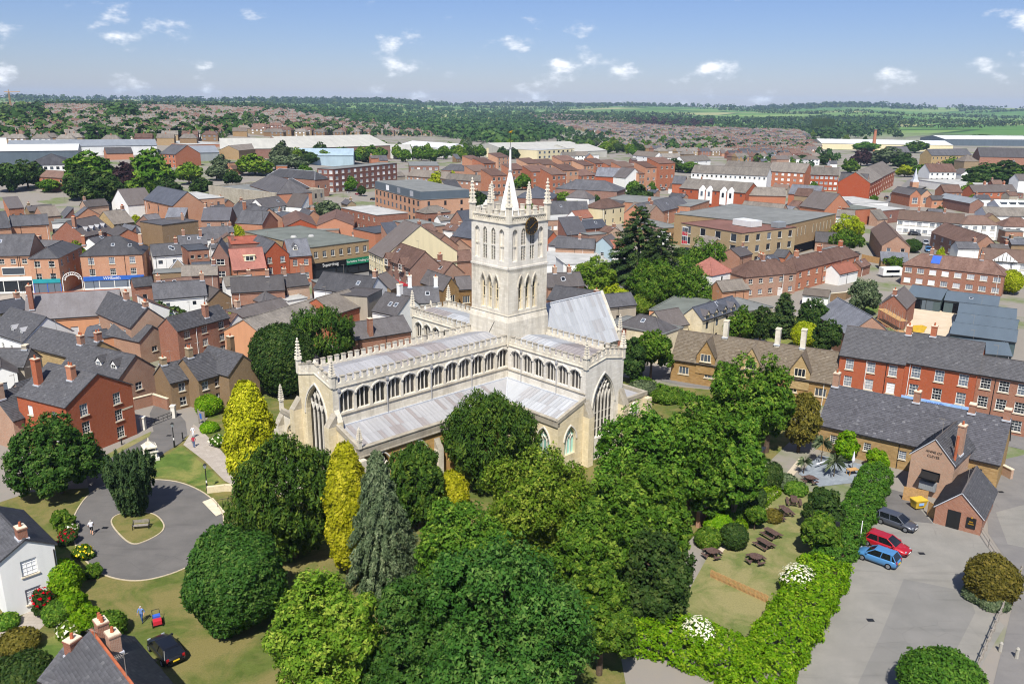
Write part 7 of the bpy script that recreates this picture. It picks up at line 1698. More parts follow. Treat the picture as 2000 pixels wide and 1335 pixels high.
# ------------------------------------------------------------------ trees across the town (shared crowns, each tree an object of its own)
PROTO = {}
def proto(kind, mat, var, q=.55, leaf=.55):
 k = (kind, mat, var)
 if k not in PROTO:
  v, f, t = crown_mesh(kind, 10.0, 4.5, 900 + var * 7 + len(kind), mat, q, leaf=leaf, z0=.8)
  tm = trunk_mb(10, .28, 4, var, 3.0, 7).data('trunk')
  PROTO[k] = (np_mesh('crown', v, f, t, mat), tm)
 return PROTO[k]
TN = [0]
def itree(label, P, h, r, kind='broad', mat='leaf_mid', group=None, name='tree'):
 TN[0] += 1; cm, tm = proto(kind, mat, TN[0] % 3)
 root = empty(name, P, TN[0] * 1.7); root.scale = (r / 4.5, r / 4.5, h / 10); tag(root, label, 'tree', group)
 link('crown', cm, root); link('trunk', tm, root)
 return root
MID = [(8, 312, 13, 26, 'd', 'at the left edge beside the hotel'), (46, 306, 13, 26, 'd', 'in front of the hotel'), (70, 312, 10, 18, 'd', 'between hotel and its annexe'), (95, 347, 6, 19, 'm', 'alone in the left car park'), (172, 284, 18, 42, 'm', 'with ragged tall crown in the left grove'), (150, 322, 14, 30, 'd', 'low in the left grove'), (195, 330, 16, 40, 'd', 'in the heart of the left grove'), (286, 280, 20, 46, 'm', 'tallest and roundest of the left grove'), (240, 318, 14, 34, 'c', 'dark purple in the left grove'), (215, 350, 10, 30, 'd', 'at the front of the left grove'), (265, 345, 11, 30, 'm', 'at the foot of the round one in the left grove'), (320, 345, 9, 26, 'd', 'right edge of the left grove'), (365, 312, 11, 24, 'l', 'yellowish beside the barn hall'), (392, 345, 8, 22, 'd', 'behind the barn hall roof'), (430, 296, 9, 18, 'g', 'pale by the street'), (420, 318, 8, 20, 'g', 'pale willow-like by the street'), (452, 328, 8, 18, 'd', 'dark behind the slate roofs'), (496, 297, 11, 32, 'l', 'bright green left of the civic hall'), (545, 300, 9, 26, 'g', 'pale green behind the civic hall'), (575, 300, 9, 24, 'g', 'second pale one behind the civic hall'), (595, 322, 8, 20, 'm', 'beside the brick apartment block'), (640, 390, 8, 26, 'g', 'light shrubby by the civic hall'), (620, 395, 6, 18, 'l', 'bushy beside the stone porch'), (684, 345, 7, 14, 'm', 'in front of the apartment block'), (706, 362, 5, 9, 'd', 'small beside parked cars'), (852, 334, 9, 17, 'y', 'yellow-green behind the modern flats'), (1020, 340, 8, 16, 'm', 'among the orange flats'), (960, 338, 9, 16, 'd', 'left of the spirelet'), (930, 372, 8, 20, 'd', 'behind the tower pinnacles'), (1046, 335, 7, 12, 'm', 'round beside the balconies'), (1100, 374, 6, 22, 'l', 'bushy beside the dark slate roofs'), (1165, 380, 5, 10, 'd', 'small by the day centre'), (1250, 362, 9, 26, 'd', 'dark beside the parked cars'), (1238, 352, 8, 16, 'm', 'pointed in front of the white gable'), (1225, 385, 5, 16, 'y', 'yellowish by the cream house'), (1320, 310, 9, 20, 'd', 'beside the dark modern house'), (1350, 315, 8, 22, 'm', 'behind the white terrace left end'), (1370, 322, 8, 20, 'd', 'dark behind the white terrace'), (1590, 355, 5, 10, 'm', 'round between the red flats'), (1575, 342, 6, 12, 'l', 'bright between the red flats'), (1664, 310, 10, 16, 'm', 'round behind the chapel'), (1612, 300, 9, 20, 'd', 'wide dark behind the red flats'), (1570, 302, 8, 18, 'd', 'dark left of the red flats'), (1685, 290, 14, 18, 'c', 'dark copper beech behind the chapel'), (1735, 288, 15, 34, 'g', 'big olive beside the copper beech'), (1690, 276, 12, 24, 'm', 'green behind the copper beech'), (1790, 274, 14, 22, 'm', 'tall beside the college'), (1770, 300, 12, 22, 'd', 'dark below the college'), (1800, 320, 9, 20, 'm', 'by the road junction'), (1770, 322, 8, 18, 'y', 'pale by the road junction'), (1855, 303, 9, 20, 'm', 'in front of the college range'), (1920, 262, 12, 26, 'd', 'in front of the long white warehouse'), (1935, 318, 14, 34, 'd', 'largest of the dark trees at the right'), (1975, 315, 14, 34, 'd', 'dark at the right edge'), (1910, 335, 10, 22, 'd', 'dark below the hipped house'), (1990, 330, 10, 22, 'm', 'at the far right edge'), (1895, 357, 6, 14, 'l', 'light behind the school wing'), (1868, 270, 9, 14, 'm', 'left of the long white warehouse'), (1755, 258, 9, 10, 'd', 'dark beside the white factory'), (1835, 337, 5, 14, 'd', 'bush before the timbered house'), (1707, 380, 4, 8, 'm', 'bush at the chapel end')]
MT = {'d': 'leaf_dark', 'm': 'leaf_mid', 'l': 'leaf_lime', 'g': 'leaf_grey', 'c': 'leaf_copper', 'y': 'leaf_yellow'}
MN = {'d': 'dark green tree', 'm': 'green tree', 'l': 'light green tree', 'g': 'grey-green tree', 'c': 'purple-leaved tree', 'y': 'yellow-green tree'}
for (x, y, h, rp, k, lab) in MID:
 base = 0.0
 for _ in range(4): q = G(x, y, base + h); base = terr(q.x, q.y)
 P = Vector((q.x, q.y, base)); itree(MN[k] + ' ' + lab, P, h, rp * math.hypot(q.x, q.y) / FPX, 'broad', MT[k], group='town trees in the middle distance')
# belts of trees behind the flats, each its own object
rd = random.Random(5)
ORD = 'first second third fourth fifth sixth seventh eighth ninth tenth eleventh twelfth thirteenth fourteenth fifteenth sixteenth seventeenth eighteenth nineteenth twentieth twenty-first twenty-second twenty-third twenty-fourth twenty-fifth twenty-sixth'.split()
BELT = [((540, 752), (312, 322), 16, 'tree in the belt in front of the blue warehouse'), ((700, 925), (300, 318), 26, 'tree in the belt behind the apartment blocks'), ((900, 1010), (290, 312), 14, 'tree in the belt below the white shed'), ((1110, 1260), (288, 306), 20, 'tree in the belt behind the orange flats'), ((1260, 1420), (272, 300), 14, 'tree among the terraces right of the factory'), ((480, 760), (246, 262), 16, 'tree at the edge of the left estate'), ((1580, 1700), (262, 290), 10, 'tree near the right terraces')]
for (x0, x1), (y0, y1), n, lab in BELT:
 for i in range(n):
  x = x0 + (x1 - x0) * (i + rd.random() * .8) / n; y = rd.uniform(y0, y1); P = hit(x, y)
  if P: itree(ORD[i] + ' ' + lab + ', counted from the left', P, rd.uniform(8, 13), rd.uniform(4.2, 6.5), 'broad', rd.choice(['leaf_mid', 'leaf_dark', 'leaf_mid', 'leaf_lime', 'leaf_grey']), group=lab)
def inside(p, poly):
 x, y = p; c = False
 for (x0, y0), (x1, y1) in zip(poly, poly[1:] + poly[:1]):
  if (y0 > y) != (y1 > y) and x < (x1 - x0) * (y - y0) / (y1 - y0) + x0: c = not c
 return c
# ------------------------------------------------------------------ small yards and outbuildings between the roofs
def in_obb(x, y, pad):
 for (o, L, d, he, rs) in HOUSES:
  a = -o.rotation_euler[2]; dx, dy = x - o.location.x, y - o.location.y; u, v = dx * math.cos(a) - dy * math.sin(a), dx * math.sin(a) + dy * math.cos(a)
  if -pad < u < L + pad and -pad < v < d + pad: return True
 return False
ROADS = [[(p[0], p[1]) for p in poly] for poly in ([(-30, 520), (310, 510), (310, 660), (-30, 660)], [(560, 520), (760, 505), (830, 560), (820, 590), (560, 580)], [(-40, 355), (210, 345), (260, 430), (-40, 440)], [(1680, 430), (1740, 350), (1860, 325), (1880, 350), (1770, 430)], [(1780, 440), (1910, 440), (1900, 515), (1790, 512)], [(620, 370), (745, 362), (740, 428), (620, 400)], [(1740, 580), (1990, 590), (1990, 700), (1740, 700)], [(1480, 560), (1740, 540), (1740, 700), (1480, 700)], [(1200, 690), (1330, 700), (1330, 780), (1200, 760)])]
TOWN = [[(-20, 440), (500, 410), (930, 430), (920, 580), (700, 690), (480, 690), (0, 720)], [(1070, 400), (1990, 400), (1990, 520), (1640, 560), (1450, 590), (1080, 600)], [(430, 330), (1330, 300), (1990, 330), (1990, 410), (500, 420)]]
rd = random.Random(77); NB = 0; NH0 = len(HOUSES)
for poly, n in zip(TOWN, (110, 60, 75)):
 k = 0; c_ = 0; xs = [p[0] for p in poly]; ys = [p[1] for p in poly]
 while c_ < n and k < 6000:
  k += 1; x, y = rd.uniform(min(xs), max(xs)), rd.uniform(min(ys), max(ys))
  if not inside((x, y), poly) or any(inside((x, y), r) for r in ROADS): continue
  P = hit(x, y)
  if P is None or in_obb(P.x, P.y, 3.2) or math.hypot(P.x + .6, P.y - 107) < 34: continue
  nr = min(HOUSES[:NH0], key=lambda h: (h[0].location - P).length)[0]; c_ += 1
  if rd.random() < .3:
   itree('small garden tree between town roofs', P, rd.uniform(3, 6.5), rd.uniform(1.5, 3), 'broad', rd.choice(['leaf_mid', 'leaf_lime', 'leaf_dark', 'leaf_yellow']), group='small garden trees between town roofs'); continue
  he = rd.choice((2.6, 3.0, 4.2, 5.0, 5.6)); L = rd.uniform(4.5, 8.5); a = nr.rotation_euler[2] + rd.choice((0, 0, math.pi / 2)) + rd.uniform(-.06, .06)
  if math.sin(a) > .8 and rd.random() < .5: a -= math.pi / 2
  u = Vector((math.cos(a), math.sin(a), 0)); A = Vector((P.x, P.y, P.z + he)) - u * L / 2; NB += 1
  w = rd.choice(('brick', 'brick_old', 'white', 'brick_dark', 'brick_brown', 'render_grey', 'white', 'brick_orange')); rf = rd.choice(('slate', 'slate', 'slate_light', 'tile_brown', 'tile_grey', 'slate_blue')); ty = rd.choice('ggxsfg')
  lab = 'small ' + {'white': 'white', 'render_grey': 'grey'}.get(w, 'brick') + {'s': ' lean-to', 'f': ' flat-roofed', 'x': ' gabled'}.get(ty, '') + ' outbuilding near the ' + ' '.join(nr['label'].split()[:9]).rstrip(',')
  bld('outbuilding', lab, A, A + u * L, he, pitch=rd.uniform(28, 42), typ=ty, d=rd.uniform(3.5, 6.0), wall=w, roof='felt' if ty == 'f' else rf, base=P.z, win='f:c1x2:.9x1.0' if rd.random() < .6 else '', ch=((rd.choice((.1, .9)), .5, 1.0, 1),) if he > 4 and ty == 'g' else (), cat='outbuilding', group='small outbuildings in the town yards')
# ------------------------------------------------------------------ far estates: rows of small houses
def far_mesh(wall, roof, hip):
 m = MB(); L, d, he, rs = 12.0, 8.0, 4.8, 2.9
 for f in ([(0, 0), (L, 0)], [(L, 0), (L, d)], [(L, d), (0, d)], [(0, d), (0, 0)]):
  (a, b), (c, e) = f; m.poly([(a, b, -1), (c, e, -1), (c, e, he), (a, b, he)], wall)
 i = 2.8 if hip else 0
 p, q = (i, d / 2, he + rs), (L - i, d / 2, he + rs); o = .3; A = [(-o, -o, he - .1), (L + o, -o, he - .1), (L + o, d + o, he - .1), (-o, d + o, he - .1)]
 m.poly([A[0], A[1], q, p], roof); m.poly([A[2], A[3], p, q], roof); m.poly([A[1], A[2], q], roof if hip else wall); m.poly([A[3], A[0], p], roof if hip else wall)
 for x in (1.2, 5.0, 8.8):
  for z in (.9, 3.2):
   if z == .9 and x == 5.0: continue
   m.poly([(x, -.03, z), (x + 1.5, -.03, z), (x + 1.5, -.03, z + 1.2), (x, -.03, z + 1.2)], 'glass_net')
 m.box(L * .5 - .4, d / 2 - .4, he + rs - .5, L * .5 + .4, d / 2 + .4, he + rs + 1.0, 'brick')
 return m
FARV = [far_mesh(*a) for a in (('brick_brown', 'tile_grey', True), ('brick_dark', 'tile_brown', False), ('brick_buff', 'tile_grey', False), ('white', 'tile_grey', True), ('brick_orange', 'tile_red', False), ('brick', 'slate', False), ('brick_brown', 'tile_brown', True))]
FARM = [v.data('far_house') for v in FARV]
LEFT = [(-30, 204), (300, 207), (560, 214), (640, 228), (560, 246), (480, 262), (430, 274), (-30, 282)]
LEFT2 = [(640, 228), (840, 246), (850, 262), (640, 262), (520, 262)]
RIGHT = [(1040, 222), (1180, 230), (1300, 248), (1560, 256), (1600, 284), (1560, 302), (1420, 300), (1390, 272), (1250, 268), (1190, 262), (1060, 240)]
RIGHT2 = [(1390, 262), (1600, 284), (1580, 316), (1440, 312)]
RIGHT3 = [(1190, 264), (1400, 272), (1440, 300), (1340, 304), (1200, 288)]
WOODS = [[(540, 212), (760, 208), (1080, 222), (1060, 244), (1120, 262), (1000, 290), (880, 272), (700, 246), (590, 228)]]
cand = []
rd = random.Random(11)
def rows(poly, ang, step, gap, choice):
 ca, sa = math.cos(ang), math.sin(ang)
 for i in range(-160, 160):
  for j in range(-70, 70):
   if j % 2 == 0: off = 0
   u, v = i * step + rd.uniform(-1, 1), j * gap + (0 if j % 2 else gap * .28) + rd.uniform(-1.2, 1.2)
   if i % 13 == 0: continue
   x, y = u * ca - v * sa, 1400 + u * sa + v * ca
   if y < 330: continue
   z = terr(x, y); p = proj(x, y, z + 3)
   if not inside(p, poly): continue
   if rd.random() < .08: continue
   cand.append((math.hypot(x, y), x, y, z, ang + (math.pi if j % 2 else 0) + rd.uniform(-.06, .06), rd.choice(choice)))
rows(LEFT, .25, 15.5, 27, (0, 0, 2, 2, 1, 3, 6, 0)); rows(LEFT2, -.1, 15.5, 30, (0, 2, 6)); rows(RIGHT, .5, 13.0, 25, (0, 2, 1, 5, 5, 2, 3, 6)); rows(RIGHT3, .45, 14, 30, (5, 2, 3, 0)); rows(RIGHT2, .35, 13, 22, (1, 5, 2, 5, 3))
cand.sort()
for k, (dd, x, y, z, a, v) in enumerate(cand[:295]):
 o = link('far_house', FARM[v], None); o.location = (x, y, z); o.rotation_euler = (0, 0, a)
 lab = {0: 'distant brick house with grey hipped roof in the estates', 1: 'distant brick house with brown gabled roof in the estates', 2: 'distant brick house with grey gabled roof in the estates', 3: 'distant white house with grey hipped roof in the estates', 4: 'distant orange house with red tiled roof in the estates', 5: 'distant brick house with slate roof in the terraces', 6: 'distant brown brick house with hipped roof in the estates'}[v]
 tag(o, lab, 'house', lab.replace('distant', 'distant row of').replace(' house', ' houses'))
if len(cand) > 295:
 m = MB()
 for (dd, x, y, z, a, v) in cand[295:]:
  V = FARV[v]; ca, sa = math.cos(a), math.sin(a); i0 = len(m.v)
  m.v += [(x + p[0] * ca - p[1] * sa, y + p[0] * sa + p[1] * ca, z + p[2]) for p in V.v]
  mp = [m.mi(k) for k in V.mats]; m.f += [tuple(q + i0 for q in f) for f in V.f]; m.m += [mp[q] for q in V.m]
 tag(m.build('far_houses'), 'mass of small distant houses of the outer estates', 'houses', kind='stuff')
# trees between the estates, woods and hedgerows on the hills
def far_wood(name, label, pts, mat, seed, q=22):
 r = np.random.default_rng(seed); n = len(pts)
 if not n: return
 C = np.array([p[:3] for p in pts]); R = np.array([p[3] for p in pts])
 s = np.abs(sph(q * n, r)[r.permutation(q * n)] * [1, 1, 1]) * np.where(r.random((q * n, 3)) < .5, -1, 1); s[:, 2] = np.abs(s[:, 2])
 i = np.repeat(np.arange(n), q); jit = r.uniform(.75, 1.12, (n * q, 1))
 P = C[i] + s * R[i][:, None] * jit * np.array([1, 1, 1.25]) + np.array([0, 0, .45]) * R[i][:, None]
 tint = np.clip(.6 * r.random(n)[i] + .4 * r.random(n * q), 0, 1)
 t = unit(np.cross(s, r.normal(0, 1, s.shape))); N = unit(s + r.normal(0, .3, s.shape)); b = np.cross(N, t); z = (R[i] * .42)[:, None]
 vs = np.stack([P + t * z, P + b * z, P - t * z, P - b * z], 1).reshape(-1, 3)
 o = link(name, np_mesh(name, vs, np.arange(4 * n * q).reshape(-1, 4), tint, mat)); tag(o, label, 'wood', kind='stuff')
rd = random.Random(21)
def scatter(poly, n, r0, r1):
 xs = [p[0] for p in poly]; ys = [p[1] for p in poly]; out = []; k = 0
 while len(out) < n and k < n * 12:
  k += 1; x, y = rd.uniform(min(xs), max(xs)), rd.uniform(min(ys), max(ys))
  if inside((x, y), poly):
   P = hit(x, y)
   if P: out.append((P.x, P.y, P.z, rd.uniform(r0, r1)))
 return out
far_wood('woodland', 'broad belt of mixed woodland beyond the factories', scatter(WOODS[0], 1700, 3.5, 9), 'leaf_far', 1)
dk = scatter([(1228, 236), (1390, 240), (1390, 250), (1228, 248)], 90, 6, 9)
far_wood('copper_beeches', 'long dark row of copper beeches beyond the right estate', dk, 'leaf_copper', 2)
bt = scatter([(1180, 228), (1600, 236), (1620, 262), (1380, 256), (1230, 250)], 260, 5, 8) + scatter([(1480, 240), (1740, 236), (1760, 262), (1620, 276), (1560, 262)], 260, 5, 9) + scatter([(1000, 262), (1200, 262), (1200, 290), (1120, 286)], 60, 4, 6)
far_wood('tree_belt', 'irregular belts of trees round the right estates', bt, 'leaf_far', 3)
sg = scatter(LEFT, 900, 2.5, 6.5) + scatter(RIGHT, 420, 2.5, 5.5) + scatter(RIGHT3, 130, 3, 6) + scatter([(1420, 300), (1640, 296), (1640, 330), (1440, 318)], 40, 2.5, 4.5) + scatter([(0, 215), (80, 210), (100, 240), (0, 250)], 60, 6, 9) + scatter([(205, 210), (270, 212), (270, 240), (210, 236)], 40, 6, 9) + scatter([(560, 240), (860, 250), (860, 268), (560, 268)], 120, 4, 7)
far_wood('garden_trees', 'scattered garden trees among the distant estates', sg, 'leaf_dark', 4)
hd = []
for i in range(150):                                       # hedgerows and copses on the far slopes
 x = rd.uniform(-60, 2060); y = rd.uniform(200, 250) if x > 900 else rd.uniform(192, 212)
 P = hit(x, y)
 if not P or math.hypot(P.x, P.y) < 1900: continue
 a = rd.choice([.3, .5, 1.9, 2.1, .1]); n = rd.randint(14, 46)
 for k in range(n):
  px, py = P.x + math.cos(a) * k * 14 + rd.uniform(-5, 5), P.y + math.sin(a) * k * 14 + rd.uniform(-5, 5)
  hd.append((px, py, terr(px, py), rd.uniform(5, 9)))
for (x0, x1, d0, d1, n) in ((-2600, -250, 3900, 5400, 900), (-900, -250, 4600, 5600, 700), (-300, 900, 5100, 5800, 500), (900, 2600, 4900, 5700, 500), (1600, 2900, 4700, 5600, 300)):
 for k in range(n):
  x = rd.uniform(x0, x1); y = rd.uniform(d0, d1)
  if math.sin(x * .004) + math.sin(y * .006 + x * .002) > -.15: hd.append((x, y, terr(x, y), rd.uniform(9, 16)))
far_wood('hill_woods', 'hedgerows and dark woods on the far hills', hd, 'leaf_dark', 5, 12)
pop = empty('poplar_row', hit(1605, 256));
for k in range(9):
 P = hit(1588 + k * 4.6, 257)
 if not P: continue
 o = empty('poplar', P); tag(o, ORD[k] + ' from the left in the row of dark poplars below the fields', 'tree', 'row of poplars'); cm, tm = proto('column', 'leaf_dark', 1, .5, .6); o.scale = (.9, .9, 2.6); link('crown', cm, o); link('trunk', tm, o)
bpy.data.objects.remove(pop)
# ------------------------------------------------------------------ cars
def paint(name, col, metal=.3):
 t = NT(name); t.b.inputs['Coat Weight'].default_value = .6; t.b.inputs['Coat Roughness'].default_value = .08
 M[name] = t.fin(col, .38, .5, metal)
for n_, c_ in (('grey', '#4a4e56'), ('red', '#b01826'), ('blue', '#4f88ba'), ('black', '#17181b'), ('white', '#d8d8d6'), ('silver', '#a4a8ac'), ('navy', '#223a66')): paint('car_' + n_, rgb(c_))
flat('tyre', rgb('#1c1c1d'), .9, .1); flat('rim', rgb('#8d9094'), .35, .5, .6); flat('car_glass', rgb('#15181c'), .08, .6, var=.02); flat('lamp_clear', rgb('#9aa2a8'), .2, .5); flat('lamp_red', rgb('#9c1420'), .25, .5); flat('plate_yellow', rgb('#e0c030'), .5); flat('plastic_black', rgb('#202124'), .7)
CARS = {}
def make_car(col, L=4.2, Wd=1.78, H=1.5, estate=.0, sedan=.0):
 root = empty('car'); c = 'car_' + col; w = Wd / 2; belt = .58 * H + .04
 st = [(-.5, .74, belt * .62, .55), (-.485, .86, belt * .93, .34), (-.44, .95, belt + .02, .27), (-.32, 1.0, belt + .03, .22), (-.1, 1.0, belt + .01, .22), (.1, 1.0, belt, .22), (.22, 1.0, belt - .02, .22), (.34, .99, belt - .1, .22), (.43, .93, belt - .2, .25), (.48, .82, belt - .34, .3), (.5, .68, belt - .44, .36)]
 m = MB(); rings = []
 for x, k, zt, zb in st:
  ww = w * k; rings.append([(x * L, -ww * .9, zb), (x * L, -ww, zb + .2), (x * L, -ww, zt - .16), (x * L, -ww * .9, zt - .03), (x * L, -ww * .5, zt + .015), (x * L, 0, zt + .03), (x * L, ww * .5, zt + .015), (x * L, ww * .9, zt - .03), (x * L, ww, zt - .16), (x * L, ww, zb + .2), (x * L, ww * .9, zb)])
 vs = [p for r in rings for p in r]; n = 11; fs = []
 for i in range(len(rings) - 1):
  for j in range(n - 1): fs.append((i * n + j, i * n + j + 1, (i + 1) * n + j + 1, (i + 1) * n + j))
  fs.append((i * n + n - 1, i * n, (i + 1) * n, (i + 1) * n + n - 1))
 fs.append(tuple(range(n))); fs.append(tuple(reversed(range((len(rings) - 1) * n, len(rings) * n))))
 m.mesh(vs, fs, c); body = m.build('body', root, smooth=True)
 xb0, xb1 = -.47 + .1 * sedan, .26; xt0, xt1 = -.36 - .06 * estate + .12 * sedan, .06; wb, wt = w * .93, w * .72; z0, z1 = belt - .01, H
 q = lambda x, y, z: (x * L, y, z)
 B = [q(xb0, -wb, z0), q(xb1, -wb, z0), q(xb1, wb, z0), q(xb0, wb, z0)]; Tp = [q(xt0, -wt, z1 - .05), q(xt1, -wt, z1 - .05), q(xt1, wt, z1 - .05), q(xt0, wt, z1 - .05)]
 m = MB()
 for i in range(4): m.poly([B[i], B[(i + 1) % 4], Tp[(i + 1) % 4], Tp[i]], 'car_glass')
 m.build('windows', root)
 m = MB(); e = .03
 m.mesh([q(xt0 - .015, -wt - e, z1 - .06), q(xt1 + .015, -wt - e, z1 - .06), q(xt1 + .015, wt + e, z1 - .06), q(xt0 - .015, wt + e, z1 - .06), q(xt0 + .03, -wt * .8, z1), q(xt1 - .03, -wt * .8, z1), q(xt1 - .03, wt * .8, z1), q(xt0 + .03, wt * .8, z1)], [(4, 5, 6, 7), (0, 1, 5, 4), (1, 2, 6, 5), (2, 3, 7, 6), (3, 0, 4, 7)], c)
 for i in range(4): m.bar(B[i], Tp[i], .05, c, 5)
 for sy in (-1, 1): m.bar(q(-.1, sy * wb * 1.0, z0), q(-.13, sy * (wt + .02), z1 - .05), .045, c, 5); m.bar(q(-.36, sy * wb, z0), q(xt0 + .03, sy * wt, z1 - .05), .06, c, 5)
 m.build('roof', root)
 for sx in (-.31, .31):
  for sy in (-1, 1):
   m = MB(); y0 = sy * (w - .2); y1 = sy * (w + .012); m.bar((sx * L, y0, .32), (sx * L, y1, .32), .32, 'tyre', 16); wh = m.build('wheel', root)
   m = MB(); m.bar((sx * L, y1, .32), (sx * L, y1 + sy * .012, .32), .2, 'rim', 10); m.build('rim', wh)
 for sy in (-1, 1):
  m = MB(); m.box(.45 * L, sy * w * .64 - .13, belt - .32, .474 * L, sy * w * .64 + .13, belt - .22, 'lamp_clear'); m.build('headlight', root)
  m = MB(); m.box(-.495 * L, sy * w * .72 - .1, belt - .3, -.47 * L, sy * w * .72 + .1, belt + .0, 'lamp_red'); m.build('tail_light', root)
  m = MB(); m.box(.2 * L, sy * (w + .04) - .08, belt - .02, .235 * L, sy * (w + .04) + .08, belt + .12, c); m.build('mirror', root)
 m = MB(); m.box(-.51 * L, -.26, .55, -.5 * L, .26, .66, 'plate_yellow'); m.box(.5 * L, -.26, .4, .508 * L, .26, .5, 'paint_white'); m.build('number_plate', root)
 return root
def place_car(key, label, P, ang, group=None, **kw):
 k = (key, tuple(sorted(kw.items())))
 if k not in CARS: CARS[k] = make_car(key, **kw); o = CARS[k]
 else: o = copy_tree(CARS[k])
 o.location = P; o.rotation_euler = (0, 0, ang); tag(o, label, 'car', group); return o
def car_px(key, label, rear, front, group=None, **kw):
 a, b = G(*rear), G(*front); d = b - a; return place_car(key, label, (a + b) / 2 + Vector((0, 0, .02)), math.atan2(d.y, d.x), group, **kw)
car_px('grey', 'dark grey estate car parked nearest the brick outhouse', (1727, 1018), (1772, 1034), L=4.25, estate=1.0, H=1.44)
car_px('red', 'bright red saloon parked between the grey and blue cars', (1701, 1060), (1756, 1080), L=4.85, Wd=1.86, sedan=.3)
car_px('blue', 'light blue hatchback parked beside the red car', (1739, 1105), (1689, 1087), L=4.1, Wd=1.74, H=1.56)
car_px('black', 'black car parked on the grass beside the chimney house', (338, 1292), (312, 1262), L=4.3, Wd=1.8)
FC = [('red', 'bright red car alone in the left car park', 120, 412, 138, 411), ('white', 'white car in the left car park', 78, 384, 95, 384), ('silver', 'silver car in the left road', 130, 385, 140, 391), ('silver', 'silver car at the back of the left car park', 108, 372, 118, 373), ('white', 'white car below the left car park wall', 112, 447, 120, 452), ('black', 'black car in the right road', 1726, 392, 1736, 385), ('silver', 'silver car in the right road', 1738, 385, 1747, 379), ('navy', 'blue car waiting in the right road', 1752, 387, 1762, 378), ('silver', 'silver car first in the close', 1806, 474, 1809, 480), ('blue', 'blue car parked in the close', 1810, 486, 1815, 496), ('white', 'white car at the top of the close', 1846, 472, 1868, 472), ('white', 'second white car in the close', 1852, 482, 1872, 482), ('black', 'black car in the close', 1860, 494, 1880, 495), ('black', 'black car before the white terrace', 1776, 459, 1796, 460), ('black', 'black car beside the white villa', 1442, 545, 1458, 540), ('navy', 'dark car below the white villa', 1436, 563, 1452, 560), ('silver', 'grey car by the apartment block', 676, 381, 688, 380), ('red', 'dark red car by the apartment block', 694, 384, 708, 383), ('black', 'black car beside the modern flats', 724, 394, 734, 391), ('white', 'white van-like car by the civic hall', 632, 380, 640, 382), ('white', 'white car in the hotel car park', 1276, 374, 1286, 372), ('navy', 'blue car in the hotel car park', 1264, 376, 1273, 374), ('silver', 'silver car in the hotel car park', 1290, 372, 1300, 370), ('black', 'black car at the road junction', 1760, 340, 1772, 338), ('white', 'white car at the road junction', 1776, 338, 1788, 336)]
for col, lab, x0, y0, x1, y1 in FC: car_px(col, lab, (x0, y0), (x1, y1), group='cars parked about the town')
# caravan in the gardens
cv = empty('caravan', G(1738, 540), .15); tag(cv, 'white caravan parked behind the brick terrace', 'caravan')
m = MB(); m.box(-2.8, -1.1, .5, 2.8, 1.1, 2.5, 'paint_white'); m.box(-2.6, -.9, 2.5, 2.6, .9, 2.65, 'paint_white'); m.build('body', cv); m = MB(); m.box(-1.9, -1.14, 1.3, 1.9, -1.102, 2.0, 'car_glass'); m.build('window', cv); m = MB(); m.bar((0, -1.1, .32), (0, -.9, .32), .32, 'tyre', 12); m.build('wheel', cv)
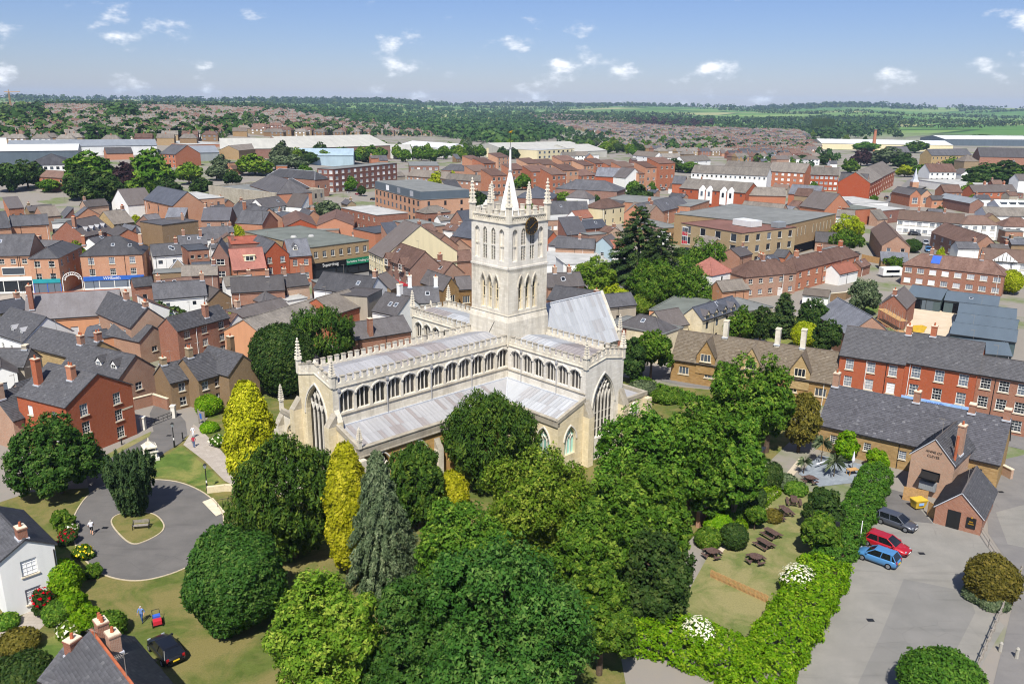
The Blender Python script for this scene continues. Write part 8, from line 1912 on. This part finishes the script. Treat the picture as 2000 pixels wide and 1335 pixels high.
# ------------------------------------------------------------------ people
flat('skin', rgb('#c79a7e'), .6, .2, var=.05); flat('cloth_white', rgb('#d8dae2'), .8, .1); flat('cloth_blue', rgb('#6a86b8'), .8, .1); flat('cloth_denim', rgb('#3c5684'), .85, .1); flat('cloth_black', rgb('#26262a'), .85, .1); flat('cloth_red', rgb('#a83444'), .85, .1); flat('hair_grey', rgb('#b4b0a8'), .8, .1); flat('hair_dark', rgb('#3a2c24'), .8, .1)
def person(label, P, face, top, legs, hair, h=1.72, shorts=False, stride=.16, arm=.12):
 s = h / 1.72
 V = [(0, 0, .95), (0, 0, 1.15), (0, 0, 1.36), (0, 0, 1.47), (0, .01, 1.56), (0, .02, 1.66), (-.1, 0, .9), (-.1, stride, .5), (-.1, stride * .5 - .03, .08), (-.1, stride * .5 + .13, .03), (.1, 0, .9), (.1, -stride * .4, .5), (.1, -stride - .12, .1), (.1, -stride + .04, .03),
  (-.19, 0, 1.37), (-.26, -arm, 1.12), (-.25, arm * .3, .88), (-.25, arm * .5, .8), (.19, 0, 1.37), (.26, arm, 1.12), (.25, arm * 1.6, .9), (.25, arm * 1.9, .82)]
 E_ = [(0, 1), (1, 2), (2, 3), (3, 4), (4, 5), (0, 6), (6, 7), (7, 8), (8, 9), (0, 10), (10, 11), (11, 12), (12, 13), (2, 14), (14, 15), (15, 16), (16, 17), (2, 18), (18, 19), (19, 20), (20, 21)]
 R = [(.15, .11), (.135, .1), (.16, .11), (.055, .055), (.082, .095), (.085, .1), (.09, .09), (.065, .065), (.04, .04), (.04, .035), (.09, .09), (.065, .065), (.04, .04), (.04, .035), (.06, .06), (.045, .045), (.032, .032), (.035, .022), (.06, .06), (.045, .045), (.032, .032), (.035, .022)]
 me = bpy.data.meshes.new('body'); me.from_pydata([(a * s, b * s, c * s) for a, b, c in V], E_, [])
 o = bpy.data.objects.new('body', me); COL.objects.link(o)
 sk = o.modifiers.new('skin', 'SKIN')
 if not me.skin_vertices: me.skin_vertices.new()
 for i, (a, b) in enumerate(R): d_ = me.skin_vertices[0].data[i]; d_.radius = (a * s, b * s); d_.use_root = (i == 0)
 o.modifiers.new('sub', 'SUBSURF').levels = 2; o.modifiers['sub'].render_levels = 2
 bpy.context.view_layer.update(); dg = bpy.context.evaluated_depsgraph_get(); dg.update()
 bm_ = bpy.data.meshes.new_from_object(o.evaluated_get(dg)); bpy.data.objects.remove(o)
 bm_.name = 'body'
 for k in (top, legs, 'skin', hair, 'cloth_black'): bm_.materials.append(M[k])
 for p in bm_.polygons:
  c = p.center / s; z = c.z; ax = abs(c.x)
  mi = 0 if z > .93 else 1
  if ax > .2 and z < (1.2): mi = 2 if z < (1.05 if not shorts else 1.18) else 0
  elif ax <= .2 and z > 1.45: mi = 3 if (z > 1.6 or c.y < -.02) else 2
  elif z < .1: mi = 4
  elif shorts and z < .5: mi = 2
  p.material_index = mi; p.use_smooth = True
 ro = empty('person', P, face); tag(ro, label, 'person', 'people in the churchyard'); link('body', bm_, ro)
 return ro
person('person in white shirt and black shorts walking on the tarmac circle', G(180, 1043), math.radians(20), 'cloth_white', 'cloth_black', 'hair_grey', shorts=True)
person('person in blue jacket and jeans walking on the dry lawn', G(278, 1215), math.radians(170), 'cloth_blue', 'cloth_denim', 'hair_grey')
person('person in red top and denim on the church path', G(379, 873), math.radians(10), 'cloth_red', 'cloth_denim', 'hair_dark', 1.65)
person('person in white standing farther along the church path', G(378, 854), math.radians(160), 'cloth_white', 'cloth_white', 'hair_grey', 1.68)
tr = empty('garden_trolley', G(308, 1220), .5); tag(tr, 'red and blue wheeled trolley beside the walker in blue', 'trolley')
m = MB(); m.box(-.35, -.4, .25, .35, .15, .62, 'red_paint'); m.build('tub', tr); m = MB(); m.box(-.3, .15, .3, .3, .55, .8, 'blue_paint'); m.build('bag', tr); m = MB(); m.bar((-.3, .5, .4), (-.3, .95, 1.0), .025, 'black_iron', 5); m.bar((.3, .5, .4), (.3, .95, 1.0), .025, 'black_iron', 5); m.bar((-.3, .95, 1.0), (.3, .95, 1.0), .025, 'black_iron', 5); m.build('handle', tr)
for sx in (-.4, .4):
 for sy in (-.25, .35): m = MB(); m.bar((sx - .04, sy, .16), (sx + .04, sy, .16), .16, 'tyre', 10); m.build('wheel', tr)
# ------------------------------------------------------------------ churchyard furniture
def lamp_post(label, P, h=3.4):
 o = empty('lamp_post', P); tag(o, label, 'lamp post', 'churchyard lamp posts')
 m = MB(); m.frus(0, 0, 0, .9, .13, .1, 'black_iron', 8); m.frus(0, 0, .9, h - .55, .07, .05, 'black_iron', 8); m.frus(0, 0, 1.05, 1.35, .078, .076, 'paint_white', 8); m.build('post', o)
 m = MB(); m.frus(0, 0, h - .5, h - .1, .13, .2, 'lamp_clear', 6); l_ = m.build('lantern', o); m = MB(); m.frus(0, 0, h - .1, h + .12, .24, .04, 'black_iron', 6); m.build('lantern_cap', l_)
lamp_post('black lamp post at the corner of the green lawn and lane', G(341, 873)); lamp_post('black lamp post beside the steps on the tarmac circle', G(405, 958)); lamp_post('black lamp post against the aisle wall', G(866, 912), 5.0)
def bollard(label, P, h=1.0, mat='black_iron', r=.08):
 m = MB(); m.frus(0, 0, 0, h * .85, r * 1.15, r, mat, 8); m.frus(0, 0, h * .85, h, r * 1.25, r * .6, mat, 8); o = m.build('bollard'); o.location = P; tag(o, label, 'bollard')
bollard('black bollard where the lane meets the church path', G(357, 857)); bollard('pale concrete bollard nearer the rail fence', G(1953, 1271), .9, 'concrete', .13); bollard('pale concrete bollard farther into the back road', G(1985, 1284), 1.0, 'concrete', .14); bollard('black bollard on the lane verge', G(238, 868), .9)
tb = empty('tomb_monument', G(294, 897), .55); tag(tb, 'stepped stone tomb monument with urn beside the lane', 'monument')
m = MB(); m.box(-1.0, -.8, 0, 1.0, .8, .35, 'stone_pale'); m.build('plinth', tb); m = MB(); m.box(-.75, -.6, .35, .75, .6, 1.15, 'stone_pale'); m.box(-.95, -.75, 1.15, .95, .75, 1.3, 'stone_pale'); m.build('chest', tb)
m = MB()
for x in (-.65, .65):
 for y in (-.5, .5): m.bar((x, y, 1.3), (x, y, 1.75), .07, 'stone', 6)
m.build('colonnettes', tb)['kind'] = 'stuff'
m = MB(); m.box(-.35, -.3, 1.3, .35, .3, 1.75, 'painted_shade'); m.build('niche_shade', tb)  # solid block painted dark for the shade between the colonnettes
m = MB(); m.frus(0, 0, 1.75, 1.9, 1.2, 1.2, 'stone', 4, cap=True); m.frus(0, 0, 1.9, 2.5, 1.1, .25, 'stone', 4); m.frus(0, 0, 2.5, 3.0, .16, .05, 'stone', 6); m.build('canopy', tb)
def bench(label, P, a):
 o = empty('bench', P, a); tag(o, label, 'bench')
 for k in range(4): m = MB(); m.box(-.85, -.25 + k * .13, .43, .85, -.15 + k * .13, .46, 'timber_grey'); m.build('seat_slat', o)
 for k in range(3): m = MB(); m.box(-.85, .3, .58 + k * .13, .85, .33, .68 + k * .13, 'timber_grey'); m.build('back_slat', o)
 for x in (-.8, .8): m = MB(); m.box(x - .03, -.28, 0, x + .03, -.22, .64, 'black_iron'); m.box(x - .03, .28, 0, x + .03, .34, .95, 'black_iron'); m.box(x - .03, -.22, .6, x + .03, .28, .64, 'black_iron'); m.build('frame', o)
bench('grey slatted bench on the island beneath the Irish yew', G(276, 1032), math.radians(12))
gt = empty('gate', G(310, 832)); tag(gt, 'low black bar gate between two stone piers across the lane', 'gate')
pa, pb = G(281, 838) - gt.location, G(340, 815) - gt.location
for p in (pa, pb): m = MB(); m.box(p.x - .28, p.y - .28, 0, p.x + .28, p.y + .28, 1.7, 'stone_pale'); m.box(p.x - .36, p.y - .36, 1.7, p.x + .36, p.y + .36, 1.9, 'stone_pale'); m.build('pier', gt)
for z in (.5, .95): m = MB(); m.bar((pa.x, pa.y, z), (pb.x, pb.y, z), .04, 'black_iron', 6); m.build('rail', gt)
for k in range(7): p = pa + (pb - pa) * (k + .5) / 7; m = MB(); m.bar((p.x, p.y, .2), (p.x, p.y, .95), .03, 'black_iron', 5); m.build('baluster', gt)
nb = empty('notice_board', G(395, 828), -.6); tag(nb, 'timber notice board beside the church path', 'notice board')
m = MB(); m.box(-.75, -.05, .6, .75, .05, 1.9, 'timber_grey'); m.build('board', nb); m = MB(); m.box(-.35, -.065, .8, .1, -.051, 1.6, 'blue_fascia'); m.build('poster', nb)
for x in (-.7, .7): m = MB(); m.box(x - .06, -.06, 0, x + .06, .06, 2.1, 'timber_grey'); m.build('post', nb)
wl_ = strip('retaining_wall', [gw(p) for p in ((405, 962), (440, 958), (470, 958))], .35, .8, 'stone_cream', kind=None); tag(wl_, 'low cream retaining wall at the church steps', 'wall')
rl = empty('handrail', G(432, 985)); tag(rl, 'black tubular handrail beside the ramp', 'handrail')
m = MB(); a, b = G(425, 990) - rl.location, G(455, 985) - rl.location; m.bar((a.x, a.y, .9), (b.x, b.y, .9), .03, 'black_iron', 5); m.build('rail', rl)
for k in range(4): p = a + (b - a) * k / 3; m = MB(); m.bar((p.x, p.y, 0), (p.x, p.y, .9), .025, 'black_iron', 5); m.build('post', rl)
def wall_run(name, label, pts, w, h, mat, cap='sill'):
 o = empty(name, (*gw(pts[0]), 0)); tag(o, label, 'wall'); P = [(gw(p)[0] - o.location.x, gw(p)[1] - o.location.y) for p in pts]
 strip('wall_face', P, w, h, mat, parent=o); strip('coping', P, w + .14, h + .1, cap, parent=o, z0=h + .002); return o
wall_run('churchyard_wall', 'old stone and brick wall between churchyard and beer garden', [(1362, 1030), (1400, 990), (1450, 940), (1490, 900)], .4, 1.9, 'brick_old', 'stone_grime')
wall_run('lane_wall', 'brick lane wall with blue gate behind the red brick house', [(262, 800), (300, 790), (330, 800)], .3, 1.7, 'brick_old', 'sill')
wall_run('car_park_wall', 'dark stone wall below the left car park', [(72, 440), (110, 436), (150, 428)], .5, 2.2, 'ironstone_dark', 'stone_grime')
wall_run('garden_wall', 'white garden walls beside the brick semi', [(1455, 575), (1478, 566), (1525, 578)], .3, 1.8, 'white', 'white')
wall_run('garden_wall', 'brown garden wall beyond the pointed conifer', [(1600, 590), (1650, 585), (1700, 560)], .3, 1.8, 'brick_brown')
wall_run('pub_corner_wall', 'short brick wall at the right corner of the inn', [(1956, 925), (1975, 935)], .35, 1.2, 'brick_old')
def board_fence(name, label, p0, p1, h, n, mat, gap=.15, posts=True):
 a, b = G(*p0), G(*p1); d = b - a; L = d.length; o = empty(name, a, math.atan2(d.y, d.x)); tag(o, label, 'fence'); w = L / n
 base = MB(); base.box(0, -.02, 0, w * (1 - gap), .02, h, mat)
 if gap > .3: base.mesh([(0, -.02, h), (w * (1 - gap), -.02, h), (w * (1 - gap) / 2, 0, h + .1), (w * (1 - gap), .02, h), (0, .02, h)], [(0, 1, 2), (1, 3, 2), (3, 4, 2), (4, 0, 2)], mat)
 me = base.data('picket' if gap > .3 else 'board'); nm = 'picket' if gap > .3 else 'board'
 for i in range(n): q = link(nm, me, o); q.location = (i * w, 0, 0)
 for z in (h * .3, h * .75): m = MB(); m.box(0, .022, z, L, .07, z + .09, mat); m.build('rail', o)
 return o
board_fence('picket_fence', 'new orange-brown picket fence across the beer garden', (1387, 1126), (1500, 1178), .8, 46, 'timber_new', .38)
board_fence('board_fence', 'tan board fence beside the pub extension', (1762, 975), (1810, 985), 1.7, 22, 'timber_new', .06)
board_fence('board_fence', 'short tan board fence beside the outhouse', (1810, 1005), (1826, 1015), 1.7, 8, 'timber_new', .06)
board_fence('board_fence', 'long tan garden fence behind the close', (1682, 508), (1760, 524), 1.8, 34, 'timber_new', .05)
rf_ = empty('rail_fence', G(1905, 1310)); tag(rf_, 'weathered post and rail fence along the car park edge', 'fence')
pts = [G(*p) - rf_.location for p in ((1902, 1325), (1925, 1270), (1948, 1215), (1970, 1165), (1992, 1125))]
pp = []
for a, b in zip(pts, pts[1:]):
 for k in range(3): pp.append(a + (b - a) * k / 3)
for p in pp + [pts[-1]]: m = MB(); m.box(p.x - .07, p.y - .07, 0, p.x + .07, p.y + .07, 1.15, 'timber_grey'); m.build('post', rf_)
for a, b in zip(pts, pts[1:]):
 for z in (.45, .95): m = MB(); m.bar((a.x, a.y, z), (b.x, b.y, z), .05, 'timber_grey', 4); m.build('rail', rf_)
mr = empty('metal_rail', G(1920, 1050)); tag(mr, 'thin metal railing beside the brick outhouse', 'railing')
pts = [G(*p) - mr.location for p in ((1913, 1042), (1930, 1068), (1948, 1095))]
for a, b in zip(pts, pts[1:]):
 for z in (.5, .95): m = MB(); m.bar((a.x, a.y, z), (b.x, b.y, z), .025, 'timber_grey', 5); m.build('rail', mr)
for p in pts: m = MB(); m.bar((p.x, p.y, 0), (p.x, p.y, 1.0), .03, 'timber_grey', 5); m.build('post', mr)
def pole(label, P, h, mat='paint_white', name='pole'):
 m = MB(); m.frus(0, 0, 0, h, .05, .045, mat, 8); m.frus(0, 0, h, h + .06, .06, .02, mat, 8); o = m.build(name); o.location = P; tag(o, label, 'pole')
pole('pale pole beside the parked blue car', G(1677, 1072), 3.2); pole('pale leaning pole beside the domed bush', G(1917, 1148), 2.2); pole('tall grey street pole in the right road', G(1727, 405), 8, 'timber_grey'); pole('tall grey street pole near the flats', G(672, 410), 8, 'timber_grey'); pole('tall dark pole rising behind the turret house', G(516, 470), 12, 'frame_dark'); pole('tall lamp column in the left car park', G(128, 405), 7, 'timber_grey')
cn = empty('traffic_cone', G(1888, 1156)); tag(cn, 'orange traffic cone beside the pale shrubs', 'cone')
m = MB(); m.box(-.22, -.22, 0, .22, .22, .04, 'orange'); m.build('base', cn); m = MB(); m.frus(0, 0, .04, .45, .16, .1, 'orange', 12); m.frus(0, 0, .62, .75, .06, .035, 'orange', 12); m.build('body', cn); m = MB(); m.frus(0, 0, .45, .62, .1, .06, 'paint_white', 12); m.build('band', cn)
# pub yard and beer garden
bn = empty('waste_bin', G(1792, 992), .25); tag(bn, 'yellow lidded waste bin beside the board fence', 'bin')
m = MB(); m.mesh([(-.6, -.4, .2), (.6, -.4, .2), (.6, .4, .2), (-.6, .4, .2), (-.75, -.55, 1.1), (.75, -.55, 1.1), (.75, .55, 1.1), (-.75, .55, 1.1)], [(0, 3, 2, 1), (0, 1, 5, 4), (1, 2, 6, 5), (2, 3, 7, 6), (3, 0, 4, 7)], 'yellow'); m.build('body', bn); m = MB(); m.box(-.8, -.6, 1.1, .8, .6, 1.2, 'yellow'); m.build('lid', bn); m = MB(); m.box(-.35, -.56, .6, .3, -.54, .9, 'pale_blue'); m.build('sticker', bn)
for sx in (-.5, .5):
 for sy in (-.3, .3): m = MB(); m.bar((sx - .03, sy, .1), (sx + .03, sy, .1), .1, 'tyre', 8); m.build('wheel', bn)
for i, (x, y, lab) in enumerate(((1788, 948, 'round barrel planter under the kitchen hood'), (1828, 962, 'wooden barrel beside the outhouse roof'))):
 m = MB(); m.frus(0, 0, 0, .35, .28, .34, 'timber', 12); m.frus(0, 0, .35, .7, .34, .28, 'timber', 12); o = m.build('barrel'); o.location = G(x, y); tag(o, lab, 'barrel')
def picnic(label, P, a):
 o = empty('picnic_table', P, a); tag(o, label, 'picnic table', 'picnic tables in the beer garden')
 for k in range(5): m = MB(); m.box(-.9, -.36 + k * .147, .72, .9, -.36 + k * .147 + .13, .76, 'timber_dark'); m.build('top_plank', o)
 for sy in (-1, 1):
  for k in range(2): m = MB(); m.box(-.9, sy * .72 - .14 + k * .145, .43, .9, sy * .72 - .01 + k * .145, .47, 'timber_dark'); m.build('seat_plank', o)
 for x in (-.65, .65):
  for sy in (-1, 1): m = MB(); m.bar((x, sy * .62, 0), (x, sy * .24, .72), .045, 'timber_dark', 4); m.build('leg', o)
  m = MB(); m.box(x - .04, -.82, .36, x + .04, .82, .43, 'timber_dark'); m.build('brace', o)
for (x, y, dx, dy, lab) in ((1550, 985, 2, 12, 'picnic table farthest up the beer garden'), (1532, 1005, 10, 10, 'second picnic table from the top of the garden'), (1514, 1015, 10, 10, 'third picnic table from the top of the garden'), (1506, 1049, 12, 7, 'picnic table above the lowest rectangular one'), (1492, 1069, 12, 7, 'lowest rectangular picnic table')):
 a, b = G(x, y), G(x + dx, y + dy); picnic(lab, a, math.atan2(b.y - a.y, b.x - a.x))
def round_table(label, P, a):
 o = empty('round_picnic_table', P, a); tag(o, label, 'picnic table', 'round picnic tables in the beer garden')
 for k in range(7):
  y = -.58 + k * .166; hw = math.sqrt(max(.05, .62 ** 2 - (y + .08) ** 2)); m = MB(); m.box(-hw, y, .72, hw, y + .15, .76, 'timber_dark'); m.build('top_plank', o)
 for k in range(4):
  a_ = k * math.pi / 2; q = MB(); T = lambda x, y, z: (x * math.cos(a_) - y * math.sin(a_), x * math.sin(a_) + y * math.cos(a_), z)
  q.box(-.45, .8, .43, .45, 1.05, .47, 'timber_dark', T); q.build('seat', o); q = MB(); q.box(-.04, .0, .3, .04, 1.0, .42, 'timber_dark', T); q.build('brace', o); q = MB(); q.bar(T(0, .35, .72), T(0, .6, 0), .045, 'timber_dark', 4); q.build('leg', o)
for (x, y, lab) in ((1475, 1098, 'round picnic table on the open lawn'), (1390, 1087, 'round picnic table near the larch'), (1581, 942, 'round picnic table beside the slate patio')): round_table(lab, G(x, y), .4)
def parasol(label, P, h):
 o = empty('parasol', P); tag(o, label, 'parasol'); m = MB(); m.bar((0, 0, 0), (0, 0, h), .03, 'timber', 6); m.build('pole', o); m = MB(); m.frus(0, 0, h * .45, h * .55, .14, .2, 'cloth_white', 8); m.frus(0, 0, h * .55, h, .2, .03, 'cloth_white', 8); m.build('folded_canopy', o); m = MB(); m.frus(0, 0, 0, .1, .3, .25, 'concrete', 8); m.build('base', o)
parasol('closed white parasol on the slate patio', G(1664, 918), 2.6)
ck = empty('garden_table', G(1664, 926), .3); tag(ck, 'orange-brown table beside the closed parasol', 'table'); m = MB(); m.box(-.7, -.4, .68, .7, .4, .74, 'timber_new'); m.build('top', ck)
for x in (-.6, .6):
 for y in (-.3, .3): m = MB(); m.box(x - .04, y - .04, 0, x + .04, y + .04, .68, 'timber_new'); m.build('leg', ck)
fp = empty('fallen_parasol', G(1603, 912), .5); tag(fp, 'white parasol lying folded over garden chairs', 'parasol'); m = MB(); m.bar((-.9, 0, .6), (.7, 0, .7), .12, 'cloth_white', 8, .05); m.build('folded_canopy', fp); m = MB(); m.bar((.7, 0, .7), (1.5, .1, .5), .03, 'timber', 6); m.build('pole', fp)
fs_ = empty('floodlight', G(1628, 1075)); tag(fs_, 'small floodlight box on a post in the hedge', 'floodlight'); m = MB(); m.bar((0, 0, 0), (0, 0, 2.9), .05, 'black_iron', 6); m.build('post', fs_); m = MB(); m.box(-.2, -.25, 2.9, .2, .1, 3.3, 'plastic_black'); m.build('lamp_box', fs_)
sk_ = empty('skip', G(1790, 648), .2); tag(sk_, 'yellow builders skip in the sandy yard', 'skip')
m = MB(); m.mesh([(-1.1, -.7, 0), (1.1, -.7, 0), (1.1, .7, 0), (-1.1, .7, 0), (-1.7, -.8, 1.2), (1.7, -.8, 1.2), (1.7, .8, 1.2), (-1.7, .8, 1.2)], [(0, 3, 2, 1), (0, 1, 5, 4), (1, 2, 6, 5), (2, 3, 7, 6), (3, 0, 4, 7)], 'yellow'); m.build('body', sk_)
sc_ = empty('scaffold', G(1752, 668)); tag(sc_, 'metal scaffold beside the roof under repair', 'scaffold')
for i in range(6):
 for j in (0, 1.2): m = MB(); m.bar((j + i * .1, i * 2.0, 0), (j + i * .1, i * 2.0, 5.5), .04, 'timber_grey', 5); m.build('standard', sc_)
for z in (2.0, 4.2): m = MB(); m.box(-.1, 0, z, 1.5, 10.2, z + .06, 'timber_new'); m.build('boards', sc_)
ar = empty('arch_sign', G(142, 560, 0)); tag(ar, 'white ironwork arch sign over the alley beside the blue fascia shop', 'arch')
p, q = G(122, 548, 3.6), G(160, 545, 3.6); c_ = (p + q) / 2 - ar.location; R_ = (q - p).length / 2; u_ = (q - p).normalized(); m = MB(); pv_ = None
for k in range(13):
 a = math.pi * k / 12
 P0 = c_ + u_ * math.cos(a) * R_ + Vector((0, 0, math.sin(a) * R_ * .9)); P1 = c_ + u_ * math.cos(a) * R_ * .7 + Vector((0, 0, math.sin(a) * R_ * .6))
 if pv_: m.bar(pv_[0], P0, .07, 'paint_white', 5); m.bar(pv_[1], P1, .07, 'paint_white', 5); m.bar(pv_[0], P1, .05, 'paint_white', 4)
 pv_ = (P0, P1)
m.build('ironwork', ar)
for s_ in (-1, 1): m = MB(); P0 = c_ + u_ * s_ * R_; m.bar((P0.x, P0.y, 0), P0, .08, 'paint_white', 6); m.build('post', ar)
cr = empty('tower_crane', hit(22, 214)); tag(cr, 'small orange tower crane on the left horizon', 'crane')
m = MB()
for x in (-.7, .7):
 for y in (-.7, .7): m.bar((x * 1.3, y * 1.3, 0), (x * 1.3, y * 1.3, 30), .35, 'timber_new', 4)
m.build('mast', cr)['kind'] = 'stuff'; m = MB(); m.box(-8, -.6, 30, 20, .6, 31, 'timber_new'); m.build('jib', cr); m = MB(); m.bar((0, 0, 30), (0, 0, 35), .5, 'timber_new', 4); m.build('cat_head', cr)
# ------------------------------------------------------------------ haze: one closed box of thin air round everything
t = NT('haze'); t.n.remove(t.b)
pv = t.n.new('ShaderNodeVolumePrincipled'); pv.inputs['Color'].default_value = (.5, .7, 1.0, 1); pv.inputs['Density'].default_value = .00006; pv.inputs['Anisotropy'].default_value = -.15
t.l.new(pv.outputs[0], t.out.inputs['Volume']); M['haze'] = t.m
mb = MB(); mb.box(-6500, -4100, -40, 6500, 9800, 130, 'haze'); hz = mb.build('haze'); hz['kind'] = 'stuff'
